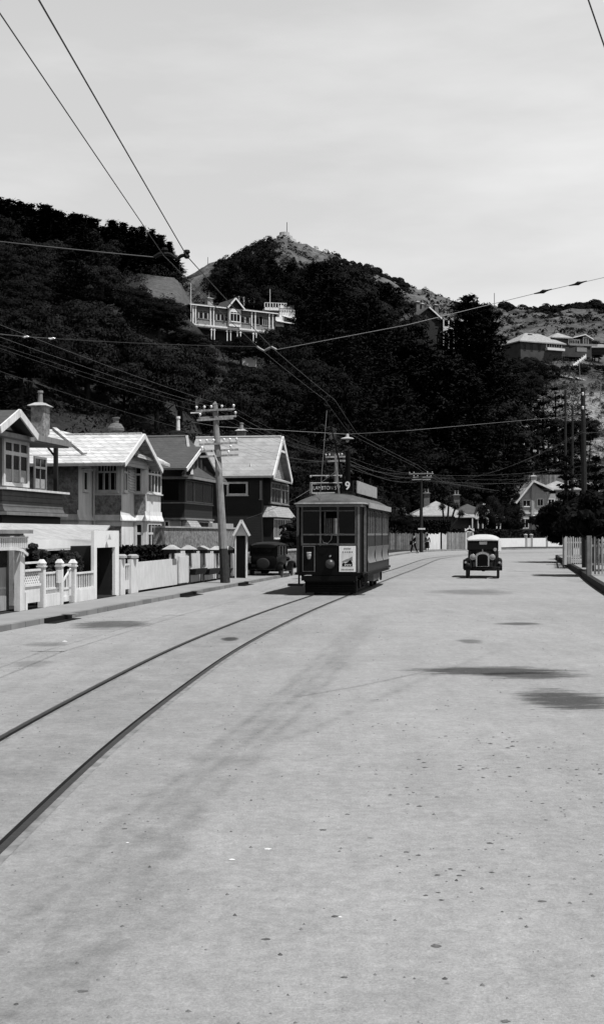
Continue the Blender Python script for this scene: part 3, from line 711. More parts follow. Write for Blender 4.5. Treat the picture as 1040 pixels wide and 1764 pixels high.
    for s in (-1, 1):
        h = MB(f).lathe((.12, s * .43, .96), (-1, 0, 0), [(-.12, .02), (-.06, .09), (.0, .125), (.05, .13)], 20).build('headlight', 'black', T, smooth=True)
        MB(f).lathe((.065, s * .43, .96), (-1, 0, 0), [(0, .118), (.015, .10), (.03, .03)], 20).build('lens', 'lens', h, smooth=True)
        MB(f).lathe((.10, s * .43, .96), (-1, 0, 0), [(.02, .132), (.035, .132)], 20).build('rim', 'chrome', h)
        MB(f).lathe((.02, s * .74, .72), (-1, 0, 0), [(-.08, .02), (0, .055), (.03, .05)], 12).build('sidelight', 'chrome', T, smooth=True)
        fender(T, f, .45, s * .56, s * .86, .46, 12, 150, (1.35, .40)); fender(T, f, 3.1, s * .58, s * .84, .46, 15, 172)
        MB(f).box(1.15, 2.75, s * .72 - .14, s * .72 + .14, .33, .37).build('running_board', 'black', T)
        wheel(T, f, .45, s * .68); wheel(T, f, 3.1, s * .68)
        m = MB(f); m.box(1.55 if s < 0 else 1.6, 1.62 if s < 0 else 1.66, s * .72 - .02, s * .72 + .02, 1.16, 1.19); m.build('door_handle', 'chrome', T)
    m = MB(f); m.tube([(-.22, -.78, .50), (-.28, -.4, .52), (-.29, 0, .525), (-.28, .4, .52), (-.22, .78, .50)], .022); m.tube([(-.22, -.78, .42), (-.28, -.4, .43), (-.29, 0, .435), (-.28, .4, .43), (-.22, .78, .42)], .022)
    for s in (-1, 1): m.bar((-.28, s * .33, .47), (.2, s * .33, .47), .04, .08)
    m.build('front_bumper', 'black', T)
    m = MB(f); m.box(.1, 3.8, -.33, -.27, .36, .44); m.box(.1, 3.8, .27, .33, .36, .44); m.tube([(.45, -.6, .37), (.45, .6, .37)], .035); m.tube([(3.1, -.6, .37), (3.1, .6, .37)], .045); m.lathe((3.0, 0, .37), (1, 0, 0), [(0, .1), (.1, .15), (.2, .1)], 10); m.box(.3, 1.2, -.25, .25, .34, .6); m.build('chassis', 'iron', T)
    return T
CA = Fr(7.98, 55.0, 9.0)
car = make_car('saloon_car', 'oncoming dark old saloon car with pale roof and round headlights in mid road', CA)
m = MB(CA); m.lathe((.95, -.55, 1.28), (-1, 0, 0), [(-.1, .03), (0, .08), (.03, .08)], 12); m.build('spotlight', 'chrome', car)
m = MB(CA); m.box(1.34, 1.345, -.18, .16, 1.50, 1.64); m.build('windscreen_sticker', 'whitewash', car)
m = MB(CA); m.hexa([(1.50, -.68, 1.20), (1.56, -.82, 1.20), (1.58, -.82, 1.20), (1.52, -.68, 1.20), (1.50, -.68, 1.66), (1.56, -.82, 1.66), (1.58, -.82, 1.66), (1.52, -.68, 1.66)]); m.build('side_curtain', 'whitewash', car)
CB = Fr(-1.10, 59.3, 9.5 + 180 + 0)
car2 = make_car('parked_car', 'black old saloon car parked at the left kerb seen from behind', CB)
wheel(car2, CB, 3.86, 0, .31, .12, 'spare_wheel', True)
m = MB(CB); m.box(3.84, 3.87, -.55, -.25, .62, .74); m.build('number_plate', 'iron', car2); m = MB(CB); m.tube([(3.95, -.6, .47), (4.0, 0, .48), (3.95, .6, .47)], .025); m.build('rear_bumper', 'black', car2)
m = MB(CB); m.hexa([(1.5, .68, .5), (1.75, 1.25, .5), (1.78, 1.24, .5), (1.54, .68, .5), (1.5, .68, 1.7), (1.75, 1.25, 1.7), (1.78, 1.24, 1.7), (1.54, .68, 1.7)]) if False else m.lathe((3.85, -.6, .85), (1, 0, 0), [(0, .04), (.05, .04)], 10); m.build('tail_lamp', 'chrome', car2); car2.scale = (.98, .98, .83)

# ------------------------------------------------------------------ HOUSE ONE (left edge): verandah, bay and small gable
def zs(py, t, s): return zat(ST, py, s, t)
def house1():
    t = 7.6; sL = s_at(6, t); sR = s_at(108, t); sB = s_at(51, t)
    T = thing('verandah_house', 'house with small bargeboard gable, bay window and weatherboarded balcony at the left edge', 'house', ST((sL, t + 3, .12)))
    zsill = zs(838, t, sL); zbot = zs(880, t, sL); zhead = zs(751, t, sL)
    m = MB(ST); m.box(sL - 8, sR - .2, t + 1.7, t + 9, .1, zhead + .3); m.box(sL - 8, sL - .3, t + .9, t + 1.69, .1, zhead + .28)
    m.build('wall', 'brownweather', T); MB(ST).box(sL + .05, sB, t + .05, t + 1.69, zsill - .1, zhead + .1).build('bay', 'dull', T)
    m = MB(ST)        # balcony apron, flared at the foot, rounded near corner
    m.prism([(sL - .1, t - .10, zbot), (sL - .1, t + 1.6, zbot), (sL - .1, t + 1.6, zsill - .1), (sL - .1, t + .0, zsill - .1), (sL - .1, t, zbot + .3), (sL - .1, t - .04, zbot + .12)], (sR - sL + .1, 0, 0))
    m.build('balcony_apron', 'brownweather', T)
    m = MB(ST); m.box(sL - 6, sL - .16, t + .5, t + 1.7, zbot + .1, zsill - .12); m.build('side_apron', 'brownweather', T)
    m = MB(ST); m.box(sL - .2, sR + .25, t - .22, t + .2, zsill - .1, zsill - .02); m.build('balcony_rail', 'white', T)
    m = MB(ST); m.box(sL - .15, sR + .1, t - .2, t + 1.6, zbot - .14, zbot - .02); m.build('apron_moulding', 'dull', T)
    m = MB(ST); m.box(sL, sR - .1, t + .05, t + 1.55, zbot - .62, zbot - .15); m.build('floor_beam', 'shaded', T)
    zt = zs(755, t, sL + .4)
    window(T, ST, 's', t + .05, sL + .02, sB - .05, zsill + .04, zt, cols=3, transom=.70, fm='cream', bw=.14, proud=.08, curtain='full', sill=False)
    window(T, ST, 's', t + 1.7, s_at(58, t + 1.7), s_at(79, t + 1.7), zsill + .1, zs(772, t + 1.7, sB), cols=2, transom=.68, fm='dull', bw=.10, curtain='full')
    m = MB(ST); m.box(sR - .35, sR - .2, t + .1, t + .25, zsill, zhead + .1); m.bar((sR - .28, t + .2, zhead - .4), (sR - .28, t + .6, zhead + .1), .07); m.build('balcony_post', 'shaded', T)
    # ground floor below the balcony
    m = MB(ST)
    for k in range(4): x = sL + .3 + k * (sR - sL - .8) / 3; m.box(x, x + .14, t + .1, t + .24, .12, zbot - .6)
    m.build('verandah_post', 'white', T)
    window(T, ST, 's', t + 1.7, sL + .5, sL + 2.2, 1.0, 2.4, cols=2, fm='cream'); window(T, ST, 's', t + 1.7, sL + 3.0, sL + 4.6, 1.0, 2.4, cols=2, fm='cream')
    # flat balcony roof with deep gutter
    z0 = zs(756, t - .5, sB); sE = s_at(119, t - .5)
    m = MB(ST); m.slab([(sL - 6, t - .5, z0), (sE, t - .5, z0), (sE, t + 4, z0 + .12), (sL - 6, t + 4, z0 + .12)], .16); m.build('balcony_roof', 'dull', T)
    m = MB(ST); m.box(s_at(62, t - .55), sE, t - .62, t - .50, z0 - .12, z0 + .10); m.build('gutter', 'dull', T)
    # gable over the bay
    g = t - .75; a0 = s_at(0, g); a1 = s_at(64, g); am = (a0 + a1) / 2; zf = zs(741, g, am); za = zs(706, g, am)
    m = MB(ST)
    m.slab([(a0, g, zf), (am, g, za), (am, g + 4, za), (a0, g + 4, zf)], .12); m.slab([(am, g, za), (a1, g, zf), (a1, g + 4, zf), (am, g + 4, za)], .12); m.build('gable_roof', 'tilemid', T)
    m = MB(ST)
    for p, q in (((a0 - .02, g - .03, zf - .12), (am, g - .03, za - .10)), ((am, g - .03, za - .10), (a1 + .02, g - .03, zf - .12))): m.bar(p, q, .06, .26, up=(0, 0, 1))
    m.build('bargeboard', 'white', T)
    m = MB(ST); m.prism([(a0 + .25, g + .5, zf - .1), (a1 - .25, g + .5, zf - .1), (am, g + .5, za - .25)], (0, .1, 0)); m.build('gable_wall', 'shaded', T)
    m = MB(ST); m.prism([(am - .45, g + .42, zf + .02), (am + .45, g + .42, zf + .02), (am, g + .42, zf + .26)], (0, .07, 0)); m.build('gable_vent', 'dull', T)
    # main roof behind
    zr = zs(700, t + 4, sL - 2)
    m = MB(ST)
    b0, b1, b2, b3 = sL - 9, a0 + 1.2, t + .6, t + 9
    m.slab([(b0, b2, z0 + .1), (b1, b2, z0 + .1), (b1 - .8, t + 4.5, zr), (b0, t + 4.5, zr)], .12); m.slab([(b1, b2, z0 + .1), (b1, b3, z0 + .1), (b1 - .8, t + 4.5, zr)], .12)
    m.build('roof', 'tilemid', T)
house1()

# ------------------------------------------------------------------ HOUSE TWO: pale plastered house with tiled roof
def chimney(root, fr, x, y, z0, z1, w, m, pots=1, cap='concrete', d=None, pot='dull', ph=.5):
    d = d or w
    b = MB(fr); b.box(x - w / 2, x + w / 2, y - d / 2, y + d / 2, z0, z1); c = b.build('chimney', m, root)
    b = MB(fr); b.hexa([(x - w * .72, y - d * .72, z1 + .001), (x + w * .72, y - d * .72, z1 + .001), (x + w * .72, y + d * .72, z1 + .001), (x - w * .72, y + d * .72, z1 + .001), (x - w * .3, y - d * .3, z1 + .16), (x + w * .3, y - d * .3, z1 + .16), (x + w * .3, y + d * .3, z1 + .16), (x - w * .3, y + d * .3, z1 + .16)]); b.build('cap', cap, c)
    for i in range(pots):
        xx = x + (i - (pots - 1) / 2) * w * .5
        b = MB(fr); b.lathe((xx, y, z1 + .12), (0, 0, 1), [(0, .13), (ph * .8, .10), (ph * .85, .14), (ph, .13)], 10); b.build('chimney_pot', pot, c)
    return c
def house2():
    tF = 7.0; s1 = s_at(277, tF); sE = s_at(252, tF); tD = t_at(231, sE); sC = s_at(210, tD); tB = t_at(162, sC); sA = s_at(136, tB)
    T = thing('plastered_house', 'two-storey pale roughcast house with white tiled roof and street gable', 'house', ST((sE, tF + 4, .12)))
    ze = zs(789, tD, sC); zsl = zs(851, tF, sE); zb = zs(896, tF, sE)
    m = MB(ST)
    m.box(sE, s1, tF, tF + 5, .1, ze); m.box(sC, s1 + .3, tD, tF + 6.5, .1, ze + .02); m.box(sA, s1 + .2, tB, tF + 7, .1, ze - .03)
    m.build('wall', 'plaster', T)
    # roughcast panels on the faces that look down the street
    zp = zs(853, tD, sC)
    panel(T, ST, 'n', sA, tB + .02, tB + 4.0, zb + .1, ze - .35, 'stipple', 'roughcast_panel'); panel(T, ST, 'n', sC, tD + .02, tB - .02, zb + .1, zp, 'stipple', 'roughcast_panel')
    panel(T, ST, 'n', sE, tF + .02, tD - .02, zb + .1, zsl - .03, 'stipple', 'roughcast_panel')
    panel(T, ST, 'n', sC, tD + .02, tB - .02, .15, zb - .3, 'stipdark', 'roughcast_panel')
    # flared band between the floors
    m = MB(ST)
    prof = [(0, .42), (.02, .22), (.11, 0), (.11, -.05), (0, -.05)]
    for (a0, a1, c, fc) in ((sE - .2, s1 + .2, tF, 's'), (sC - .2, sE - .01, tD, 's'), (sA - .2, sC - .01, tB, 's'), (tB + .01, tB + 4, sA, 'n'), (tD + .01, tB + .2, sC, 'n'), (tF - .2, tD - .01, sE, 'n')):
        if fc == 's': m.prism([(a0, c - d, zb + z) for d, z in prof], (a1 - a0, 0, 0))
        else: m.prism([(c - d - .001, a0, zb + z + .003) for d, z in prof], (0, a1 - a0, 0))
    m.build('flared_band', 'plaster', T)
    # windows upstairs
    zh = zs(797, tD, sC); w = window
    w(T, ST, 'n', sC, t_at(167, sC), t_at(204, sC), zsl + .05, zh, cols=3, transom=.68, fm='cream', bw=.09, tcols=6, curtain='side')
    w(T, ST, 's', tD, s_at(212, tD), s_at(219, tD), zsl + .05, zh, cols=2, transom=.68, fm='cream', bw=.09, curtain='side')
    m = MB(ST); a0, a1 = s_at(221, tD), s_at(229.5, tD)
    m.box(a0, a1, tD - .03, tD, zsl + .02, zsl + 1.15)
    for k in range(9): z = zsl + .06 + k * .13; m.hexa([(a0, tD - .1, z), (a1, tD - .1, z), (a1, tD - .03, z + .03), (a0, tD - .03, z + .03), (a0, tD - .1, z + .03), (a1, tD - .1, z + .03), (a1, tD - .03, z + .08), (a0, tD - .03, z + .08)])
    m.build('louvre_shutter', 'cream', T)
    w(T, ST, 'n', sE, t_at(232.5, sE), t_at(246, sE), zsl + .05, zs(801, tF, sE), cols=1, transom=.66, fm='cream', bw=.09, curtain='side')
    w(T, ST, 's', tF, s_at(253, tF), s_at(276.5, tF), zsl + .05, zs(801, tF, sE), cols=4, transom=.70, fm='white', bw=.09, curtain='side')
    w(T, ST, 's', tB, s_at(143, tB), s_at(150, tB), zs(845, tB, sA), zs(810, tB, sA), cols=1, fm='plaster', bw=.07)
    m = MB(ST); m.box(s_at(141, tB), s_at(154, tB), tB - .18, tB, zs(809, tB, sA), zs(806.5, tB, sA)); m.build('window_hood', 'plaster', T)
    m = MB(ST); sd = s_at(159, tB); m.tube([(sd, tB - .08, .3), (sd, tB - .08, zs(812, tB, sC))], .05); m.lathe((sd, tB - .08, zs(814, tB, sC)), (0, 0, 1), [(0, .05), (.14, .13), (.22, .13)], 8); m.tube([(sd, tB - .08, zs(806, tB, sC)), (sd, tB - .05, ze)], .04); m.build('downpipe', 'cream', T)
    # ground floor
    z0 = zs(950, tF, sE) + .0; z1 = zs(900, tF, sE)
    w(T, ST, 'n', sE, t_at(233, sE), t_at(248, sE), z0, z1, cols=1, transom=.62, fm='cream', bw=.11, curtain='side')
    w(T, ST, 's', tF, s_at(253, tF), s_at(276.5, tF), z0, z1, cols=4, transom=.62, fm='white', bw=.10, curtain='side')
    # lean-to hood over the bay windows
    hz = zs(799, tF - .5, s1)
    m = MB(ST); m.slab([(s_at(236, tF - .35), tF - .4, zs(788, tF - .4, sE)), (s1 + .1, tF - .45, zs(799, tF - .4, s1)), (s1 + .1, tF + .2, zs(799, tF, s1) + .35), (s_at(236, tF - .35), tF + .2, zs(788, tF, sE) + .35)], .14); m.build('window_hood', 'tilewhite', T)
    # street gable roof, ridge running away from the street
    g = tF - .55; a0 = s_at(214, g); a1 = s_at(279, g); am = s_at(252, g); zf0 = zs(796, g, a0); zf = zf0; za = zs(748, g, am); am = (a0 + a1) / 2; bk = tF + 9.0
    m = MB(ST); m.slab([(a0, g, zf), (am, g, za), (am, bk, za), (a0, bk, zf)], .12); m.slab([(am, g, za), (a1, g, zf), (a1, bk, zf), (am, bk, za)], .12); r = m.build('roof', 'tilewhite', T)
    m = MB(ST)
    for k in range(30): t_ = g + .1 + k * .3; m.box(am - .07, am + .07, t_, t_ + .26, za - .02, za + .05)
    m.build('ridge_tiles', 'tilewhite', r)
    m = MB(ST); m.bar((a0 - .02, g - .03, zf - .11), (am, g - .03, za - .11), .07, .22); m.bar((am, g - .03, za - .11), (a1 + .02, g - .03, zf - .11), .07, .22); m.build('bargeboard', 'white', T)
    m = MB(ST); m.prism([(a0 + .4, g + .5, zf - .05), (a1 - .4, g + .5, zf - .05), (am, g + .5, za - .3)], (0, .1, 0)); m.build('gable_wall', 'weather', T)
    m = MB(ST); m.box(a0 - .1, a0 + .02, g + .05, bk, zf - .16, zf - .04); m.build('gutter', 'dull', T)
    # wing roof with a hip falling to the street corner
    e = .45; q0, q1 = sA - e, sC + .6; c0, c1 = tB - e, bk; zw = zs(783, c0, q0); rise = 1.35
    m = MB(ST); sm = q0 + 2.3
    m.slab([(q0, c1, zw), (q0, c0, zw), (sm, c0 + 2.3, zw + rise), (sm, c1, zw + rise)], .12)
    m.slab([(q0, c0, zw), (sm + 2.0, c0, zw), (sm + 2.0, c0 + 2.3, zw + rise), (sm, c0 + 2.3, zw + rise)], .12)
    m.slab([(sm, c0 + 2.3, zw + rise), (sm + 2.6, c0 + 2.3, zw + rise), (sm + 2.6, c1, zw + rise), (sm, c1, zw + rise)], .1)
    m.build('roof', 'tilewhite', T)
    m = MB(ST); m.bar((q0, c0, zw + .04), (sm, c0 + 2.3, zw + rise + .04), .2, .1); m.build('hip_tiles', 'tilewhite', T)
    m = MB(ST); m.box(q0 - .1, q0, c0, c1, zw - .16, zw - .02); m.box(q0 - .1, q1, c0 - .1, c0 - .001, zw - .16, zw - .02); m.bar((q0 - .12, c0 - .1, zw - .35), (q0 + .5, c0 - .12, zw + .25), .05, .2); m.build('gutter', 'cream', T)
    sx = s_at(70, 11.5)
    tx = t_at(70, sC - 1.0); chimney(T, ST, sC - 1.0, tx, zs(752, tx, sC - 1), zs(700, tx, sC - 1), .74, 'stipple', 1, ph=.6, d=.62)
    tx = t_at(200, am + 2.2); z1 = zs(744, tx, am + 2.2)
    c = MB(ST).lathe((am + 2.2, tx, z1 - 1.2), (0, 0, 1), [(0, .28), (1.2, .28), (1.25, .40), (1.38, .40), (1.58, .26), (1.62, .14), (1.82, .14), (1.84, .19), (1.9, .19)], 16).build('chimney', 'brick', T)
house2()

# ------------------------------------------------------------------ HOUSE THREE: dark bungalow-style upper floor behind the roughcast wall
def house3():
    t = 8.0; sN = s_at(318, t); s1 = s_at(366, t)
    T = thing('dark_hipped_house', 'dark weatherboarded house with slate hip roof and small street gable', 'house', ST((sN + 2, t + 4, .12)))
    ze = zs(820, t, sN); zsl = zs(865, t, sN); zb = zs(892, t, sN); bk = t + 9.5
    m = MB(ST); m.box(sN, s1, t, bk, zb, ze); m.box(s1 - .01, s1 + 1.3, t + .8, bk - .2, zb, ze - .02); m.build('wall', 'darkweather', T)
    m = MB(ST); m.box(sN + .15, s1 + 1.2, t + .25, bk - .1, .1, zb - .01); m.build('lower_wall', 'concrete', T)
    m = MB(ST); m.box(sN - .06, s1 + .06, t - .06, bk, zsl - .07, zsl - .0); m.build('sill_band', 'dull', T)
    m = MB(ST); m.box(sN - .1, s1 + .1, t - .1, bk, zb - .1, zb); m.build('floor_band', 'dull', T)
    zt = zs(826, t, sN)
    window(T, ST, 'n', sN, t + .25, t_at(280, sN), zsl + .03, zt, cols=1, fm='shaded', bw=.08, sill=False)
    window(T, ST, 's', t, s_at(319.5, t), s_at(333, t), zsl + .03, zt, cols=1, fm='dull', bw=.05, sill=False)
    window(T, ST, 's', t, s_at(333.5, t), s_at(365, t), zsl + .03, zt, cols=2, fm='dull', bw=.05, sill=False)
    window(T, ST, 'n', sN + .15, t + .9, t_at(282, sN), zb - .75, zb - .15, cols=1, fm='cream', bw=.08, sill=False)
    window(T, ST, 's', t + .25, s_at(340, t + .25), s_at(364, t + .25), zb - .75, zb - .15, cols=1, fm='cream', bw=.08, sill=False)
    m = MB(ST); a = s_at(320, t); b = s_at(338, t); m.hexa([(a, t - .5, zb - .75), (b, t - .5, zb - .75), (b, t + .2, zb - .72), (a, t + .2, zb - .72), (a, t - .05, zb - .12), (b, t - .05, zb - .12), (b, t + .2, zb - .12), (a, t + .2, zb - .12)]); m.build('shingled_hood', 'midshingle', T)
    # hip roof
    e = .6; x0, x1, y0, y1 = sN - e, s1 + 1.6, t - e, bk + .3; zE = zs(819, y0, x0); xm = (x0 + x1) / 2; hw = xm - x0
    tr0 = t_at(322, xm); zr = zs(752, tr0, xm); ya = tr0
    m = MB(ST)
    m.slab([(x0, y1, zE), (x0, y0, zE), (xm, ya, zr), (xm, y1, zr)], .14); m.slab([(x0, y0, zE), (x1, y0, zE), (xm, ya, zr)], .14); m.slab([(x1, y0, zE), (x1, y1, zE), (xm, y1, zr), (xm, ya, zr)], .14)
    m.build('roof', 'tilemid', T)
    m = MB(ST); m.box(x0 - .08, x0 + .02, y0 - .08, y1, zE - .2, zE - .05); m.box(x0 + .02, x1, y0 - .08, y0 + .02, zE - .2, zE - .05); m.build('gutter', 'dull', T)
    m = MB(ST); m.bar((x0, y0, zE + .03), (xm, ya, zr + .05), .16, .07); m.bar((xm, ya, zr + .05), (xm, y1, zr + .05), .16, .07); m.build('hip_capping', 'tilelight', T)
    # small gable facing the street
    g = y0 + .0; b0 = s_at(321, g); b1 = s_at(374, g); bm = (b0 + b1) / 2; zf = zs(806, g, b0); za = zs(769, g, bm)
    m = MB(ST); m.slab([(b0, g, zf), (bm, g, za), (bm, g + 2.2, za), (b0, g + 2.2, zf)], .1); m.slab([(bm, g, za), (b1, g, zf), (b1, g + 2.2, zf), (bm, g + 2.2, za)], .1); m.build('gable_roof', 'tilemid', T)
    m = MB(ST); m.bar((b0, g - .03, zf - .1), (bm, g - .03, za - .08), .06, .22); m.build('bargeboard', 'white', T); m = MB(ST); m.bar((bm, g - .03, za - .08), (b1, g - .03, zf - .1), .06, .14); m.build('bargeboard', 'dull', T)
    m = MB(ST); m.prism([(b0 + .3, g + .35, zf - .3), (b1 - .3, g + .35, zf - .3), (bm, g + .35, za - .2)], (0, .08, 0)); m.build('gable_wall', 'shaded', T)
    m = MB(ST)
    for k in range(7):
        x = b0 + .9 + k * (b1 - b0 - 1.8) / 6; zt_ = zf - .3 + (za - zf) * (1 - abs(x - bm) / (bm - b0)) - .05; m.box(x - .05, x + .05, g + .28, g + .345, zf - .35, max(zt_, zf - .2))
    m.box(b0 + .4, b1 - .4, g + .2, g + .345, zf - .45, zf - .352); m.build('gable_batten', 'dull', T)
    tx = t_at(307, xm + .6); chimney(T, ST, xm + .6, tx, zr - .8, zs(745, tx, xm), .75, 'brick', 1, ph=.9, cap='iron', pot='cream')
house3()

# ------------------------------------------------------------------ HOUSE FOUR: dark house with big pale roof
def house4():
    g = 6.6; a0 = s_at(470, g); a1 = s_at(502, g); am = (a0 + a1) / 2; zf = zs(823, g, am); za = zs(752, g, am)
    t = g + .9; sN = a0 + .45
    T = thing('gabled_house', 'dark walled house with broad pale roof, white bargeboards and shingled bay', 'house', ST((am, t + 4, .12)))
    bk = t_at(338, am); bk2 = t_at(372, a0)
    m = MB(ST); m.box(sN, a1 - .3, t, bk + .5, .1, zf + .05); m.build('wall', 'darkweather', T)
    m = MB(ST); m.slab([(a0, g, zf), (am, g, za), (am, bk, za), (a0, bk, zf)], .14); m.slab([(am, g, za), (a1, g, zf), (a1, bk, zf), (am, bk, za)], .14); r = m.build('roof', 'tilelight', T)
    MB(ST).bar((am, g + .1, za + .04), (am, bk, za + .04), .22, .1).build('ridge_capping', 'whitewash', r)
    m = MB(ST); m.bar((a0 - .03, g - .04, zf - .16), (am, g - .04, za - .14), .08, .42); m.bar((am, g - .04, za - .14), (a1 + .03, g - .04, zf - .16), .08, .42)
    zm = za - (za - zf) * .34; hw = (am - a0) * .34; m.box(am - hw, am + hw, g - .05, g + .02, zm - .16, zm); m.build('bargeboard', 'white', T)
    m = MB(ST); m.prism([(a0 + .5, g + .45, zf), (a1 - .5, g + .45, zf), (am, g + .45, za - .35)], (0, .1, 0)); m.build('gable_wall', 'midshingle', T)
    m = MB(ST); m.prism([(am - hw * .8, g + .30, zm), (am + hw * .8, g + .30, zm), (am, g + .30, za - .3)], (0, .1, 0)); m.build('gable_vent', 'black', T)
    m = MB(ST); m.slab([(a0 + .3, g - .1, zf - .25), (a1 - .2, g - .1, zf - .25), (a1 - .5, g + .9, zf + .15), (a0 + .6, g + .9, zf + .15)], .1); m.build('gable_skirt', 'midshingle', T)
    m = MB(ST); m.box(a0 - .12, a0, g + .1, bk, zf - .16, zf - .03); m.build('gutter', 'dull', T)
    tv = t_at(430, a0 + .6); zv = zs(810, tv, a0 + .6)
    m = MB(ST); m.box(a0 + .8, a0 + 1.05, tv - .15, tv + .12, zv, zv + .14); m.tube([(a0 + .9, tv, zv), (a0 + .9, tv, zv + .5)], .05); m.build('roof_vent', 'whitewash', T)
    # side window high up
    window(T, ST, 'n', sN, t_at(391, sN), t_at(427, sN), zs(853, t, sN), zs(830, t, sN), cols=1, fm='cream', bw=.13, proud=.1)
    window(T, ST, 'n', sN, t + .15, t_at(451, sN), zs(860, t, sN), zs(828, t, sN), cols=1, fm='dull', bw=.07)
    # bays to the street
    s0 = s_at(466, t - .5); s2 = s_at(496, t - .5); zu0 = zs(866, t, sN); zu1 = zs(829, t, sN)
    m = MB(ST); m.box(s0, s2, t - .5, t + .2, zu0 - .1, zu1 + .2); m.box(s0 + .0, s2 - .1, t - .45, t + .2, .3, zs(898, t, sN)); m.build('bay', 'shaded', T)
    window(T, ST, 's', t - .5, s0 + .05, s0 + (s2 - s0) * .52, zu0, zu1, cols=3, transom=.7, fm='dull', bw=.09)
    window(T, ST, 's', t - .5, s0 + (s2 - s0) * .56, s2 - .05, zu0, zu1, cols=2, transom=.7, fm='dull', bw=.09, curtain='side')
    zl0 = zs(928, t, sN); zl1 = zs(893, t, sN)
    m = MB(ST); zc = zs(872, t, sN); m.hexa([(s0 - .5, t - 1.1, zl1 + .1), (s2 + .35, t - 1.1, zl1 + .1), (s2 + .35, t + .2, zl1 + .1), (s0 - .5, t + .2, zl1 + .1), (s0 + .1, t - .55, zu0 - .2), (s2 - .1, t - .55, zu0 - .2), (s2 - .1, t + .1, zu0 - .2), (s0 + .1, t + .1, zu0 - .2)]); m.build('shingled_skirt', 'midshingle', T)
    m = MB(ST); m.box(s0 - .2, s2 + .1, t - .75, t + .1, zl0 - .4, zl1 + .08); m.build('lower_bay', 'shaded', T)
    window(T, ST, 's', t - .75, s0 - .1, s0 + (s2 - s0) * .58, zl0, zl1, cols=6, fm='cream', bw=.08); window(T, ST, 's', t - .75, s0 + (s2 - s0) * .62, s2 + .05, zl0, zl1, cols=3, fm='cream', bw=.08, curtain='side')
    tx = t_at(416, am + .3); chimney(T, ST, am + .3, tx, za - .5, zs(742, tx, am), .6, 'brick', 2, ph=.5)
house4()
# ------------------------------------------------------------------ frontages along the left footpath (t about 1.6)
FT = 1.62; PZ = .11
def fs(px, t=FT): return s_at(px, t)
def fz(py, px, t=FT): return zat(ST, py, s_at(px, t), t)
def finial_post(parent, a, w, t, z1, m='white', name='post', cap=True, base=PZ):
    b = MB(ST); b.box(a - w / 2, a + w / 2, t - w / 2, t + w / 2, base, z1); b.box(a - w * .68, a + w * .68, t - w * .68, t + w * .68, z1, z1 + .035); o = b.build(name, m, parent)
    if cap:
        c = MB(ST); c.hexa([(a - w * .5, t - w * .5, z1 + .036), (a + w * .5, t - w * .5, z1 + .036), (a + w * .5, t + w * .5, z1 + .036), (a - w * .5, t + w * .5, z1 + .036), (a - w * .62, t - w * .62, z1 + .10), (a + w * .62, t - w * .62, z1 + .10), (a + w * .62, t + w * .62, z1 + .10), (a - w * .62, t + w * .62, z1 + .10)])
        c.hexa([(a - w * .62, t - w * .62, z1 + .101), (a + w * .62, t - w * .62, z1 + .101), (a + w * .62, t + w * .62, z1 + .101), (a - w * .62, t + w * .62, z1 + .101)] + [(a + dx * .04, t + dy * .04, z1 + .20) for dx, dy in ((-1, -1), (1, -1), (1, 1), (-1, 1))])
        c.build('finial', m, o)
    return o
# garage at the left edge
def garage():
    a1 = fs(40); a0 = a1 - 3.4; zt = fz(915, 40)
    T = thing('garage', 'garage with slatted valance over shaded boarded doors at the left edge', 'garage', ST((a0 + 1.5, FT + 2, PZ)))
    m = MB(ST); m.box(a1 - .30, a1, FT - .05, FT + .10, PZ, zt - .1); m.build('door_frame', 'cream', T); m = MB(ST); m.box(a0, a0 + .25, FT - .05, FT + .10, PZ, zt - .1); m.build('door_frame', 'cream', T)
    m = MB(ST); m.box(a0 - .1, a1 + .12, FT - .22, FT + .35, zt - .06, zt + .03); m.box(a0, a1, FT - .02, FT + .2, zt - .12, zt - .061); m.build('cornice', 'dull', T)
    m = MB(ST); z1 = zt - .13; z0 = z1 - .34; m.box(a0 + .2, a1 + .02, FT - .14, FT - .10, z1 - .04, z1)
    n = 26
    for k in range(n):
        x = a0 + .25 + k * (a1 - a0 - .3) / (n - 1); m.box(x - .035, x + .035, FT - .13, FT - .11, z0 + .06, z1 - .041)
    pts = [(a0 + .25, z0 + .06)] + [(a0 + .25 + (a1 - a0 - .25) * q, z0 + .05 - .16 * (abs(2 * q - 1) ** 5)) for q in [k / 10 for k in range(11)]]
    for (xa, za_), (xb, zb_) in zip(pts[1:-1], pts[2:]): m.bar((xa, FT - .12, za_), (xb, FT - .12, zb_), .04, .07)
    m.build('valance', 'cream', T)
    m = MB(ST); m.box(a0 + .26, a1 - .31, FT + .30, FT + .36, PZ + .02, z1); d = m.build('garage_door', 'garagedoor', T)
    g = MB(ST)
    for k in range(4): x = a0 + .5 + k * .7; g.box(x, x + .5, FT + .285, FT + .30, z1 - .75, z1 - .3)
    g.build('door_pane', 'glass', d)
    m = MB(ST); m.box(a0, a0 + .1, FT + .36, FT + 5, PZ, zt); m.box(a1 - .1, a1, FT + .36, FT + 5, PZ, zt); m.box(a0 + .1, a1 - .1, FT + 4.9, FT + 5, PZ, zt); m.build('wall', 'dull', T)
    m = MB(ST); m.slab([(a0 - .1, FT + .36, zt + .02), (a1 + .1, FT + .36, zt + .02), (a1 + .1, FT + 5.1, zt + .1), (a0 - .1, FT + 5.1, zt + .1)], .08); m.build('roof', 'corru', T)
    m = MB(ST); x = a1 + .22; m.lathe((a0 + 2.1, FT + .1, zt + .04), (0, 0, 1), [(0, .1), (.1, .1)], 8); m.box(a0 + 1.5, a0 + 2.9, FT + .05, FT + .25, zt + .10, zt + .14); m.build('roof_ornament', 'white', T)
garage()
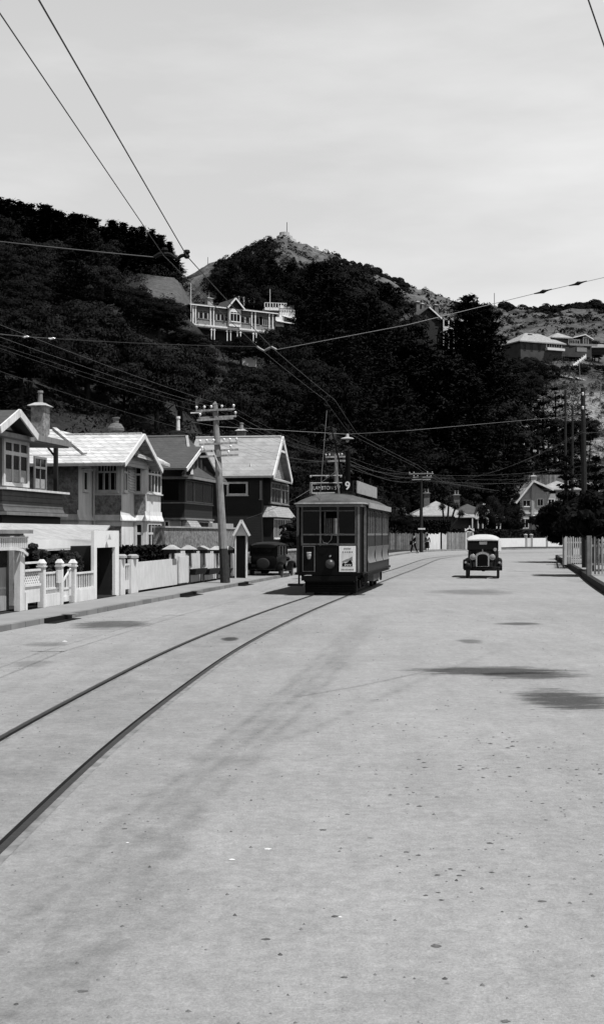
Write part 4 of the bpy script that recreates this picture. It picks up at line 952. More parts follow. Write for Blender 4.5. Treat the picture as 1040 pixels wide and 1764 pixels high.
# lattice panel, slatted fence and gate
def garden_fence():
    T = thing('garden_fence', 'white garden fence with lattice panel, slats and finial posts beside the garage', 'fence', ST((fs(70), FT, PZ)))
    a, b = fs(41), fs(68); z1 = fz(969, 55); zl1 = fz(984, 55); zl0 = fz(1010, 55)
    m = MB(ST); m.box(a, b, FT - .02, FT + .02, PZ + .16, zl0); m.box(a, b, FT - .05, FT + .05, zl0, zl0 + .06); m.box(a, b, FT - .05, FT + .05, zl1, zl1 + .05); m.box(a, b, FT - .03, FT + .03, z1 - .03, z1 + .02); m.box(a, a + .12, FT - .06, FT + .05, PZ, zl1 - .5)
    m.build('boarded_panel', 'white', T)
    m = MB(ST); h = zl1 - zl0 - .06; w = b - a; st = .13
    k = -h
    while k < w:
        for d, sg in ((0, 1), (.012, -1)):
            x0 = k; x1 = k + h; zA = zl0 + .06; zB = zl1
            if sg < 0: x0, x1 = x1, x0
            lo = max(0, min(x0, x1)); hi = min(w, max(x0, x1))
            if hi > lo + .02:
                f = lambda x: zA + (x - x0) / (x1 - x0) * (zB - zA)
                m.bar((a + lo, FT + d, f(lo)), (a + hi, FT + d, f(hi)), .012, .032, up=(0, 1, 0)) if False else m.bar((a + lo, FT + d, f(lo)), (a + hi, FT + d, f(hi)), .012, .03)
        k += st
    m.build('lattice', 'white', T)
    for px, py in ((72.5, 977), (103, 976), (126, 976)): finial_post(T, fs(px), .16, FT, fz(py, px))
    def slats(pa, pb, n):
        a, b = fs(pa), fs(pb); pm = (pa + pb) / 2; zt = fz(985, pm); zm = fz(1012, pm)
        m = MB(ST); m.box(a, b, FT - .03, FT + .03, zt - .05, zt); m.box(a, b, FT - .04, FT + .04, zm - .05, zm)
        m.box(a, b, FT + .01, FT + .04, PZ, zm - .05); m.box(a, b, FT - .06, FT + .005, PZ, PZ + .32); 
        for k in range(n): x = a + (k + .5) * (b - a) / n; m.box(x - .024, x + .024, FT - .008, FT + .008, zm, zt - .05)
        m.build('slatted_panel', 'white', T)
    slats(75, 101, 9); slats(129, 160, 10)
    a, b = fs(107), fs(122); G_ = MB(ST); zt = fz(981, 114); zm = fz(1012, 114)
    G_.box(a, b, FT - .02, FT + .03, zm - .05, zm); G_.box(a, a + .07, FT - .02, FT + .03, PZ + .06, zt); G_.box(b - .18, b, FT - .02, FT + .03, PZ + .06, zt); G_.box(a, b, FT - .02, FT + .03, PZ + .06, PZ + .2)
    G_.box(a + .07, b - .18, FT, FT + .01, PZ + .2, zm - .05); G_.bar((a, FT, zt - .35), (b, FT, zt), .04, .06); G_.box(a, b, FT - .02, FT + .03, fz(981, 114) + .10, fz(981, 114) + .15)
    for k in range(3): x = a + .12 + k * .2; G_.box(x, x + .06, FT - .01, FT + .01, zm, zt - .2)
    G_.build('gate', 'white', T)
    m = MB(ST); x = fs(97); z = fz(993, 97); m.box(x - .13, x + .13, FT - .1, FT - .05, z - .17, z + .17); m.build('letterbox', 'cream', T)
garden_fence()
# whitewashed doorway in the wall
def doorway():
    a0, a1 = fs(160), fs(203); zt = fz(914, 180); zd = fz(943, 182); d0, d1 = fs(165), fs(196.5)
    T = thing('walled_doorway', 'whitewashed square doorway with dark recessed door between fence and boards', 'doorway', ST((fs(180), FT, PZ)))
    m = MB(ST); m.box(a0, d0, FT - .04, FT + .05, PZ, zd); m.box(d1, a1, FT - .04, FT + .05, PZ, zd); m.box(a0, a1, FT - .04, FT + .05, zd, zt); m.build('surround', 'whitewash', T)
    m = MB(ST); m.box(d0, d1, FT - .08, FT + 1.5, PZ, PZ + .03); m.box(d0 - .05, d0, FT + .101, FT + 2, PZ, zd); m.box(d1, d1 + .05, FT + .101, FT + 2, PZ, zd); m.box(d0 - .05, d1 + .05, FT + .101, FT + 2, zd, zd + .05); m.build('passage', 'shaded', T)  # the passage's shade is painted into its near-black colour
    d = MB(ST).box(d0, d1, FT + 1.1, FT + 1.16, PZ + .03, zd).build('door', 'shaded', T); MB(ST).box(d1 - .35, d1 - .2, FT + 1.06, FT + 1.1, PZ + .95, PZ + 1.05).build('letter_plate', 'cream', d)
    m = MB(ST); xm = fs(181); z = fz(926, 181); m.prism([(xm - .14, FT - .15, z - .06), (xm + .14, FT - .15, z - .06), (xm, FT - .15, z + .1)], (0, .03, 0)); m.build('wall_lamp', 'concrete', T)
doorway()
def carport():
    """long shed roof behind the garden fence"""
    t0 = FT + .9; a0 = s_at(30, t0); a1 = s_at(161, t0) ; ze = zat(ST, 929, s_at(100, t0), t0); zr = zat(ST, 903.5, s_at(110, t0 + 2), t0 + 2)
    T = thing('garden_shed', 'long open garden shed under a pale scalloped roof behind the white fence', 'shed', ST((a0 + 2, t0 + 1.5, PZ)))
    b = s_at(190, t0 + 1.8)
    m = MB(ST); m.slab([(a0, t0 - .1, ze), (a1 + .3, t0 - .1, ze), (b, t0 + 1.8, zr), (a0 + 1.0, t0 + 1.8, zr)], .06); m.slab([(a0 + 1.0, t0 + 1.801, zr), (b, t0 + 1.801, zr), (b, t0 + 3.6, ze), (a0, t0 + 3.6, ze)], .06); m.build('roof', 'concrete', T)
    m = MB(ST); m.box(a0, a1 + .3, t0 - .16, t0 - .11, ze - .26, ze - .0); n = 60
    for k in range(n): x = a0 + (k + .5) * (a1 - a0) / n; m.box(x - .03, x + .03, t0 - .155, t0 - .115, ze - .31, ze - .26)
    m.build('valance', 'whitewash', T)
    m = MB(ST); m.box(a0, a1 + 1, t0 + 3.3, t0 + 3.4, PZ, ze + .1); m.box(a0, a0 + .1, t0 + .1, t0 + 3.3, PZ, ze); m.box(a1 - .1, a1, t0 + .1, t0 + 3.3, PZ, ze); m.build('wall', 'concrete', T)
carport()
def board_fence():
    T = thing('board_fence', 'tall white boarded fence with capped gate piers below the plastered house', 'fence', ST((fs(255), FT, PZ)))
    a0, a1 = fs(236), fs(304); z0 = fz(968.5, 236); z1 = fz(962, 304)
    m = MB(ST); m.hexa([(a0, FT - .03, PZ + .06), (a1, FT - .03, PZ + .06), (a1, FT + .03, PZ + .06), (a0, FT + .03, PZ + .06), (a0, FT - .03, z0), (a1, FT - .03, z1), (a1, FT + .03, z1), (a0, FT + .03, z0)]); m.box(a0, a1, FT - .05, FT + .05, z1 + .0, z1 + .03) if False else None
    m.build('boards', 'palings', T)
    for a, b in ((205, 213), (223, 235.5)):
        m = MB(ST); x0, x1 = fs(a), fs(b); z = fz(964, a); m.box(x0, x1, FT - .06, FT + .06, PZ, z); p = m.build('gate_pier', 'palings', T)
        m = MB(ST); xm = (x0 + x1) / 2; m.lathe((xm, FT, z), (0, 0, 1), [(0, .12), (.04, .13), (.05, .19), (.12, .19), (.16, .12)], 8); m.build('cap', 'concrete', p)
    a, b = fs(213.5), fs(222.5); zt = fz(971, 218); m = MB(ST); m.box(a, b, FT - .02, FT + .02, PZ + .15, fz(1000, 218)); m.box(a, b, FT - .03, FT + .03, zt - .06, zt)
    for k in range(3): x = a + .04 + k * (b - a - .12) / 2; m.box(x, x + .06, FT - .02, FT + .02, fz(1000, 218), zt - .06)
    m.build('gate', 'palings', T)
board_fence()
def pillar_fence():
    T = thing('pillared_fence', 'pale panelled fence with roughcast pillars under pyramidal caps', 'fence', ST((fs(350), FT, PZ)))
    px = [293.5, 322.5, 347, 370.5, 392, 405]
    for i, p in enumerate(px):
        s = fs(p, FT + .1); w = .09; zt = zat(ST, 953, s, FT); m = MB(ST); m.box(s - w, s + w, FT - .01, FT + .10, PZ, zt); q = m.build('pillar', 'stipple' if i else 'shaded', T)
        m = MB(ST); m.box(s - w - .17, s + w + .17, FT - .20, FT + .29, zt + .001, zt + .14); r = m.build('corbel', 'shaded', q)
        m = MB(ST); e = w + .2; m.hexa([(s - e, FT - .24, zt + .141), (s + e, FT - .24, zt + .141), (s + e, FT + .33, zt + .141), (s - e, FT + .33, zt + .141), (s - .05, FT, zt + .30), (s + .05, FT, zt + .30), (s + .05, FT + .1, zt + .30), (s - .05, FT + .1, zt + .30)]); m.build('cap', 'concrete', q)
    segs = list(zip(px[:-1], px[1:]))
    for i, (a, b) in enumerate(segs):
        x0, x1 = fs(a) + .13, fs(b) - .13
        if x1 - x0 < .3: continue
        zt = zat(ST, 955, x0, FT); m = MB(ST); m.box(x0, x1, FT + .02, FT + .08, PZ + .05, zt)
        n = 6
        for k in range(n): xx = x0 + (k + .2) * (x1 - x0) / n; m.box(xx, xx + (x1 - x0) / n * .55, FT + .02, FT + .08, zt, zt + .10)
        q = m.build('panel', 'palings', T)
    x0, x1 = fs(304.5), fs(320); m = MB(ST); m.box(x0, x1, FT - .12, FT - .04, PZ + .1, fz(958, 311)); m.build('panel', 'palings', T)
    for a, b in ((333, 353), (357, 376), (381, 397)):
        x0, x1 = fs(a, FT - .2), fs(b, FT - .2); zt = zat(ST, 980.5, x0, FT - .2); m = MB(ST); m.hexa([(x0 + .1, FT - .24, zt - .22), (x1 - .1, FT - .24, zt - .22), (x1 - .1, FT - .06, zt - .22), (x0 + .1, FT - .06, zt - .22), (x0, FT - .32, zt), (x1, FT - .32, zt), (x1, FT - .06, zt), (x0, FT - .06, zt)]); m.build('planter_box', 'shaded', T)
pillar_fence()
def retaining_wall():
    t = 3.3; a0, a1 = s_at(279, t), s_at(408, t); m = MB(ST); m.box(a0, a1, t, t + .35, .1, zat(ST, 910, s_at(330, t), t)); w = m.build('roughcast_wall', 'stipdark'); tag(w, 'long grey roughcast garden wall behind the pillared fence', 'wall')
    z = zat(ST, 910, s_at(330, t), t); m = MB(ST); m.box(a0, a1, t - .05, t + .4, z + .002, z + .07); m.build('coping', 'concrete', w)
    m = MB(ST); b0, b1 = s_at(366, t + .6), s_at(402, t + .6); m.box(b0, b1, t + .6, t + .8, z - .5, zat(ST, 901, b0, t + .6)); o = m.build('garden_wall', 'concrete'); tag(o, 'short pale wall piece showing above the roughcast wall by the pole', 'wall')
retaining_wall()
def gate_hut():
    p = P(404.5, 919, 52.6); f = Fr(p.x, p.y, 84); w = .54; zt = zat(f, 895, w / 2, 0); zf = zat(f, 921, w / 2, 0); a0, a1, am = 0, w, w / 2
    T = thing('lych_gate', 'small white gabled gateway with open dark passage beside the parked car', 'gateway', f((am, .5, PZ)))
    m = MB(f); m.slab([(a0 - .07, -.15, zf), (am, -.15, zt), (am, .8, zt), (a0 - .07, .8, zf)], .06); m.slab([(am, -.15, zt), (a1 + .07, -.15, zf), (a1 + .07, .8, zf), (am, .8, zt)], .06); m.build('roof', 'concrete', T)
    m = MB(f); m.bar((a0 - .08, -.18, zf - .05), (am, -.18, zt - .03), .05, .10); m.bar((am, -.18, zt - .03), (a1 + .08, -.18, zf - .05), .05, .10); m.build('bargeboard', 'white', T)
    m = MB(f); m.box(a0, a0 + .06, 0, .7, PZ, zf); m.box(a1 - .08, a1, 0, .7, PZ, zf); m.box(a0 + .06, a1 - .08, .62, .7, PZ, zf); m.build('wall', 'cream', T)
    m = MB(f); m.prism([(a0, 0, zf - .04), (a1, 0, zf - .04), (am, 0, zt - .12)], (0, .06, 0)); m.build('gable_wall', 'whitewash', T)
    m = MB(f); m.box(a0 + .061, a1 - .081, .4, .45, PZ, zf - .06); m.build('door', 'shaded', T)
gate_hut()
m = MB(ST); a0, a1 = s_at(436, 2.2), s_at(520, 2.2); m.box(a0, a1, 2.2, 2.6, .1, 1.0); o = m.build('rubble_wall', 'stone'); tag(o, 'low rubble stone wall behind the parked car', 'wall')
m = MB(ST); m.box(a0, a1, 2.15, 2.65, 1.002, 1.08); m.build('coping', 'concrete', o)

# ------------------------------------------------------------------ poles
def arm(parent, c, along, half, z, tilt=0, w=.07, h=.075, pins=(), ins='insul', m='pole', name='crossarm'):
    """crossarm through c at height z, `along` a horizontal unit vector"""
    a = Vector(along); p = Vector((c[0], c[1], z)); q = Vector((0, 0, tilt))
    o = MB().bar(p - a * half - q, p + a * half + q, w, h).build(name, m, parent)
    for k in pins:
        b = p + a * half * k + q * k + Vector((0, 0, h / 2)); MB().lathe(b, (0, 0, 1), [(0, .012), (.06, .012), (.065, .045), (.12, .05), (.15, .025)], 8).build('insulator', ins, o)
    return o
bx = G(388, 1004, .11); tp = P(370.5, 697, bx.y + .3)
pl = thing('utility_pole', 'leaning wooden utility pole with many crossarms beside the left footpath', 'utility pole', bx, 'wooden poles carrying wires')
cut = bx + (tp - bx) * .19
MB().tube([cut, bx + (tp - bx) * .5, tp], [.165, .145, .10], 10).build('pole_shaft', 'pole', pl)
MB().tube([bx, cut], [.19, .168], 10).build('tarred_foot', 'tarred', pl)
MB().lathe(tp, (0, 0, 1), [(0, .11), (.12, .02)], 10).build('pole_cap', 'pole', pl)
AX = Vector((.985, .17, 0))
def on_pole(py): q = (1004 - py) / 307; return bx + (tp - bx) * q
ARMS = []
for py, half, pins, dy, sh in ((707, .75, (-.95, -.55, -.2, .35, .95), -.14, 0), (718, .74, (-.9, .95), .14, .05), (723, .70, (), -.14, -.02), (765, .74, (-.95, -.6, -.25, .3, .6, .95), -.15, .05), (776, .74, (-.9, .6), .15, .05), (786, .74, (.5,), -.15, .05)):
    c = on_pole(py); c = Vector((c.x + sh, c.y + dy, c.z)); arm(pl, c, AX, half, c.z, .05, pins=pins); ARMS.append(c)
c = on_pole(785); MB().bar(c + Vector((-.18, -.22, -.05)) + Vector((0, 0, .25)), c + Vector((.12, -.22, -.55)), .04).build('brace', 'cream', pl)
for py, sgn in ((711, -1),):
    c = on_pole(py); MB().bar(c + Vector((-.95, -.1, -.02)), c + Vector((-.5, -.1, .0)), .05).build('side_bracket', 'cream', pl)
def pole(name_label, base_pt, top_pt, r0, r1, arms, m='poledark', cat='utility pole', name='utility_pole'):
    t = thing(name, name_label, cat, base_pt, 'wooden poles carrying wires')
    MB().tube([base_pt, (Vector(base_pt) + Vector(top_pt)) / 2, top_pt], [r0, (r0 + r1) / 2, r1], 9).build('pole_shaft', m, t)
    for py, half, pins, D, px in arms:
        c = P(px, py, D); arm(t, c, (1, 0, 0), half, c.z, .02, .08, .1, pins, m='pole')
    return t
b = P(579, 919, 75); b.z = .1; pole('grey utility pole with insulated crossarms behind the tram roof', b, P(579, 784, 75), .16, .12, ((787, .62, (-.95, -.6, .3, .6), 74.8, 578), (794, .62, (), 74.8, 582)), 'pole')
b = P(599, 919, 70); b.z = .1; pole('black steel pole behind the number box of the tram', b, P(599, 779, 70), .15, .14, (), 'black')
b = G(725, 951.5); P3 = b; p3 = pole('tall utility pole beside the two walkers at the bend', b, P(725, 813, b.y), .22, .13, ((816, 1.3, (-.95, -.6, .5, .9), b.y - .15, 725), (822, 1.0, (-.9, -.5, .5, .9), b.y + .15, 727), (826, 1.0, (), b.y - .15, 725)), 'poledark')
MB().box(b.x - .35, b.x + .4, b.y - .25, b.y - .1, P(725, 911, b.y).z - .08, P(725, 911, b.y).z + .08).build('pole_sign', 'cream', p3)
b = G(1007, 978, .25); PR = b; pr = pole('tall dark pole on the right footpath among the picket fences', b, P(1003, 668, b.y), .17, .11, (), 'poledark')
for py in (681, 705):
    c = P(1003, py, b.y - .2); MB().lathe(c, (0, 0, 1), [(0, .05), (.12, .06), (.16, .03)], 8).build('insulator', 'insul', pr)
for px, top, D, lab in ((973, 672, 110, 'slender dark pole behind the right-hand conifers'), (985, 700, 118, 'thin dark pole just left of the tall right pole')):
    b = P(px, 919, D); b.z = .1; pole(lab, b, P(px, top, D), .15, .10, (), 'poledark')
for px, top, base_, D, lab in ((329, 486, 575, 184.5, 'white flagpole at the near corner of the hillside villa'), (465, 498, 535, 196, 'white flagpole behind the hillside villa roof')):
    a = P(px, top, D); bb = P(px, base_, D); t = MB().tube([bb, a], [.07, .04], 6).build('flagpole', 'white'); tag(t, lab, 'flagpole')

# ------------------------------------------------------------------ wires
def wire(pts, r, label, m='wire', sag=0, name='overhead_wire', group='wires strung across the street', n=10):
    out = []
    for a, b in zip(pts[:-1], pts[1:]):
        a = Vector(a); b = Vector(b)
        for k in range(n): q = k / n; p = a.lerp(b, q); p.z -= 4 * sag * q * (1 - q); out.append(p)
    out.append(Vector(pts[-1])); o = MB().tube(out, r, 5).build(name, m); return tag(o, label, 'wire', group)
WZ = 6.3
def wp(px, py): return P(px, py, (WZ - EYE) * FPX / (HY - py))
def track_at(y): return float(np.interp(y, TR[:, 1], TR[:, 0]))
for side, pxs, lab in ((0, [(-30, -35), (283, 441), (447, 600)], 'left-hand trolley wire'), (1, [(70, 0), (322, 441), (470, 600)], 'right-hand trolley wire')):
    off = -.16 if side == 0 else .16
    a = wp(*pxs[0]) if side else wp(8, 30); b1 = wp(*pxs[1]); c1 = wp(*pxs[2]); a2 = a + (a - b1) * 1.2; a2.z = WZ
    pts = [a2, b1, c1, Vector((track_at(40) + off, 40, WZ)), Vector((track_at(54) - .9 + off, 53.8, WZ)), Vector((track_at(78) + off, 78, WZ)), Vector((track_at(104) + off, 104, WZ)), Vector((track_at(125) + off, 125, WZ))]
    wire(pts, .008 if side else .0065, lab + ' running overhead down the track', 'wire', .02)
def pulloff(pts_px, lab, m='iron'):
    t = MB(); ps = [wp(*p) for p in pts_px]; D = ps[0].y
    ps = [P(px, py, D) for px, py in pts_px]
    t.tube(ps, .03, 6); o = t.build('wire_hanger', m); tag(o, lab, 'wire fitting', 'fittings holding the trolley wires'); return o, D
h, D1 = pulloff([(266, 443), (274, 438), (284, 436), (294, 438.5), (302, 444), (306, 446), (312, 441), (320, 439), (324, 440)], 'dark curved pull-off fitting against the sky by the skyline pines')
for p in ((284, 434), (322, 438)): MB().lathe(P(p[0], p[1] + 5, D1), (0, 0, 1), [(-.02, .03), (.01, .05), (.05, .03), (.07, .055), (.11, .04)], 8).build('insulator', 'iron', h)
h, D2 = pulloff([(442, 597), (448, 601), (455, 604.5), (463, 600), (468, 598), (476, 602.5)], 'pale pull-off fitting in front of the villa garden', 'tramtrim')
wire([P(-200, 392, D1 + 1.5), P(266, 443, D1)], .008, 'bright pull-off wire at left from the curved fitting', 'wirelight', .02)
wire([P(476, 602.5, D2), P(700, 560, D2 + .3), P(935, 502, D2 + 1), P(995, 488, D2 + 1), P(1250, 430, D2 + 2)], .008, 'long span wire rising rightwards across trees and sky with two dark insulators', 'wirelight', .0)
wire([P(442, 597, D2), P(92, 583, D2 - 1)], .006, 'faint span wire continuing left before the dark hillside', 'wire', .03)
wire([P(90, 583, D2 - 1), P(45, 580, D2 - 1), P(-150, 560, D2 - 2)], .008, 'short bright wire between two insulators at left', 'wirelight', .0)
for px, py, D, s_ in ((935, 502, D2 + .95, 1), (995, 488, D2 + 1, 1), (45, 580, D2 - 1, .38), (90, 583, D2 - 1, .38)):
    o = MB().tube([P(px - 16 * s_, py + (4 if s_ == 1 else -.5) * s_, D), P(px - 6 * s_, py + 2 * s_, D), P(px, py, D), P(px + 6 * s_, py - 1.5 * s_, D), P(px + 15 * s_, py - 4 * s_ * (s_ == 1), D)], [.012, .025, .05 * s_, .022, .01], 7).build('strain_insulator', 'iron' if s_ == 1 else 'insul')
    tag(o, {935: 'dark strain insulator on the span wire left of its twin above the far ridge', 995: 'dark strain insulator on the span wire nearest the right edge', 45: 'white strain insulator at left over the dark woods', 90: 'white strain insulator right of its twin over the dark woods'}[px], 'insulator')
DL = 53.8
wire([P(330, 727, DL - 4), P(376, 735, DL - 2), P(598, 748, DL), P(700, 742, DL + 3), P(935, 721, DL + 7), P(1003, 716, PR.y)], .009, 'span wire carrying the street lamp behind the tram', 'wirelight', 0)
L = thing('street_lamp', 'hanging street lamp with flat round shade on the span wire', 'street lamp', P(598, 748, DL))
MB().lathe(P(598, 756, DL), (0, 0, 1), [(-.02, .03), (.0, .30), (.04, .24), (.08, .08), (.22, .06)], 16).build('lamp_shade', 'concrete', L)
MB().lathe(P(598, 760, DL), (0, 0, 1), [(-.05, .03), (0, .08), (.07, .06)], 10).build('bulb', 'lens', L); MB().tube([P(598, 748, DL), P(598, 752, DL)], .02).build('lamp_stem', 'iron', L)
wire([P(985, -80, 13), P(1040, 80, 14.2), P(1100, 230, 16)], .009, 'short wire crossing the top right corner of the sky', 'wire', 0)
prev = Vector((-11.5, 3, 6.6))
labs = ['topmost telephone wire left of the leaning pole', 'second telephone wire left of the leaning pole', 'third telephone wire left of the leaning pole', 'lowest telephone wire left of the leaning pole', 'thin telephone wire from the lower arms of the leaning pole']
for i, (k, ai, dz) in enumerate(((-.9, 0, .2), (-.3, 0, .2), (.6, 0, .2), (-.8, 1, 0), (.3, 3, -.6))):
    a = ARMS[ai] + AX * .72 * k + Vector((0, 0, .15)); b = prev + Vector((k * .7, 0, dz + .1 * i)); wire([b, a], .0045, labs[i], 'wirelight' if i in (1, 2) else 'wire', .35, n=16)
P2 = P(579, 786, 74.8)
for i, (k, ai, kk) in enumerate(((-.9, 0, -.9), (-.2, 0, -.5), (.4, 0, .3), (.9, 0, .6), (.9, 1, .9), (-.6, 3, -.9), (.3, 3, 0), (.9, 3, .7))):
    a = ARMS[ai] + AX * .72 * k + Vector((0, 0, .15)); b = P2 + Vector((kk * .6, 0, .12 if i < 5 else -.25)); wire([a, b], .0045, 'wire in the bundle between the leaning pole and the pole behind the tram', 'wire', .3 + .05 * (i % 3), n=12)
P3t = P(725, 816, P3.y)
for i in range(8):
    a = P2 + Vector((-.6 + i * .17, 0, .12 - .3 * (i % 2))); b = P3t + Vector((-1.2 + i * .33, 0, .15 - .8 * (i % 3) * .5)); wire([a, b], .007, 'wire in the bundle between the tram pole and the pole at the bend', 'wire', .5 + .12 * (i % 3), n=12)
for i, (px, py, D) in enumerate(((1003, 745, 62), (1003, 742, 62), (985, 800, 118), (985, 790, 118), (1150, 790, 150), (1150, 800, 150), (1150, 770, 130))):
    a = P3t + Vector((.4 - i * .25, 0, -.3 * (i % 3))); wire([a, P(px, py, D)], .008, 'wire fanning right from the pole at the bend', 'wirelight' if i % 3 == 2 else 'wire', 1.2, n=12)
wire([P(1003, 745, 62), P(400, 880, 46) if False else P(1300, 690, 40)], .01, 'wire leaving the tall right pole towards the right edge', 'wire', .3)
wire([P(425, 893, ST((s_at(425, 1.5), 1.5, 0)).y), P(510, 858, 47), P(578, 812, 74.8)], .008, 'service wire from the gabled gateway past the tram', 'wirelight', .05)

# ------------------------------------------------------------------ picket fences and kerb side things on the right
def pickets(name, label, p0, p1, zb, h, m, n, post=(0,), ph=.2, wd=.07, solid=False):
    p0 = Vector(p0); p1 = Vector(p1); d = (p1 - p0).normalized(); L = (p1 - p0).length; f = Fr(p0.x, p0.y, math.degrees(math.atan2(d.x, d.y)), zb)
    T = thing(name, label, 'fence', Vector((p0.x, p0.y, zb)))
    b = MB(f)
    for k in range(n):
        x = (k + .5) * L / n; w = (L / n * .485 if solid else wd / 2); hh = h * (1 + .03 * math.sin(k * 2.3)); b.box(x - w, x + w, -.02, .0, .06, hh)
        if not solid: b.prism([(x - w, -.02, hh + .001), (x + w, -.02, hh + .001), (x, -.02, hh + .06)], (0, .02, 0))
    b.build('pickets', m, T)
    b = MB(f); b.box(0, L, .001, .07, h * .28, h * .28 + .09); b.box(0, L, .001, .07, h * .78, h * .78 + .09); b.build('rail', m, T)
    for q in post: 
        x = q * L; b = MB(f); b.box(x - .09, x + .09, -.03, .15, 0, h + ph); b.build('post', m, T)
    return T
pickets('picket_fence', 'near weathered picket fence at the right edge', P(1014, 919, 51.8).xy.to_3d(), P(1130, 919, 51.9).xy.to_3d(), .24, 1.55, 'oldpalings', 18, (0, .5, 1), .12, .085)
pickets('picket_fence', 'farther pale picket fence left of the tall right pole', P(973, 919, 70).xy.to_3d(), P(1007, 919, 70.5).xy.to_3d(), .24, 1.55, 'concrete', 9, (0, 1), .15, .08)
pickets('picket_fence', 'picket fence stretch running away past the street corner', P(974, 919, 84).xy.to_3d(), P(979, 919, 71).xy.to_3d(), .24, 1.65, 'oldpalings', 48, (0, .5, 1), .15, .09)
pickets('picket_fence', 'shaded picket fence stretch behind the tall right pole', P(1009, 919, 70.5).xy.to_3d(), P(1100, 919, 71).xy.to_3d(), .24, 1.55, 'oldpalings', 24, (0, 1), .15, .08)

# ------------------------------------------------------------------ fences and wall round the outside of the bend
def g3(px, py): p = G(px, py); return Vector((p.x, p.y, 0))
A = [g3(664, 948.5), g3(700, 948.7), g3(706, 948.8), g3(733, 948.6), g3(757, 948), g3(771, 948), g3(812, 947), g3(862, 944.6), g3(968, 942.2), g3(1150, 941)]
pickets('paling_fence', 'weathered paling fence behind the walkers, left part', A[0], A[3], 0, 2.0, 'oldpalings', 34, (0, .5, 1), .1, solid=True)
pickets('boarded_fence', 'bright boarded fence behind the woman walker', A[3] + Vector((.1, 0, 0)), A[4], 0, 1.95, 'white', 10, (0, 1), .15, solid=True)
pickets('side_gate', 'bright plain gate beside the boarded fence', A[4] + Vector((.35, 0, 0)), A[5] - Vector((.1, 0, 0)), 0, 1.9, 'white', 4, (0, 1), .1, solid=True)
pickets('paling_fence', 'dark weathered paling fence left of the oncoming car', A[5], A[6], 0, 2.1, 'oldpalings', 22, (0, 1), .1, solid=True)
m = MB(); d = (A[8] - A[7]).normalized(); nn = Vector((-d.y, d.x, 0)) * .3
pts = [A[6], A[7], A[8], A[9]]
for p, q in zip(pts[:-1], pts[1:]): m.hexa([p, q, q + nn, p + nn, p + Vector((0, 0, 1.35)), q + Vector((0, 0, 1.35)), q + nn + Vector((0, 0, 1.35)), p + nn + Vector((0, 0, 1.35))])
w = m.build('street_wall', 'whitewash'); tag(w, 'long pale concrete garden wall round the outside of the bend', 'wall')
for px in (902, 911.5, 938): q = A[7].lerp(A[8], (px - 862) / 106); m = MB(); m.box(q.x - .22, q.x + .22, q.y - .15, q.y + .2, 0, 1.75); m.lathe((q.x, q.y, 1.75), (0, 0, 1), [(0, .3), (.1, .3), (.2, .05)], 8); m.build('wall_pier', 'concrete', w)
q0 = A[7].lerp(A[8], (903.5 - 862) / 106); q1 = A[7].lerp(A[8], (910 - 862) / 106); m = MB(); m.bar(q0 + Vector((0, -.12, .7)), q1 + Vector((0, -.12, .7)), .06, 1.3); m.build('gate', 'cream', w)
# small white gateway over the fence behind the car
q = P(808, 919, 148); T = thing('garden_archway', 'small white gabled garden archway with finials behind the car roof', 'archway', Vector((q.x, q.y, 0)))
zt = P(0, 908, 148).z; m = MB(); x = q.x
m.box(x - .48, x - .36, 147.9, 148.1, 0, zt - .35); m.box(x + .36, x + .48, 147.9, 148.1, 0, zt - .35); m.box(x - .5, x + .5, 147.9, 148.1, zt - .62, zt - .5); m.build('post', 'white', T)
m = MB(); m.bar((x - .55, 148, zt - .45), (x, 148, zt - .1), .3, .14); m.bar((x, 148, zt - .1), (x + .55, 148, zt - .45), .3, .14); m.build('gable', 'white', T)
for dx, dz in ((-.5, -.38), (0, -.03), (.5, -.38)): MB().lathe((x + dx, 148, zt + dz), (0, 0, 1), [(0, .05), (.06, .03), (.12, .08), (.2, .03)], 8).build('finial', 'white', T)

# ------------------------------------------------------------------ simple background houses
def hip(m, x0, x1, y0, y1, z, h, th=.15):
    w = min(x1 - x0, y1 - y0) / 2
    if x1 - x0 >= y1 - y0: r0, r1 = (x0 + w, (y0 + y1) / 2, z + h), (x1 - w, (y0 + y1) / 2, z + h)
    else: r0, r1 = ((x0 + x1) / 2, y0 + w, z + h), ((x0 + x1) / 2, y1 - w, z + h)
    a, b, c, d = (x0, y0, z), (x1, y0, z), (x1, y1, z), (x0, y1, z)
    if x1 - x0 >= y1 - y0: fs_ = ([a, b, r1, r0], [b, c, r1], [c, d, r0, r1], [d, a, r0])
    else: fs_ = ([a, b, r0], [b, c, r1, r0], [c, d, r1], [d, a, r0, r1])
    for f in fs_: m.slab(f, th)
def bfr(px, D, head=90): p = P(px, 919, D); return Fr(p.x, p.y, head)
def bz(py, D): return EYE - (py - HY) / FPX * D
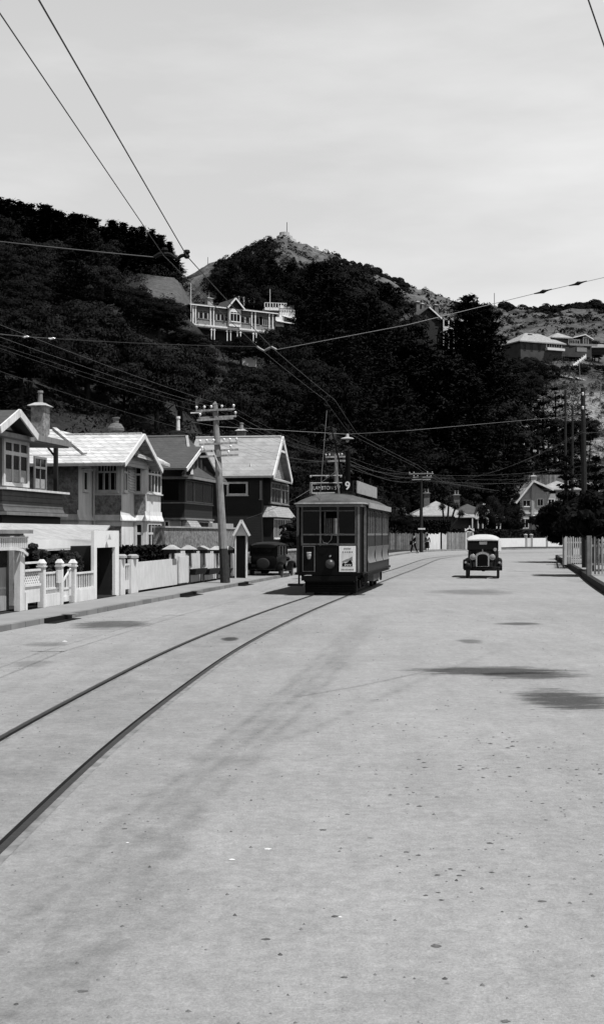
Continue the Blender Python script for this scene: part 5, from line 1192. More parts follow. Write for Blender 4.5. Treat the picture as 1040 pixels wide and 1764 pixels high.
def bungalow():
    D = 177; f = bfr(708, D, 88); k = D / FPX
    T = thing('bungalow', 'low bungalow with grey hip roof, two brick chimneys and white fretwork porch gable', 'bungalow', f((5, 3, 0)))
    ze = bz(888, D); zr = bz(863, D + 4); w = (765 - 706) * k; W = (858 - 706) * k
    m = MB(f); m.box(.3, W - .3, .5, 9, 0, ze); m.box((812 - 708) * k, (846 - 708) * k, .1, .49, 0, ze); m.build('wall', 'brownweather', T)
    m = MB(f); hip(m, -.2, (808 - 706) * k, -.1, 8.5, ze, zr - ze); m.build('roof', 'midshingle', T)
    m = MB(f); x0 = (765 - 706) * k; hip(m, x0, W + .3, 1.0, 10, ze - .15, bz(866, D + 4) - ze); m.build('roof', 'tilemid', T)
    m = MB(f); m.slab([(W - 6.5, -1.2, bz(891, D)), (W + .6, -1.2, bz(891, D)), (W + .6, 1, bz(886, D)), (W - 6.5, 1, bz(886, D))], .1); m.build('porch_roof', 'tilelight', T)
    for px, z1 in ((739, 850), (792, 853)): chimney(T, f, (px - 706) * k, 4.2, zr - 1.2, bz(z1, D + 4), .85, 'brick', 2, ph=.55, cap='brick')
    # fretwork gable
    a, b = (813 - 706) * k, (845 - 706) * k; am = (a + b) / 2; zf = bz(892, D); za = bz(868, D)
    m = MB(f); m.slab([(a, -1.3, zf), (am, -1.3, za), (am, 4, za), (a, 4, zf)], .1); m.slab([(am, -1.3, za), (b, -1.3, zf), (b, 4, zf), (am, 4, za)], .1); m.build('gable_roof', 'tilemid', T)
    m = MB(f); m.bar((a, -1.35, zf - .05), (am, -1.35, za - .05), .08, .3); m.bar((am, -1.35, za - .05), (b, -1.35, zf - .05), .08, .3); m.box(a + .1, b - .1, -1.38, -1.3, zf - .2, zf + .05); m.box(a + .5, b - .5, -1.36, -1.3, zf + .55, zf + .75)
    m.prism([(a + .1, -1.32, zf), (a + .65, -1.32, zf), (a + .85, -1.32, zf + .6), (a + .4, -1.32, zf + .4)], (0, .05, 0)); m.prism([(b - .1, -1.32, zf), (b - .65, -1.32, zf), (b - .85, -1.32, zf + .6), (b - .4, -1.32, zf + .4)], (0, .05, 0))
    m.build('fretwork', 'white', T)
    m = MB(f); m.box(a + .3, b - .3, -.9, -.8, zf, za - .4) if False else m.prism([(a + .3, -.9, zf), (b - .3, -.9, zf), (am, -.9, za - .3)], (0, .1, 0)); m.build('gable_wall', 'cream', T)
    for px in (809, 819, 827, 836, 843, 851, 857):
        x = (px - 706) * k; m = MB(f); m.box(x - .08, x + .08, -1.3, -1.14, .3, bz(893, D)); m.build('porch_post', 'white', T)
    window(T, f, 's', .1, (828 - 706) * k, (836 - 706) * k, .3, bz(897, D), cols=1, fm='white', bw=.1); window(T, f, 's', .5, (846 - 706) * k, (856 - 706) * k, .9, bz(897, D), cols=2, fm='white', bw=.08)
    window(T, f, 's', .5, (712 - 706) * k, (730 - 706) * k, .9, bz(897, D), cols=2, fm='white', bw=.08)
    # skillion at left
    m = MB(f); m.slab([(-3.2, 2, bz(882, D)), (-.25, 2, bz(886, D)), (-.25, 6, bz(870, D)), (-3.2, 6, bz(868, D))], .1); m.box(-3.0, -.3, 2.3, 6, 0, bz(886, D) - .1); m.build('lean_to', 'concrete', T)
bungalow()
def two_storey():
    D = 192; f = bfr(893, D, 92); k = D / FPX; X = lambda px: (px - 893) * k
    T = thing('gabled_villa', 'grey two-storey house with white bargeboards beyond the pale street wall', 'house', f((4, 4, 0)))
    a, am, b = X(887), X(917), X(951); zf, za = bz(866, D), bz(828, D); zfb = bz(843, D)
    m = MB(f); m.box(X(895), X(940), 0, 8, 0, bz(850, D)); m.prism([(X(895), .02, bz(850.0, D)), (X(940), .02, bz(850, D)), (am, .02, za - .35)], (0, 7.9, 0)); m.box(X(940) - .02, X(962), 1.0, 8, 0, bz(850, D)); m.build('wall', 'weather', T)
    m = MB(f); m.slab([(a, -.8, zf), (am, -.8, za), (am, 8.5, za), (a, 8.5, zf)], .14); m.slab([(am, -.8, za), (b, -.8, zfb), (b, 8.5, zfb), (am, 8.5, za)], .14); m.build('roof', 'tilelight', T)
    m = MB(f); m.bar((a, -.84, zf - .1), (am, -.84, za - .08), .08, .25); m.bar((am, -.84, za - .08), (b, -.84, zfb - .1), .08, .3); m.build('bargeboard', 'white', T)
    m = MB(f); hip(m, X(930), X(1006), 2.2, 10, bz(842, D), bz(828, D + 5) - bz(842, D)); m.box(X(962), X(1003), 3, 9.5, 0, bz(842, D)); m.build('side_wing', 'tilelight', T)
    window(T, f, 's', 0, X(899), X(913), bz(873, D), bz(861, D), cols=2, fm='white', bw=.12); window(T, f, 's', 0, X(897), X(910), bz(910, D), bz(893, D), cols=2, fm='white', bw=.1)
    window(T, f, 's', 0, X(924), X(935), bz(872, D), bz(859, D), cols=2, fm='white', bw=.1); window(T, f, 's', 1.0, X(944), X(956), bz(872, D), bz(859, D), cols=2, fm='white', bw=.1)
    m = MB(f); m.box(X(895) - .1, X(940) + .1, -.12, -.002, bz(885, D), bz(882.5, D)); m.slab([(X(917), -1.0, bz(891, D)), (X(944), -1.0, bz(891, D)), (X(944), 0, bz(887, D)), (X(917), 0, bz(887, D))], .12); m.build('belt_course', 'white', T)
    m = MB(f); m.box(X(914), X(919), -.25, 0, 0, za - .6); m.build('corner_pier', 'concrete', T)
    chimney(T, f, X(920), 1.5, za - .6, bz(820, D), .7, 'concrete', 1, ph=.4)
    m = MB(f); x0, x1 = X(922), X(1000)
    for i in range(26): x = x0 + (x1 - x0) * i / 25; m.box(x - .12, x + .12, 12, 12.05, 0, bz(818, D + 12))
    m.box(x0, x1, 12.06, 12.12, bz(822, D + 12), bz(821, D + 12)); o = m.build('back_fence', 'oldpalings'); tag(o, 'tall weathered fence above the roof of the gabled villa', 'fence')
    # white sunporch behind, left
    f2 = bfr(862, 204, 90); k2 = 204 / FPX; Y = lambda px: (px - 862) * k2
    T2 = thing('sunporch_house', 'small pale house with white sunporch under a hip roof behind the gabled villa', 'house', f2((2, 2, 0)))
    m = MB(f2); m.box(Y(862), Y(902), .4, 5, 0, bz(848, 204)); m.build('wall', 'dull', T2); m = MB(f2); hip(m, Y(868), Y(912), -.3, 5, bz(841, 204), bz(829, 205) - bz(841, 204)); m.build('roof', 'tilelight', T2)
    m = MB(f2); m.box(Y(858), Y(905), -.35, .4, bz(845, 204), bz(842, 204)); m.box(Y(870), Y(905), -.3, .38, bz(862, 204), bz(859, 204)); m.build('porch_beam', 'white', T2)
    for px in (871, 888.5, 893): m = MB(f2); m.box(Y(px) - .12, Y(px) + .12, -.3, -.1, 0, bz(845, 204)); m.build('porch_post', 'white', T2)
    window(T2, f2, 's', .4, Y(873), Y(881), bz(857, 204), bz(848, 204), cols=1, fm='white', bw=.1)
two_storey()
def villa():
    p = P(330, 919, 185); f = Fr(p.x, p.y, 57.8); T = thing('hillside_villa', 'long white balconied villa with central gable among the trees on the hillside', 'villa', f((7, 2, 31)))
    xs_ = lambda px: solve(f, px, y=0)
    z = lambda py, x, y=0: zat(f, py, x, y)
    Lx = xs_(473); zt = z(524, 0); zb = z(562, 0); zs_ = z(548, 0)
    m = MB(f); m.box(.2, Lx, 1.4, 7, zb - 4, zt + .1); m.build('wall', 'darkweather', T)  # dark tone also paints in the shade of the void under the balcony
    m = MB(f); m.box(0, Lx + .1, -.1, 1.4, zb, zb + .18); m.box(-.05, Lx + .15, -.2, .0, zb + .181, zb + .42); m.build('balcony_floor', 'white', T)
    m = MB(f); m.box(.0, Lx, 0, .08, zb + .42, zs_ + .02); m.box(0, .08, .08, 1.4, zb + .42, zs_ + .02); m.build('parapet', 'dull', T)
    m = MB(f); m.box(0, Lx, .0, .1, zt - .75, zt - .12); m.build('fretwork_frieze', 'brownweather', T)
    for i in range(4):
        x0 = (.25, 4.05, 8.1, 12.2)[i]; x1 = (3.5, 6.9, 11.7, Lx - .6)[i]
        if x1 > Lx: x1 = Lx - .1
        window(T, f, 's', .05, x0, x1, zs_ + .05, zt - .76, cols=4, fm='dull', bw=.07, proud=.05, curtain='side', transom=.8)
    xg = xs_(401); g0, g1 = xs_(389), xs_(415); zp = z(514.5, xg)
    m = MB(f); m.box(g0 + .3, g1 - .3, -.5, .3, zb + .5, zt - .1); m.build('bay', 'white', T)
    window(T, f, 's', -.5, g0 + .4, g1 - .4, zs_, zt - .5, cols=3, transom=.8, fm='white', bw=.1)
    m = MB(f); m.slab([(g0 - .1, -.9, zt), (xg, -.9, zp), (xg, 4, zp), (g0 - .1, 4, zt)], .1); m.slab([(xg, -.9, zp), (g1 + .1, -.9, zt), (g1 + .1, 4, zt), (xg, 4, zp)], .1); m.build('gable_roof', 'tilemid', T)
    m = MB(f); m.bar((g0 - .15, -.95, zt - .1), (xg, -.95, zp - .08), .06, .22); m.bar((xg, -.95, zp - .08), (g1 + .15, -.95, zt - .1), .06, .22); m.build('bargeboard', 'white', T)
    m = MB(f); m.prism([(g0 + .3, -.52, zt - .05), (g1 - .3, -.52, zt - .05), (xg, -.52, zp - .3)], (0, .1, 0)); m.build('gable_wall', 'shaded', T)
    m = MB(f); hip(m, -.4, Lx + .4, -.3, 7.4, zt, .95); m.build('roof', 'tilemid', T)
    m = MB(f); m.box(-.45, Lx + .45, -.38, -.302, zt - .16, zt - .0); m.build('fascia', 'white', T)
    for px in (332, 336.5, 362, 367.5, 433, 439, 463, 469):
        x = xs_(px); m = MB(f); m.box(x - .09, x + .09, -.16, .0 - .001, zb + .42, zt - .17); m.box(x - .13, x + .13, -.2, -.161, zt - .4, zt - .25); m.build('verandah_post', 'white', T)
    for px in (332.5, 364, 369, 391, 397, 408.5, 414, 436, 441):
        x = xs_(px); m = MB(f); m.box(x - .07, x + .07, -.1, .04, zb - (1.7 if px not in (408.5, 414) else 2.3), zb - .001); m.box(x - .18, x + .18, -.12, .16, zb - .3, zb - .18); m.build('undercroft_post', 'white', T)
    xc = xs_(371); chimney(T, f, xc + .6, 3.2, zt + .2, z(514, xc, 3), .9, 'concrete', 1, ph=.5)
    # white terraces and railings right of the villa
    f2 = Fr(*P(456, 919, 200).xy, 80); z2 = lambda py: bz(py, 200); k = 200 / FPX; X = lambda px: (px - 456) * k
    T = thing('white_terrace', 'white terraces with balustrades stepping down beside the hillside villa', 'terrace', f2((2, 1, z2(560))))
    m = MB(f2); m.box(X(456), X(494), 0, 3, z2(534), z2(529)); m.box(X(478), X(505), -2, 1, z2(556), z2(541)); m.box(X(470), X(484), -3, -.5, z2(567), z2(551)); m.box(X(482), X(506), -.5, 1.5, z2(531), z2(526)); m.build('terrace_wall', 'whitewash', T)
    m = MB(f2)
    for a, b, y, t0 in ((456, 494, 0, 521), (480, 504, -2, 536)):
        m.box(X(a), X(b), y - .05, y + .05, z2(t0 + .8), z2(t0)); 
        for q in range(9): x = X(a) + (X(b) - X(a)) * q / 8; m.box(x - .06, x + .06, y - .05, y + .05, z2(t0 + 8), z2(t0 + .8))
    m.build('balustrade', 'white', T)
    m = MB(f2)
    for a, b, c, y in ((483, 505, 549, -3.2), (470, 500, 559, -4)): m.slab([(X(a), y, z2(c)), (X(b), y, z2(c + 4)), (X(b), y + 1.2, z2(c + 1)), (X(a), y + 1.2, z2(c - 3))], .12)
    m.build('awning', 'whitewash', T)
    m = MB(); q = P(431, 612, 178); m.hexa([P(417, 606, 178), P(441, 604, 178), P(441, 604, 179), P(417, 606, 179), P(417, 606, 178) + Vector((0, 0, .01)), P(441, 604, 178) + Vector((0, 0, .01)), P(441, 604, 179), P(417, 606, 179)]) if False else m.box(P(418, 0, 178).x, P(441, 0, 178).x, 178, 180, bz(632, 178), bz(606, 178))
    o = m.build('garden_shed', 'whitewash'); tag(o, 'small blank white shed wall among trees below the villa', 'shed'); m = MB(); m.slab([(P(416, 0, 178).x, 177.8, bz(606.5, 178)), (P(443, 0, 178).x, 177.8, bz(605, 178)), (P(443, 0, 178).x, 180.2, bz(602, 178)), (P(416, 0, 178).x, 180.2, bz(603, 178))], .12); m.build('roof', 'concrete', o)
    # rail fence on the slope above
    A_, B_ = P(395, 509, 228), P(492, 525, 212); T = thing('slope_fence', 'white rail fence along the slope above the villa', 'fence', A_); m = MB(); m.bar(A_, B_, .08, .2); m.bar(A_ - Vector((0, 0, .8)), B_ - Vector((0, 0, .8)), .08, .15); m.build('rail', 'dull', T)
    m = MB()
    for q in range(12): p_ = A_.lerp(B_, q / 11); m.box(p_.x - .1, p_.x + .1, p_.y - .05, p_.y + .05, p_.z - 1.4, p_.z + .15)
    m.build('post', 'white', T)
villa()
def hill_house():
    D = 232; f = bfr(715, D, 62); z = lambda py: bz(py, D + 2); k = D / FPX; X = lambda px: solve(f, px, y=0)
    T = thing('wooded_hill_house', 'dark two-storey house with tall chimneys half hidden by the big dark conifer', 'house', f((5, 3, z(600))))
    x1 = X(800); m = MB(f); m.box(0, x1, 0, 8, z(625), z(548)); m.build('wall', 'darkweather', T); m = MB(f); m.box(X(766), X(790), -.12, -.01, z(587), z(574)); m.build('pale_wall_panel', 'dull', T)
    a, b = X(714), X(758); am = (a + b) / 2
    m = MB(f); m.slab([(a - .5, -.5, z(552)), (am, -.5, z(530)), (am, 8, z(530)), (a - .5, 8, z(552))], .15); m.slab([(am, -.5, z(530)), (b + .5, -.5, z(552)), (b + .5, 8, z(552)), (am, 8, z(530))], .15); hip(m, b - 1, x1 + .5, -.5, 8, z(549), 2); m.build('roof', 'tilemid', T)
    m = MB(f); m.prism([(a, -.02, z(548.1)), (b, -.02, z(548.1)), (am, -.02, z(532))], (0, .3, 0)); m.build('gable_wall', 'darkweather', T)
    m = MB(f); m.bar((am, -.55, z(531)), (b + .5, -.55, z(552)), .08, .25); m.build('bargeboard', 'white', T)
    for px, top in ((733, 518), (742, 520), (765, 520)): chimney(T, f, X(px), 3, z(545), z(top), .8 if px != 742 else .5, 'brick', 1, ph=.5)
    m = MB(f); xa = X(757); m.box(xa, x1, -1.3, -1.2, z(570), z(563)); m.box(xa, x1, -1.3, 0, z(573), z(571)); m.box(xa, x1, -1.35, -.1, z(551), z(548.5)); m.build('verandah_rail', 'cream', T)
    for q in range(6): x = xa + (x1 - xa) * q / 5; m = MB(f); m.box(x - .1, x + .1, -1.3, -1.15, z(600), z(551)); m.build('verandah_post', 'white', T)
    window(T, f, 's', 0, X(762), X(772), z(592), z(578), cols=2, fm='white', bw=.15); window(T, f, 's', 0, X(785), X(797), z(598), z(580), cols=2, fm='white', bw=.15); window(T, f, 's', 0, X(722), X(728), z(572), z(560), cols=1, fm='white', bw=.12)
    D = 222; m = MB(); pts = [(701, 590), (724, 588)]
    m.box(P(680, 0, D).x, P(683, 0, D).x, D, D + .3, bz(601, D), bz(589, D)); m.box(P(702, 0, D).x, P(712, 0, D).x, D, D + 2, bz(591.5, D), bz(587, D)); m.box(P(713, 0, D).x, P(724, 0, D).x, D, D + 2, bz(592, D), bz(588, D)); o = m.build('garden_wall', 'cream'); tag(o, 'small white garden wall glimpsed in the woods below the hill house', 'wall')
hill_house()
def ridge_houses():
    D = 345; f = bfr(893, D, 66); z = lambda py: bz(py, D + 3); X = lambda px: solve(f, px, y=0)
    T = thing('long_ridge_house', 'long low house with pale hip roof on the right-hand hill', 'house', f((6, 3, z(612))))
    x0, x1 = X(896), X(968); m = MB(f); m.box(x0, x1, 0, 9, z(622), z(588)); m.build('wall', 'dimwall', T)
    m = MB(f); hip(m, x0 - .8, x1 + .8, -.8, 10, z(590), 3.2, .3); m.build('roof', 'midshingle', T)
    for px in (901, 913, 926): window(T, f, 's', 0, X(px), X(px + 4), z(606), z(594), cols=1, fm='shaded', bw=.2, sill=False)
    window(T, f, 's', 0, X(940), X(967), z(598), z(590), cols=6, fm='cream', bw=.18)
    m = MB(f); m.box(X(938), x1, -1.2, 0, z(603), z(599)); m.build('balcony_rail', 'cream', T); chimney(T, f, X(925), 4, z(583), z(573), 1.1, 'brick', 1)
    D2 = 352; f = bfr(950, D2, 76); z = lambda py: bz(py, D2 + 2); X = lambda px: solve(f, px, y=0)
    T = thing('white_ridge_house', 'white balconied house with pale roofs and chimneys, right of the long hill house', 'house', f((6, 3, z(612))))
    x0, x1 = X(952), X(1018); m = MB(f); m.box(x0, x1, 0, 9, z(615), z(584)); m.build('wall', 'dimwall', T)
    m = MB(f); hip(m, x0 - .8, X(985), -.8, 9.5, z(583), 1.8, .3); m.build('roof', 'tilelight', T)
    a, b = X(984), X(1019); am = (a + b) / 2 + .6; m = MB(f); m.slab([(a, -1, z(582)), (am, -1, z(576)), (am, 9, z(576)), (a, 9, z(582))], .25); m.slab([(am, -1, z(576)), (b, -1, z(584)), (b, 9, z(584)), (am, 9, z(576))], .25); m.build('gable_roof', 'whitewash', T)
    window(T, f, 's', 0, X(978), X(998), z(594), z(585), cols=6, fm='white', bw=.25); window(T, f, 's', 0, X(1003), X(1013), z(594), z(580), cols=3, fm='white', bw=.3)
    m = MB(f); m.box(X(976), x1 + 1, -1.6, -1.4, z(597), z(593.5)); m.box(X(986), X(1003), -2.5, -1.4, z(608), z(601)); m.build('balcony_rail', 'dull', T)
    for px, t in ((967, 573), (983, 573)): chimney(T, f, X(px), 4, z(582), z(t + 3), .7, 'whitewash', 1)
    D = 356; q0 = P(1014, 0, D).x; q1 = P(1062, 0, D).x; T = thing('pale_roofed_shed', 'low pale-roofed shed at the right edge beside the white hill house', 'shed', Vector((q0, D, bz(604, D))))
    m = MB(); hip(m, q0, q1, D, D + 7, bz(598, D), 1.4, .2); m.build('roof', 'dull', T); m = MB(); m.box(q0 + .6, q1 - .5, D + .6, D + 6, bz(606, D), bz(598, D)); m.build('wall', 'shaded', T)
    # white stair rail and terraces below
    a, b = P(979, 636, 334), P(1008, 614, 347); T = thing('hillside_steps', 'white diagonal stair rail climbing the right-hand hill', 'steps', a); MB().bar(a, b, .3, .5).build('stair_wall', 'cream', T); m = MB()
    for q in range(9): p = a.lerp(b, q / 8); m.box(p.x - .12, p.x + .12, p.y - .1, p.y + .1, p.z - .8, p.z + .7)
    m.build('baluster', 'white', T)
    for (pa, ya, pb, yb, D, lab) in ((962, 645, 996, 654, 323, 'pale sloping shed roof left of the other on the bare slope'), (994, 652, 1022, 658, 321, 'pale shed roof right of the other on the bare slope')):
        A_, B_ = P(pa, ya, D), P(pb, yb, D); T = thing('slope_shed', lab, 'shed', A_); m = MB(); m.slab([A_, B_, B_ + Vector((0, 5, 1.2)), A_ + Vector((0, 5, 1.2))], .2); m.build('roof', 'concrete', T)
        m = MB(); m.slab([A_ + Vector((.5, .5, -.15)), B_ + Vector((-.5, .5, -.15)), B_ + Vector((-.5, 4.5, .7)), A_ + Vector((.5, 4.5, .7))], .5); m.build('wall', 'shaded', T)
    p = P(1033, 700, 285); T = pole('thin pole on the bare slope near the right edge', p, P(1034, 648, 285), .12, .1, ((651, .5, (), 284.8, 1034),), 'pole')
    p = P(998, 658, 318); pole('thin pole between the sheds on the bare slope', p, P(997, 622, 318), .1, .08, (), 'pole')
    m = MB(); a, b = P(1016, 661, 316), P(1075, 676, 310); m.slab([a, b, b + Vector((0, 6, .5)), a + Vector((0, 6, .5))], 2.0); o = m.build('retaining_terrace', 'concrete'); tag(o, 'pale retaining terrace at the right edge of the bare slope', 'terrace')
ridge_houses()
# summit lookout and masts
p = P(490, 411, 758); T = thing('summit_lookout', 'small stone lookout with mast on the bare summit', 'lookout', p)
m = MB(); m.lathe((p.x, p.y, p.z - 4), (0, 0, 1), [(0, 8), (3, 7.2), (3.2, 5.2), (5.2, 5.0), (5.5, 3.4), (7.5, 3.2), (7.7, .5)], 10); m.build('cairn', 'concrete', T)
MB().tube([(p.x + 1.5, p.y, p.z), (p.x + 1.5, p.y, p.z + 10)], [.35, .25], 5).build('mast', 'dull', T)
p = P(851, 532, 740); o = MB().tube([p, P(851, 505, 740)], .22, 5).build('radio_mast', 'dull'); tag(o, 'thin mast on the ridge above the big dark conifer', 'mast')
p = P(358, 460, 775); o = MB().tube([p, P(358, 443, 775)], .22, 5).build('radio_mast', 'dull'); tag(o, 'thin mast on the far shoulder left of the summit', 'mast')

# ------------------------------------------------------------------ hills: one height field in two sheets
ZK = {-1500: [(30, -.3), (50, 15), (90, 36), (200, 60), (1700, 80)], -600: [(48, -.3), (75, 14), (110, 30), (200, 50), (1700, 70)], -300: [(60, -.3), (85, 12), (120, 28), (200, 47), (240, 48), (400, 45), (1700, 60)],
      0: [(78, -.3), (110, 12), (150, 28), (200, 44), (230, 45), (400, 42), (800, 100), (1700, 60)],
      150: [(84, -.3), (120, 12), (160, 28), (200, 41), (230, 42), (400, 40), (700, 110), (1700, 60)],
      240: [(88, -.3), (125, 12), (160, 26), (185, 37), (206, 46.0), (220, 46), (260, 42), (400, 40), (600, 100), (780, 150), (1700, 60)],
      305: [(92, -.3), (130, 12), (165, 26), (185, 36.5), (206, 45), (220, 45), (260, 41), (400, 42), (560, 105), (780, 165), (900, 150), (1700, 60)],
      330: [(95, -.3), (135, 12), (165, 24), (185, 33), (206, 41), (220, 42), (260, 41), (400, 44), (560, 105), (780, 166), (900, 150), (1700, 60)],
      375: [(108, -.3), (150, 14), (178, 26), (192, 31), (205, 33), (225, 41), (260, 48), (350, 66), (450, 92), (780, 170), (1000, 140), (1700, 60)],
      440: [(114, -.3), (155, 14), (180, 26), (198, 31), (208, 33), (228, 41), (260, 49), (350, 70), (500, 106), (770, 177), (1000, 140), (1700, 60)],
      468: [(117, -.3), (157, 14), (184, 26), (202, 31), (225, 40), (255, 47), (350, 70), (500, 106), (760, 180), (1000, 140), (1700, 60)],
      490: [(120, -.3), (160, 14), (185, 26), (205, 31), (225, 38), (250, 45), (350, 68), (500, 105), (740, 179), (760, 183.5), (780, 179), (1000, 140), (1700, 60)],
      515: [(122, -.3), (163, 14), (190, 26), (207, 31), (225, 38), (250, 44), (350, 66), (500, 102), (760, 179.5), (1000, 140), (1700, 60)],
      560: [(130, -.3), (170, 14), (200, 27), (225, 37), (250, 42), (350, 60), (500, 95), (760, 172), (1000, 140), (1700, 60)],
      640: [(150, -.3), (190, 15), (225, 31), (250, 38), (350, 56), (500, 92), (760, 162), (1000, 130), (1700, 60)],
      720: [(192, -.3), (216, 15), (230, 31), (245, 35), (260, 37), (350, 52), (500, 88), (760, 151), (1000, 120), (1700, 60)],
      800: [(205, -.3), (219, 12), (232, 31), (250, 34), (350, 52), (500, 82), (760, 141), (1000, 110), (1700, 60)],
      860: [(205, -.3), (230, 14), (250, 25), (300, 36), (350, 47), (500, 80), (760, 138), (1000, 110), (1700, 60)],
      960: [(205, -.3), (235, 12), (260, 22), (300, 36), (340, 47), (350, 50), (365, 52), (500, 84), (760, 137), (1000, 110), (1700, 60)],
      1040: [(205, -.3), (240, 12), (270, 24), (300, 36), (345, 48), (362, 50), (500, 84), (760, 138), (1000, 110), (1700, 60)],
      1500: [(210, -.3), (260, 15), (350, 40), (760, 120), (1700, 60)], 2600: [(150, -.3), (300, 40), (760, 90), (1700, 60)]}
KX = sorted(ZK)
def zterr(px, D):
    i = max(0, min(len(KX) - 2, int(np.searchsorted(KX, px)) - 1)); a, b = KX[i], KX[i + 1]; q = min(1, max(0, (px - a) / (b - a)))
    za = np.interp(D, *zip(*ZK[a])); zb_ = np.interp(D, *zip(*ZK[b])); q2 = q * q * (3 - 2 * q) * .5 + q * .5
    return float(za * (1 - q2) + zb_ * q2)
def bumpy(x, y, s): return math.sin(x / s * 1.7 + 1.3 * math.sin(y / s)) * math.cos(y / s * 1.3 + 1.1 * math.sin(x / s * .7))
def zw(px, D):
    z = zterr(px, D)
    if z <= 0: return z
    x = (px - CX) / FPX * D; a = min(1, z / 8) * (.5 if D < 300 else .5 + (D - 300) / 220)
    return z + a * (bumpy(x, D, 14) + .5 * bumpy(x, D, 5.3) + (.35 * bumpy(x * 1.3, D, 26) * 2 if D > 300 else 0))
def sheet(name, pxs, Ds, m):
    v = [((px - CX) / FPX * D, D, zw(px, D)) for D in Ds for px in pxs]; n = len(pxs)
    f = [(i * n + j, i * n + j + 1, (i + 1) * n + j + 1, (i + 1) * n + j) for i in range(len(Ds) - 1) for j in range(n - 1)]
    me = bpy.data.meshes.new(name); me.from_pydata(v, [], f); me.materials.append(m); me.polygons.foreach_set('use_smooth', [True] * len(f))
    o = bpy.data.objects.new(name, me); COL.objects.link(o); return tag(o, kind='structure')
# wooded near slope: litter and scrub with bare clay breaks towards the right
m1, t, b, co = base('hillside_soil', .95, .1)
sx = N(t, 'ShaderNodeSeparateXYZ'); t.links.new(co, sx.inputs[0])
x = rmap(t, noise(t, co, .12, 6, .6), .35, .65, .014, .035)
x = math_(t, 'MULTIPLY', x, rmap(t, noise(t, co, 1.6, 5, .7), .3, .7, .5, 1.6))
clay = rmap(t, noise(t, co, .10, 6, .72), .44, .52, 0, 1); clay.node.clamp = True
rt = rmap(t, sx.outputs[0], 24, 36, 0, 1); rt.node.clamp = True
clay = math_(t, 'MULTIPLY', clay, rt)
gr = rmap(t, noise(t, co, .9, 6, .75), .3, .7, .06, .38)
# mown grass slope below the skyline pines
gx = rmap(t, sx.outputs[1], 182, 187, 0, 1); gx.node.clamp = True
gx2 = rmap(t, sx.outputs[0], -26, -23, 0, 1); gx2.node.clamp = True; gx3 = rmap(t, sx.outputs[0], -15, -17, 0, 1); gx3.node.clamp = True
gm = math_(t, 'MULTIPLY', math_(t, 'MULTIPLY', gx, gx2), gx3)
mk = math_(t, 'MAXIMUM', clay, 0.0)
x = math_(t, 'ADD', math_(t, 'MULTIPLY', x, math_(t, 'SUBTRACT', 1.0, mk)), math_(t, 'MULTIPLY', gr, mk))
gg = rmap(t, noise(t, co, 1.1, 6, .7), .3, .7, .05, .14)
x = math_(t, 'ADD', math_(t, 'MULTIPLY', x, math_(t, 'SUBTRACT', 1.0, gm)), math_(t, 'MULTIPLY', gg, gm))
grey(t, b, x); bump(t, b, noise(t, co, .8, 6, .7), .5, 1)
# open grassy hills far behind
m2, t, b, co = base('grass_hill', .95, .1)
x = rmap(t, noise(t, co, .018, 7, .6), .35, .65, .07, .14)
x = math_(t, 'MULTIPLY', x, rmap(t, noise(t, co, .22, 6, .75), .3, .7, .45, 1.5))
x = math_(t, 'MULTIPLY', x, rmap(t, noise(t, co, .05, 5, .7, (1, .25, 1)), .42, .5, .6, 1.05))
ms = rmap(t, noise(t, co, .03, 5, .6), .55, .62, 1, .45); ms.node.clamp = True
x = math_(t, 'MULTIPLY', x, ms)
grey(t, b, x); bump(t, b, noise(t, co, .12, 6, .7), 3.0, 1)
PXS = [-2600, -2000, -1500, -1200, -900, -600, -400] + list(range(-300, 1200, 12)) + [1250, 1350, 1500, 1800, 2200, 2600, 3200]
sheet('hillside', PXS, [26, 30, 36, 42, 50, 60, 70] + list(range(76, 301, 4)), m1)
sheet('mountain', PXS, list(range(300, 500, 8)) + list(range(500, 700, 12)) + list(range(700, 840, 6)) + [860, 900, 960, 1040, 1150, 1300, 1500, 1700], m2)

# ------------------------------------------------------------------ foliage
NR = np.random.default_rng(11)
def leaves(name, C, size, m, up=.35, aspect=.5, dirs=None):
    """one mesh of leaf-sized quads at centres C"""
    nq = None
    if isinstance(C, tuple): C, nq = C
    n = len(C); size = np.full(n, size[0]) if np.ndim(size) else np.full(n, size); nr = NR.normal(size=(n, 3))
    if nq is None: nr[:, 2] = np.abs(nr[:, 2]) + up
    else: nr = nr * .28 + nq + np.array([0, 0, .15])
    nr /= np.linalg.norm(nr, axis=1)[:, None]
    a = NR.normal(size=(n, 3)) if dirs is None else dirs + NR.normal(size=(n, 3)) * .35
    a -= nr * (a * nr).sum(1)[:, None]; a /= np.linalg.norm(a, axis=1)[:, None] + 1e-9; b = np.cross(nr, a)
    s = (size * NR.uniform(.6, 1.4, n))[:, None]; a = a * s; b = b * s * aspect
    V = np.stack([C - a, C + b * .9 - a * .1, C + a, C - b * .9 - a * .1], 1).reshape(-1, 3).astype(np.float32)
    me = bpy.data.meshes.new(name); me.vertices.add(4 * n); me.vertices.foreach_set('co', V.ravel()); me.loops.add(4 * n); me.loops.foreach_set('vertex_index', np.arange(4 * n, dtype=np.int32))
    me.polygons.add(n); me.polygons.foreach_set('loop_start', np.arange(0, 4 * n, 4, dtype=np.int32)); me.polygons.foreach_set('loop_total', np.full(n, 4, np.int32)); me.update(); me.validate(); me.materials.append(M[m] if isinstance(m, str) else m); return me
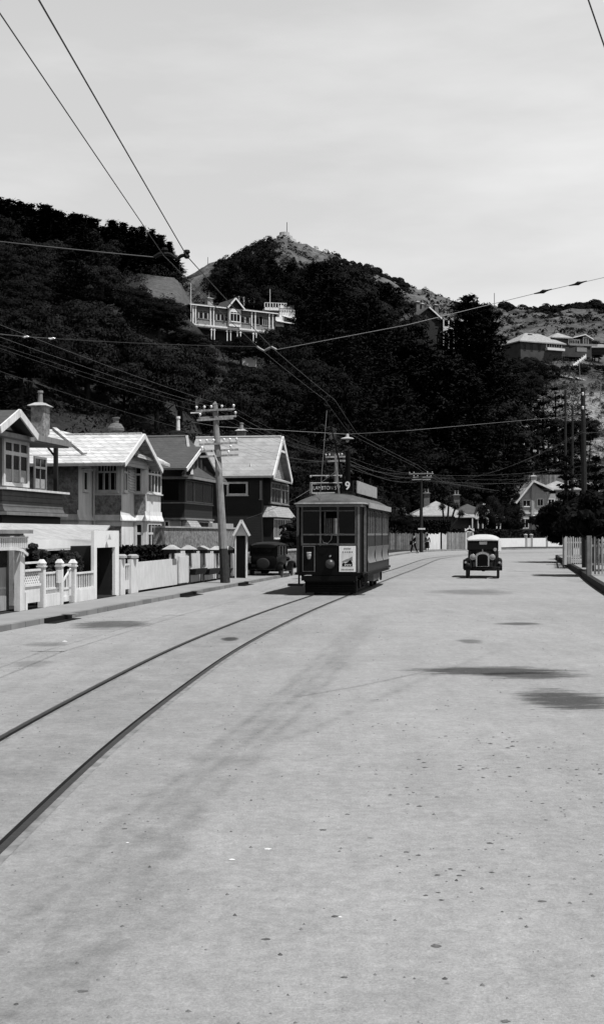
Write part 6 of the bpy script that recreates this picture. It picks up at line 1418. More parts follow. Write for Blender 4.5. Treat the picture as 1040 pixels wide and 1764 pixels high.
def crown_bushy(R_, H, z0, k=46, n=5200, cl=.26, seed=0):
    g = np.random.default_rng(seed); d = g.normal(size=(k, 3)); d /= np.linalg.norm(d, axis=1)[:, None]; d[:, 2] = d[:, 2] * .9 + .1
    c = d * (g.uniform(.45, 1.0, k) ** .6)[:, None] * np.array([R_, R_, H / 2]) * .82; c[:, :2] += g.normal(size=2) * .12 * R_; c[:, 2] += z0 + H / 2
    w = g.integers(0, k, n); q = g.normal(size=(n, 3)); q /= np.linalg.norm(q, axis=1)[:, None]; q[:, 2] = np.abs(q[:, 2]) * 1.0 - .25
    r = R_ * cl * g.uniform(.65, 1.35, k)[w]; return c[w] + q * (r * g.uniform(.75, 1.05, n))[:, None] * np.array([1, 1, .75]), q
def crown_conifer(R_, H, z0, seed=0, tiers=15, flat=.15, sharp=.8, wind=.15, nb=11, per=34, droop=.0, spread=.085, tip=.10):
    g = np.random.default_rng(seed); out = []; dr = []
    for i in range(tiers):
        q = i / (tiers - 1); z = z0 + H * (.04 + .93 * q)
        for j in range(max(3, int(nb * (1 - .55 * q)))):
            a = g.uniform(0, 2 * math.pi); L = R_ * max(tip, (1 - q) ** sharp) * g.uniform(.5, 1.18) * (1 + wind * math.cos(a)); rise = g.uniform(-.02, .42) - droop
            t = g.uniform(.18, 1, per) ** .75; m_ = len(t)
            p = np.stack([np.cos(a) * L * t, np.sin(a) * L * t, z + rise * L * t * t + 0 * t], 1) + g.normal(size=(m_, 3)) * np.array([spread, spread, spread * .5]) * R_ * (1.1 - .6 * t)[:, None]
            out.append(p); dr.append(np.tile([math.cos(a), math.sin(a), .25 + rise], (m_, 1)))
    return np.concatenate(out), np.concatenate(dr)
def trunk_mesh(name, H, r, m='bark', limbs=5, R_=2.5, seed=0, lean=.05):
    g = random.Random(seed); b = MB(); pts = [(0, 0, -1.5)]; x = y = 0
    for k in range(1, 5): x += g.uniform(-lean, lean) * H / 4; y += g.uniform(-lean, lean) * H / 4; pts.append((x, y, H * k / 4))
    b.tube(pts, [r * 1.25, r, r * .8, r * .6, r * .25], 7)
    for k in range(limbs):
        q = g.uniform(.35, .85); z = H * q; a = g.uniform(0, 6.28); L = R_ * g.uniform(.5, .9); p = Vector((x * q, y * q, z)); e = p + Vector((math.cos(a) * L, math.sin(a) * L, L * g.uniform(.4, .9)))
        b.tube([p, p.lerp(e, .5) + Vector((0, 0, -.1 * L)), e], [r * .42, r * .3, r * .1], 5)
    me = bpy.data.meshes.new(name); me.from_pydata([tuple(v) for v in b.v], [], b.f); me.materials.append(M[m]); return me
PROTO = {}
for k in range(4): PROTO['bushy', k] = (leaves('crown', crown_bushy(4.2 + .4 * (k % 2), 6.2 + .5 * k, 1.4, seed=k + 1, k=44 + 6 * k, n=11000), .155, 'leafbush'), trunk_mesh('trunk', 5.5, .26, seed=k, R_=3), 8.0)
for k in range(4):
    C, dr = crown_conifer(4.6, 11, .3, seed=20 + k, tiers=19, nb=15, per=44, wind=.35, sharp=.42, spread=.075); PROTO['cypress', k] = (leaves('crown', C, np.full(len(C), .25), 'leafpine', 1.2, .32, dr), trunk_mesh('trunk', 11, .3, limbs=0, seed=k + 9), 12.0)
for k in range(3):
    C, dr = crown_conifer(3.0, 11.6, .2, seed=40 + k, tiers=24, nb=11, per=28, sharp=.95, wind=.15, spread=.10, tip=.02); PROTO['pine', k] = (leaves('crown', C, np.full(len(C), .20), 'leafpine', 1.2, .4, dr), trunk_mesh('trunk', 11, .22, limbs=0, seed=k + 19), 12.0)
for k in range(2):
    g_ = crown_bushy(2.6, 4.5, 6.5, seed=60 + k, k=16, n=2200, cl=.3); PROTO['gum', k] = (leaves('crown', g_, .24, 'leafbush'), trunk_mesh('trunk', 10, .17, 'bark', 6, 2.2, seed=k + 29, lean=.12), 11.0)
for k in range(3):
    C, dr = crown_conifer(4.6, 9.5, 2.6, seed=50 + k, tiers=8, nb=10, per=60, sharp=.5, wind=.35, spread=.06, droop=.2); PROTO['layered', k] = (leaves('crown', C, np.full(len(C), .24), 'leafpine', 1.2, .32, dr), trunk_mesh('trunk', 11.5, .24, limbs=2, seed=k + 39), 12.0)
PROTO['shrub', 0] = (leaves('crown', crown_bushy(1.9, 2.4, .0, seed=71, k=22, n=2200, cl=.3), np.full(2200, .2), 'leafscrub'), None, 2.5)
PROTO['shrub', 1] = (leaves('crown', crown_bushy(1.7, 2.8, .0, seed=72, k=18, n=2000, cl=.3), np.full(2000, .2), 'leafbush'), None, 2.8)
NT = [0]
def plant(kind, k, loc, sc, rz, name, label, cat, group=None, wide=1.0):
    cr, tr, h = PROTO[kind, k]; NT[0] += 1
    if tr is None:
        o = bpy.data.objects.new(name, cr); COL.objects.link(o)
    else:
        o = bpy.data.objects.new(name, None); COL.objects.link(o)
        for nm, me in (('crown', cr), ('trunk', tr)): c = bpy.data.objects.new(nm, me); COL.objects.link(c); c.parent = o
    o.location = loc; o.rotation_euler = (0, 0, rz); o.scale = (sc * wide, sc * wide, sc); return tag(o, label, cat, group)
# skyline the tree tops must keep under, in the order of picture columns
SKY = [(-300, 300), (0, 338), (30, 345), (60, 352), (110, 366), (160, 380), (180, 390), (205, 380), (230, 392), (270, 402), (290, 420), (308, 452), (313, 480), (322, 498), (328, 522)]
def cap(pts, px): return float(np.interp(px, [p[0] for p in pts], [p[1] for p in pts]))
# what nearer trees must leave open: (px0, px1, lowest free y, distance of the thing behind)
OPEN = [(322, 475, 570, 184), (450, 508, 566, 184), (358, 372, 580, 184), (404, 418, 586, 184), (412, 444, 624, 177), (262, 326, 520, 200), (764, 806, 598, 230), (722, 744, 556, 230), (696, 728, 598, 221), (676, 688, 606, 221), (872, 900, 588, 300), (893, 1060, 612, 300), (950, 1060, 668, 280), (900, 950, 640, 300), (505, 760, 560, 200), (780, 870, 600, 225)]
BIGSKY = [(-300, 300), (0, 338), (110, 366), (180, 390), (230, 385), (270, 402), (300, 440), (313, 480), (330, 500), (345, 500), (366, 490), (374, 468), (388, 452), (410, 445), (440, 442), (470, 443), (492, 446), (505, 443), (520, 440), (545, 447), (575, 447), (600, 450), (625, 462), (650, 465), (668, 480), (690, 490), (705, 515), (718, 532), (726, 560), (765, 560), (785, 520), (800, 505), (825, 518), (850, 540), (862, 590), (900, 620), (940, 650), (990, 665), (1100, 690)]
def put(kind, px, D, ymax=None, label='', cat='tree', group=None, name='tree', smin=.35, smax=1.5, wide=1.0, hs=None):
    """plant at column px, distance D, as tall as the free view allows"""
    k = rng.randrange(sum(1 for q in PROTO if q[0] == kind)); h = PROTO[kind, k][2]; z = zw(px, D) - .3
    lim = cap(BIGSKY, px) if ymax is None else ymax
    want = hs if hs else rng.uniform(.75, 1.2); RC = {'bushy': 4.2, 'cypress': 4.4, 'pine': 2.4, 'gum': 3.2, 'layered': 4.4, 'shrub': 1.8}[kind]; s_ = min(want, smax)
    for it in range(3):
        rad = RC * s_ * wide * FPX / D * .6; top_y = lim
        for a, b, y, Dm in OPEN:
            if D < Dm and px + rad > a and px - rad < b: top_y = max(top_y, y)
        s_ = min((EYE - (top_y - HY) / FPX * D - z) / h, want, smax)
        if s_ < smin: return None
    if s_ < smin: return None
    p = P(px, 919, D); return plant(kind, k, (p.x, D, z), s_, rng.uniform(0, 6.28), name, label, cat, group, wide * (1 if s_ > .6 else 1.25))
# 1. bushy wood on the left slope up to the skyline, with a stand of pines along the crest
for D in (92, 102, 112, 122, 133, 144, 155, 166, 176):
    step = 7.2 * FPX / D; px = -70 + rng.uniform(0, step)
    while px < 560:
        if not (D < 118 and (px - CX) / FPX * D > -19): put('bushy' if rng.random() < .82 else 'cypress', px + rng.uniform(-.2, .2) * step, D + rng.uniform(-4, 4), label='bushy tree crowded on the wooded slope behind the left houses', group='trees on the wooded left slope', name='hillside_tree')
        px += step * rng.uniform(.75, 1.05)
for D in (187, 196):
    px = -60
    while px < 205: put('bushy', px, D + rng.uniform(-3, 3), ymax=cap(SKY, px) + 28, label='bushy tree crowded on the wooded slope behind the left houses', group='trees on the wooded left slope', name='hillside_tree'); px += rng.uniform(60, 85)
px = -40
for D, st in ((210, 15), (215, 17), (220, 16), (226, 18)):
    px = -40
    while px < 308:
        put('pine', px, D + rng.uniform(-2, 2), ymax=cap(SKY, px) + rng.choice((-8, -3, 2, 8, 16, 24)), hs=1.5, wide=rng.uniform(1.25, 1.9), label='dark pine in the stand along the left skyline', group='skyline pines on the left ridge', name='pine_tree'); px += st * rng.uniform(.7, 1.2)
for D in (168, 174, 180, 184):
    px = 236
    while px < 335: put('bushy', px, D, ymax=cap([(236, 500), (290, 520), (335, 534)], px), hs=rng.uniform(.55, .8), label='bushy tree crowded on the wooded slope behind the left houses', group='trees on the wooded left slope', name='hillside_tree'); px += rng.uniform(22, 34)
for i in range(16):
    px = -30 + i * 21 + rng.uniform(-6, 6); put('cypress', px, 214 + rng.uniform(-4, 10), ymax=cap(SKY, min(px, 300)) + rng.uniform(10, 26), hs=1.4, label='dark pine in the stand along the left skyline', group='skyline pines on the left ridge', name='pine_tree')
# 2. big dark conifers across the middle
for D in (150, 165, 180, 194, 207, 218, 228, 240, 250, 262):
    step = 7.5 * FPX / D; px = 505 + rng.uniform(0, step)
    while px < 870:
        if zterr(px, D) > .3: put('cypress' if rng.random() < .72 else 'bushy', px, D + rng.uniform(-5, 5), smax=2.1, hs=rng.uniform(.9, 1.6) if D < 226 else rng.uniform(1.5, 2.1), label='dark spreading conifer massed on the middle hillside', group='conifers massed on the middle hillside', name='conifer')
        px += step * rng.uniform(.7, 1.05)
for D in (218, 226, 236, 248, 262, 280, 300, 330, 370, 410, 450):
    step = 7.5 * FPX / D; px = 378 + rng.uniform(0, step)
    while px < 520:
        put('bushy' if rng.random() < .6 else 'cypress', px, D + rng.uniform(-4, 4), label='dark tree on the slope between the villa and the summit', group='trees between the villa and the summit', name='slope_tree', smin=.2); px += step * rng.uniform(.75, 1.1)
for D in (188, 200, 212):
    px = 512
    while px < 560: put('cypress', px, D, label='dark spreading conifer massed on the middle hillside', group='conifers massed on the middle hillside', name='conifer'); px += 40
# the wood immediately behind the bungalow
px = 640
for D in (196, 206, 216, 226):
    px = 650 + rng.uniform(0, 60)
    while px < 900: put('cypress' if rng.random() < .5 else 'bushy', px, D, label='tree in the dark wood behind the bungalow', group='trees behind the bungalow', name='wood_tree', ymax=640, hs=rng.uniform(1.0, 1.5)); px += rng.uniform(45, 80)
# the lone macrocarpa before the ridge
for px, D, y, w in ((803, 226, 494, .92), (835, 227, 508, .95)):
    k = 0 if px == 803 else 2; z = zw(px, D) - .5; s_ = (bz(y, D) - z) / 12.0; plant('cypress', k, (P(px, 0, D).x, D, z), s_, 1 + k, 'macrocarpa', 'big dark macrocarpa on the skyline, ' + ('left and taller of the pair' if k == 0 else 'right and broader of the pair'), 'tree', None, w)
for px, D, y in ((700, 222, 556), (712, 216, 566), (722, 223, 560), (732, 219, 566), (745, 217, 578), (755, 216, 590), (765, 219, 603), (778, 217, 606), (792, 221, 608), (805, 217, 600)): put('cypress', px, D, ymax=y, hs=1.9, smax=2.2, label='dark spreading conifer massed on the middle hillside', group='conifers massed on the middle hillside', name='conifer')
for px, D, y in ((706, 226, 560), (714, 229, 566), (722, 227, 572), (730, 229, 570), (738, 228, 574), (746, 229, 572), (754, 228, 580), (762, 227, 600), (772, 228, 602)): put('cypress', px, D, ymax=y, hs=.75, smin=.15, label='dark spreading conifer massed on the middle hillside', group='conifers massed on the middle hillside', name='conifer')
# 3. thin wood with bare trunks on the clay slope at right
for px, D, y in ((868, 214, 640), (890, 222, 655), (905, 216, 665), (925, 224, 668), (944, 218, 676), (962, 226, 672), (980, 220, 690), (1000, 228, 700), (885, 236, 650), (915, 240, 640), (1012, 236, 720), (955, 240, 668), (936, 232, 668), (973, 214, 700)):
    put('gum' if px in (905, 962, 1000, 1012) else 'layered', px, D, ymax=y, hs=1.35, label='thin tree with bare dark trunk on the clay slope at right', group='thin trees on the clay slope', name='slender_tree', wide=.9)
for i in range(17):
    px = rng.uniform(850, 1050); D = rng.uniform(206, 262); put('layered' if i % 3 else 'bushy', px, D, ymax=max(690, cap(BIGSKY, px)) + rng.uniform(0, 60), hs=rng.uniform(.45, .9), label='low dark tree scattered on the clay slope at right', group='low trees on the clay slope', name='slope_conifer', smin=.2)
for i in range(46):
    px = rng.uniform(870, 1060); D = rng.uniform(285, 380)
    if D < 340 and px < 950: put('bushy', px, D, ymax=613, hs=rng.uniform(.6, .9), smin=.2, label='small dark tree round the houses on the right-hand hill', group='trees round the right hill houses', name='garden_tree')
    else: put('bushy', px, D if D > 356 else (300 + (D - 285) * .3 if px < 945 else 330 + (D - 285) * .15), ymax=585 if D > 356 else 630, hs=rng.uniform(.4, .8), smin=.15, label='small dark tree round the houses on the right-hand hill', group='trees round the right hill houses', name='garden_tree')
# scrub, far woods and bushes: uncountable cover
def cover(name, label, n, dom, size, m, clumps, kr, kind='scrub', ok=None):
    cs = []
    while len(cs) < clumps:
        px = rng.uniform(*dom[0]); D = math.sqrt(rng.uniform(dom[1][0] ** 2, dom[1][1] ** 2))
        if ok and not ok(px, D): continue
        if zterr(px, D) < .5: continue
        cs.append(((px - CX) / FPX * D, D, zw(px, D) + .1))
    cs = np.array(cs); w = NR.integers(0, len(cs), n); q = NR.normal(size=(n, 3)); q /= np.linalg.norm(q, axis=1)[:, None]; q[:, 2] = np.abs(q[:, 2])
    r = kr * NR.uniform(.4, 1.4, len(cs))[w]; C = (cs[w] + q * r[:, None], q)
    o = bpy.data.objects.new(name, leaves(name, C, size, m)); COL.objects.link(o); return tag(o, label, kind, kind='stuff')
cover('scrub', 'dense dark undergrowth of the near hillside', 150000, ((-250, 1150), (80, 300)), .18, 'leafbush', 2800, 1.5, ok=lambda px, D: not (250 < px < 335 and 183 < D < 202) and (px < 850 or rng.random() < .22))
cover('hill_scrub', 'dark bushes dotted over the bare far hills', 55000, ((300, 1100), (370, 790)), .5, 'leafpine', 2200, 1.4, ok=lambda px, D: (px > 366 or D < 560) and bumpy((px - CX) / FPX * D, D, 40) > rng.uniform(-1.6, 1.0))
cover('slope_scrub', 'rough scrub on the slope below the right-hand hill houses', 60000, ((860, 1160), (215, 350)), .17, 'leafscrub', 900, 1.3, ok=lambda px, D: px > 985 or D > 262 or rng.random() < .2)
cover('far_wood', 'dark line of far-off wood along the right-hand ridge', 26000, ((865, 1120), (742, 775)), 1.1, 'leafpine', 230, 3.4)
cover('summit_wood', 'dark bush on the left flank of the summit', 30000, ((378, 470), (470, 735)), .7, 'leafpine', 380, 3.2)
cover('shoulder_wood', 'dark woods along the shoulder right of the summit', 22000, ((575, 700), (700, 765)), .8, 'leafpine', 170, 2.0)
# 4. street-side planting
def hedge(label, pts, z0, z1, th, n, m='leafhedge', name='hedge'):
    """clipped hedge: leaf quads over a solid dark core"""
    C = []; b = MB(); tot = sum((Vector(q) - Vector(p)).length for p, q in zip(pts[:-1], pts[1:]))
    for p, q in zip(pts[:-1], pts[1:]):
        p = Vector((p[0], p[1], 0)); q = Vector((q[0], q[1], 0)); d = (q - p); L = d.length; d /= L; nn = Vector((-d.y, d.x, 0))
        k = int(n * L / tot); t_ = NR.uniform(0, L, k); f = NR.integers(0, 3, k); u = NR.uniform(0, 1, k)
        off = np.where(f == 0, -th / 2, np.where(f == 1, th / 2, (u - .5) * th)); zz = np.where(f == 2, z1, z0 + (z1 - z0) * u) + NR.normal(size=k) * .05
        pa = np.array(p)[None] + np.array(d)[None] * t_[:, None] + np.array(nn)[None] * (off + NR.normal(size=k) * .05)[:, None]; pa[:, 2] = zz; C.append(pa)
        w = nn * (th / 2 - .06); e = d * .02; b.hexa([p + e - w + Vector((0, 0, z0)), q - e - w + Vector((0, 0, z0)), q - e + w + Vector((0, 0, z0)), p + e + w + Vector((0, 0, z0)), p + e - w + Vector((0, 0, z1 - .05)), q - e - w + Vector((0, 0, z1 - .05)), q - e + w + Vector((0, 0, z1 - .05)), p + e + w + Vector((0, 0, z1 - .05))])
    C = np.concatenate(C); T = thing(name, label, 'hedge', (C[0][0], C[0][1], z0)); me = leaves('foliage', C - np.array([C[0][0], C[0][1], z0]), np.full(len(C), .10 if th < 1 else .17), m)
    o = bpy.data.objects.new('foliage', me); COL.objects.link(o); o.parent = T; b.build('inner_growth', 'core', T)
hd = lambda s, t: tuple(ST((s, t, 0)))[:2]
hedge('dark clipped hedge under the bay window of the plastered house', [hd(s_at(200, 2.9), 2.9), hd(s_at(281, 2.9), 2.9)], .1, zat(ST, 947, s_at(240, 2.9), 2.9), .7, 6000)
def bush(label, p, R_, H, n, z0=.1, size=.1, m='leafbush', seed=5, stem=True, name='bush', cl=.3):
    C = crown_bushy(R_, H, .15, k=70, n=int(n * 1.6), seed=seed, cl=.2); T = thing(name, label, 'bush', (p[0], p[1], z0)); o = bpy.data.objects.new('foliage', leaves('foliage', C, size, m)); COL.objects.link(o); o.parent = T
    if stem:
        me = trunk_mesh('stem', H * .6, .05, seed=seed, R_=R_ * .8); o = bpy.data.objects.new('stem', me); COL.objects.link(o); o.parent = T
def stp(px, t): p = ST((s_at(px, t), t, 0)); return (p.x, p.y)
bush('large glossy dark bush behind the lattice panel', stp(66, 2.12), .62, 1.6, 5200, seed=5, size=.055, m='leafscrub')
bush('broad glossy dark bush behind the slatted fence and gate', stp(118, 2.12), .55, 1.4, 4600, seed=6, size=.055, m='leafscrub')
bush('small glossy dark bush against the whitewashed doorway', stp(146, 2.12), .45, 1.38, 3600, seed=7, size=.055, m='leafscrub')
bush('climbing shrub between the lych gate and the parked car', stp(441, 2.4), .45, 1.3, 2200, seed=8, size=.09)
for i, (px, t, r, h, lab) in enumerate(((470, 4, 1.0, 1.1, 'garden shrub below the shingled bay'), (505, 4.0, 1.2, 2.2, 'dark garden shrub seen left of the tram'), (520, 4.5, 1.6, 3.2, 'tall dark garden shrub hidden partly by the tram'))): bush(lab, stp(px, t), r, h, 2600, seed=12 + i, size=.13)
# trees between the tram and the bungalow, on the outside of the bend
for i, (px, D, y, sx_, lab) in enumerate(((652, 150, 832, .75, 'leafy tree just right of the tram, nearest it'), (682, 154, 842, .52, 'leafy tree right of the tram beside the paling fence'), (701, 152, 885, .55, 'low leafy tree next to the pole at the bend'), (632, 140, 845, 1.0, 'leafy tree partly hidden by the tram roof'))):
    h = bz(y, D); plant('bushy', i, (P(px, 0, D).x, D + 3, -.2), h / 7.8, i, 'garden_tree', lab, 'tree', None, sx_)
for i, (px, D, y, w, lab) in enumerate(((850, 171, 850, .5, 'spreading dark tree over the porch right of the fretwork gable'), (874, 178, 868, .7, 'rounded dark tree between the bungalow and the gabled villa'), (886, 180, 882, .6, 'small dark tree against the gabled villa corner'))):
    plant('bushy', i, (P(px, 0, D).x, D, 0), bz(y, D) / 7.6, i * 2, 'garden_tree', lab, 'tree', None, w)
hedge('tall dark hedge before the bungalow', [tuple(P(706, 0, 156).xy), tuple(P(772, 0, 157).xy)], 0, bz(898, 156), 1.6, 9000)
hedge('lower dark hedge before the porch, above the fence', [tuple(P(773, 0, 158).xy), tuple(P(812, 0, 163).xy), tuple(P(860, 0, 172).xy)], 0, bz(913, 165), 1.6, 7000)
hedge('long clipped dark hedge on top of the pale street wall', [tuple((A[7] + Vector((-.5, 1.4, 0))).xy), tuple((A[8] + Vector((0, 1.6, 0))).xy), tuple((A[9] + Vector((0, 1.6, 0))).xy)], .2, 2.35, 1.5, 12000)
# cabbage tree in front of the bungalow roof
def cabbage(px, D, ytop, label):
    T = thing('cabbage_tree', label, 'tree', (P(px, 0, D).x, D, 0)); H = bz(ytop, D); g = random.Random(3); b = MB(); o_ = T.location
    hs = []
    for dx, h in ((-.5, .82), (.35, .94), (1.2, .84), (1.9, .68)): e = o_ + Vector((dx, 0, H * h)); b.tube([o_, o_ + Vector((dx * .3, 0, H * .4)), e], [.22, .15, .1], 6); hs.append(e - o_)
    b.build('trunk', 'bark', T); C = []; dr = []
    for h in hs:
        d = NR.normal(size=(150, 3)); d[:, 2] += .35; d /= np.linalg.norm(d, axis=1)[:, None]; C.append(np.array(h) + d * .34); dr.append(d)
    me = leaves('crown', np.concatenate(C), np.full(150 * len(hs), .36), 'leafscrub', .0, .12, np.concatenate(dr) * 6); o = bpy.data.objects.new('crown', me); COL.objects.link(o); o.parent = T
cabbage(768, 160, 858, 'spiky cabbage tree in front of the bungalow roof')
# dark spreading tree behind the right-hand picket fences and two norfolk pines
def bigtree(name, label, px, D, R_, H, z0, n, seed, m='leafpine', leaf_=.22, zb=.25, k=46, cl=.24):
    C = crown_bushy(R_, H, z0, k=k, n=n, seed=seed, cl=cl); T = thing(name, label, 'tree', (P(px, 0, D).x, D, zb)); o = bpy.data.objects.new('crown', leaves('crown', C, np.full(n, leaf_), m)); COL.objects.link(o); o.parent = T
    o = bpy.data.objects.new('trunk', trunk_mesh('trunk', z0 + H * .5, .12, seed=seed, R_=R_ * .7)); COL.objects.link(o); o.parent = T
bigtree('spreading_tree', 'broad dark spreading tree over the near picket fence at right', 1020, 58, 2.2, 2.6, 1.1, 12000, 81, leaf_=.16, k=60)
bigtree('spreading_tree', 'rounded dark tree left part of the clump behind the farther picket fence', 972, 86, 2.2, 3.6, .5, 10000, 82, leaf_=.17)
bigtree('spreading_tree', 'dark tree filling the clump behind, at the right edge', 1060, 72, 2.6, 3.9, 1.0, 9000, 83, leaf_=.18)
bigtree('spreading_tree', 'dark tree top in the middle of the right-hand clump', 1000, 86, 2.2, 3.9, 1.2, 8000, 84, leaf_=.2)
def norfolk(px, D, ytop, r, label, tiers=9):
    H = bz(ytop, D); T = thing('norfolk_pine', label, 'tree', (P(px, 0, D).x, D, .2)); MB().tube([T.location, T.location + Vector((0, 0, H))], [.2, .04], 7).build('trunk', 'bark', T); C = []; dr = []
    for i in range(tiers):
        q = i / (tiers - 1); z = H * (.25 + .72 * q); L0 = r * (1 - q) ** .7 + .15
        for j in range(7):
            a = j * 2 * math.pi / 7 + i; t_ = NR.uniform(.05, 1, 40); L = L0 * NR.uniform(.85, 1.1); C.append(np.stack([np.cos(a) * L * t_, np.sin(a) * L * t_, z + .22 * L * t_ ** 2 - .05 * L], 1) + NR.normal(size=(40, 3)) * .05); dr.append(np.tile([math.cos(a), math.sin(a), .3], (40, 1)))
    me = leaves('crown', np.concatenate(C), np.full(40 * 7 * tiers, .16), 'leafpine', .6, .4, np.concatenate(dr)); o = bpy.data.objects.new('crown', me); COL.objects.link(o); o.parent = T
norfolk(1025, 78, 790, 1.35, 'norfolk pine with level tiers at the right edge'); norfolk(975, 84, 790, 1.0, 'slimmer norfolk pine with level tiers left of the tall pole')
for i, (px, D, r, h, lab) in enumerate(((985, 96, 1.4, 3.0, 'dark bush beyond the street corner'),)): bush(lab, tuple(P(px, 0, D).xy), r, h, 2500, seed=30 + i, size=.15, m='leafpine', z0=.2)

# ------------------------------------------------------------------ the two walkers
def skin_mesh(name, nodes, edges, m, sub=1, root=0):
    """nodes: (x, y, z, radius_x, radius_y); grown with the Skin modifier and frozen to a mesh"""
    me = bpy.data.meshes.new(name); me.from_pydata([n[:3] for n in nodes], edges, []); o = bpy.data.objects.new(name, me); COL.objects.link(o)
    sk = o.modifiers.new('skin', 'SKIN'); sk.use_smooth_shade = True
    for i, n in enumerate(nodes): me.skin_vertices[0].data[i].radius = (n[3], n[4] if len(n) > 4 else n[3]); me.skin_vertices[0].data[i].use_root = (i == root)
    if sub: o.modifiers.new('sub', 'SUBSURF').levels = sub; o.modifiers['sub'].render_levels = sub
    bpy.context.view_layer.update(); r = bpy.data.meshes.new_from_object(o.evaluated_get(bpy.context.evaluated_depsgraph_get())); bpy.data.objects.remove(o); r.name = name; r.materials.clear(); r.materials.append(M[m]); return r
def person(label, loc, rz, stride, woman, H=1.0):
    T = thing('person', label, 'person', loc); T.rotation_euler = (0, 0, rz); T.scale = (H, H, H)
    def part(nm, me): o = bpy.data.objects.new(nm, me); COL.objects.link(o); o.parent = T; return o
    st = stride; n = []; e = []
    def add(p, r, par=None, r2=None): n.append((*p, r, r2 or r)); (e.append((par, len(n) - 1)) if par is not None else None); return len(n) - 1
    pel = add((0, 0, .96), .15, None, .11); ch = add((0, .01, 1.22), .15, pel, .11); sh = add((0, 0, 1.40), .13, ch, .09); nk = add((0, .01, 1.50), .055, sh); hd_ = add((0, .02, 1.60), .075, nk); tp_ = add((0, .02, 1.70), .08, hd_, .09); add((0, .02, 1.76), .05, tp_)
    hips = []
    for s_ in (-1, 1):
        f = st * s_; h = add((s_ * .09, 0, .90), .09, pel); k = add((s_ * .10, f * .20 + .04, .50), .062, h); a = add((s_ * .10, f * .42 - .04, .10), .04, k); add((s_ * .11, f * .42 + .12, .045), .035, a)
        sd = add((s_ * .19, 0, 1.38), .06, sh); el = add((s_ * .25, -f * .12 - .02, 1.12), .043, sd); wr = add((s_ * .26, -f * .3 + .05, .90), .028, el); pm = add((s_ * .26, -f * .33 + .07, .84), .035, wr, .018)
        for q, L in enumerate((.075, .09, .085, .065)): b0 = add((s_ * .26, -f * .33 + .045 + q * .018, .79), .009, pm); add((s_ * .25, -f * .33 + .05 + q * .018, .79 - L), .007, b0)
        add((s_ * .24, -f * .33 + .115, .80), .009, pm)
    part('body', skin_mesh('body', n, e, 'skin', 1))
    cl = [(0, 0, .98, .175, .13), (0, 0, 1.20, .165, .12), (0, 0, 1.40, .15, .10), (0, 0, 1.47, .07, .07)]; ce = [(0, 1), (1, 2), (2, 3)]
    for s_ in (-1, 1):
        f = st * s_; i = len(cl); cl += [(s_ * .20, 0, 1.38, .075, .075), (s_ * .25, -f * .12 - .02, 1.12, .06, .06), (s_ * .26, -f * .28 + .04, .93, .045, .045)]; ce += [(2, i), (i, i + 1), (i + 1, i + 2)]
    part('jacket', skin_mesh('jacket', cl, ce, 'cloth', 1))
    if woman:
        b = MB(); b.lathe((0, 0, .36), (0, 0, 1), [(0, .21), (.02, .215), (.3, .20), (.55, .195), (.64, .17)], 14); part_o = b.build('skirt', 'cloth'); me = part_o.data; me.transform(Matrix.Translation(part_o.location)); bpy.data.objects.remove(part_o); part('skirt', me)
    else:
        n2 = [(0, 0, .95, .16, .12)]; e2 = []
        for s_ in (-1, 1): f = st * s_; i = len(n2); n2 += [(s_ * .09, 0, .85, .10, .10), (s_ * .10, f * .20 + .04, .50, .085, .085), (s_ * .10, f * .42 - .04, .10, .07, .07)]; e2 += [(0, i), (i, i + 1), (i + 1, i + 2)]
        part('trousers', skin_mesh('trousers', n2, e2, 'cloth', 1))
    def local(nm, b, m, par=None):
        o = b.build(nm, m); me = o.data; me.transform(Matrix.Translation(o.location)); bpy.data.objects.remove(o); return part(nm, me)
    local('hair', MB().lathe((0, .0, 1.62), (0, 0, 1), [(-.06, .06), (0, .092), (.1, .10), (.16, .07)], 12), 'cloth')
    local('hat', MB().lathe((0, .02, 1.72), (0, 0, 1), [(-.01, .12 if woman else .155), (.005, .13 if woman else .16), (.012, .10), (.10, .09), (.12, .05)], 14), 'black')
    for s_ in (-1, 1): f = st * s_; local('shoe', MB().loft([[(s_ * .11 + x, f * .42 + y, z) for x, z in ((-.04, .0), (-.045, .05), (0, h_), (.045, .05), (.04, .0))] for y, h_ in ((-.11, .10), (0, .12), (.12, .07), (.17, .045))]), 'black')
    if woman:
        local('scarf', MB().prism([(-.06, .115, 1.44), (.06, .115, 1.44), (.02, .135, 1.22), (-.02, .135, 1.22)], (0, .01, 0)), 'white'); local('handbag', MB().box(.18, .30, .02, .08, .72, .88), 'cloth')
    else: local('folded_coat', MB().prism([(.16, -.02, 1.12), (.40, -.02, 1.10), (.44, -.02, .78), (.20, -.02, .74)], (0, .16, 0)), 'cloth')
p = G(712.5, 953); person('man in dark suit and hat walking left past the pole at the bend', Vector((p.x, p.y, 0)), R(125), .7, False, 1.12)
p = G(735.5, 950.5); person('woman in dark costume and hat standing before the bright boarded fence', Vector((p.x, p.y, 0)), R(185), .12, True, 1.10)

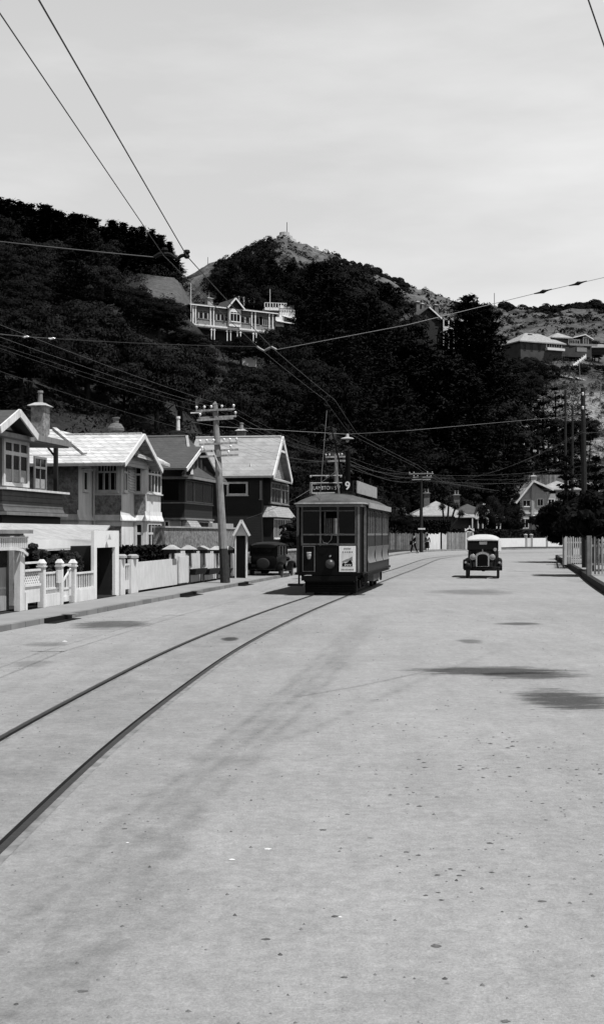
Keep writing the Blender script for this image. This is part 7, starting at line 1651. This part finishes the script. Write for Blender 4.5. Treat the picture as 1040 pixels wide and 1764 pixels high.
# ------------------------------------------------------------------ loose grit and small droppings on the road near the camera
V_, F_ = [], []
for i in range(2600):
    y = 4.2 + 26 * rng.random() ** 1.8; x = rng.uniform(interp([(p[1], p[0]) for p in LK], y) + .1, interp([(p[1], p[0]) for p in RK], y) - .1); r = rng.choice((.004, .005, .006, .007, .009, .013)); a = rng.uniform(0, 6.28); n = len(V_)
    for k in range(5): q = a + k * 1.2566; V_.append((x + math.cos(q) * r * rng.uniform(.7, 1.3), y + math.sin(q) * r * rng.uniform(.7, 1.3), .0))
    V_.append((x, y, r * rng.uniform(.5, 1.0))); F_ += [(n + k, n + (k + 1) % 5, n + 5) for k in range(5)]
me = bpy.data.meshes.new('grit'); me.from_pydata(V_, [], F_); me.materials.append(mat('grit_stone', .16, .9, .1, .7, 3)); o = bpy.data.objects.new('grit', me); COL.objects.link(o); tag(o, 'loose grit scattered over the sunlit road', 'grit', kind='stuff')

# dark droppings and tar spots, and a few white chips, where the photograph has them
def blots(name, label, pts, m, cat):
    V, F = [], []
    for px, py, r, k in pts:
        c0 = G(px, py)
        for j in range(k):
            c = c0 + Vector((rng.gauss(0, r * 3.6), rng.gauss(0, r * 6), 0)) if k > 1 else c0; rr = r * (rng.uniform(.12, .38) if k > 1 else .8); n = len(V); q = 11; a = rng.uniform(0, 6.28)
            for i in range(q): t = 2 * math.pi * i / q; f = rr * rng.uniform(.6, 1.25); V.append((c.x + math.cos(t) * f * 1.3, c.y + math.sin(t) * f, .002))
            V.append((c.x, c.y, .002 + rr * .35)); F += [(n + i, n + (i + 1) % q, n + q) for i in range(q)]
    me = bpy.data.meshes.new(name); me.from_pydata(V, [], F); me.materials.append(M[m]); o = bpy.data.objects.new(name, me); COL.objects.link(o); tag(o, label, cat, kind='stuff')
M['spot'] = mat('dark_droppings', .12, .95, .1, .5, 20)
blots('road_droppings', 'small dark droppings and tar spots dotted over the road', [(556, 1430, .022, 1), (700, 1468, .02, 1), (843, 1453, .025, 1), (750, 1630, .03, 1), (933, 1553, .02, 1), (577, 1579, .02, 1), (142, 1708, .022, 1), (252, 1415, .035, 3), (215, 1428, .02, 1), (737, 1328, .05, 9), (715, 1370, .05, 8), (780, 1510, .045, 16), (185, 1568, .02, 4), (458, 1618, .02, 1), (592, 1684, .015, 1), (870, 1760, .02, 1), (598, 1403, .02, 1), (1030, 1460, .03, 5), (865, 1450, .03, 7), (330, 1545, .02, 2), (395, 1101, .09, 5), (930, 1290, .06, 12), (870, 1330, .05, 9), (985, 1330, .05, 9), (830, 1270, .05, 8), (960, 1400, .03, 7), (1010, 1380, .03, 6), (660, 1250, .05, 5), (560, 1090, .06, 3), (450, 1700, .02, 4), (250, 1560, .015, 3), (920, 1640, .012, 4)], 'spot', 'droppings')
blots('road_chips', 'few bright white chips lying on the road', [(461, 1463, .022, 1), (400, 1481, .018, 1), (220, 1452, .012, 1), (112, 1105, .05, 1), (585, 1580, .01, 1)], 'white', 'chips')
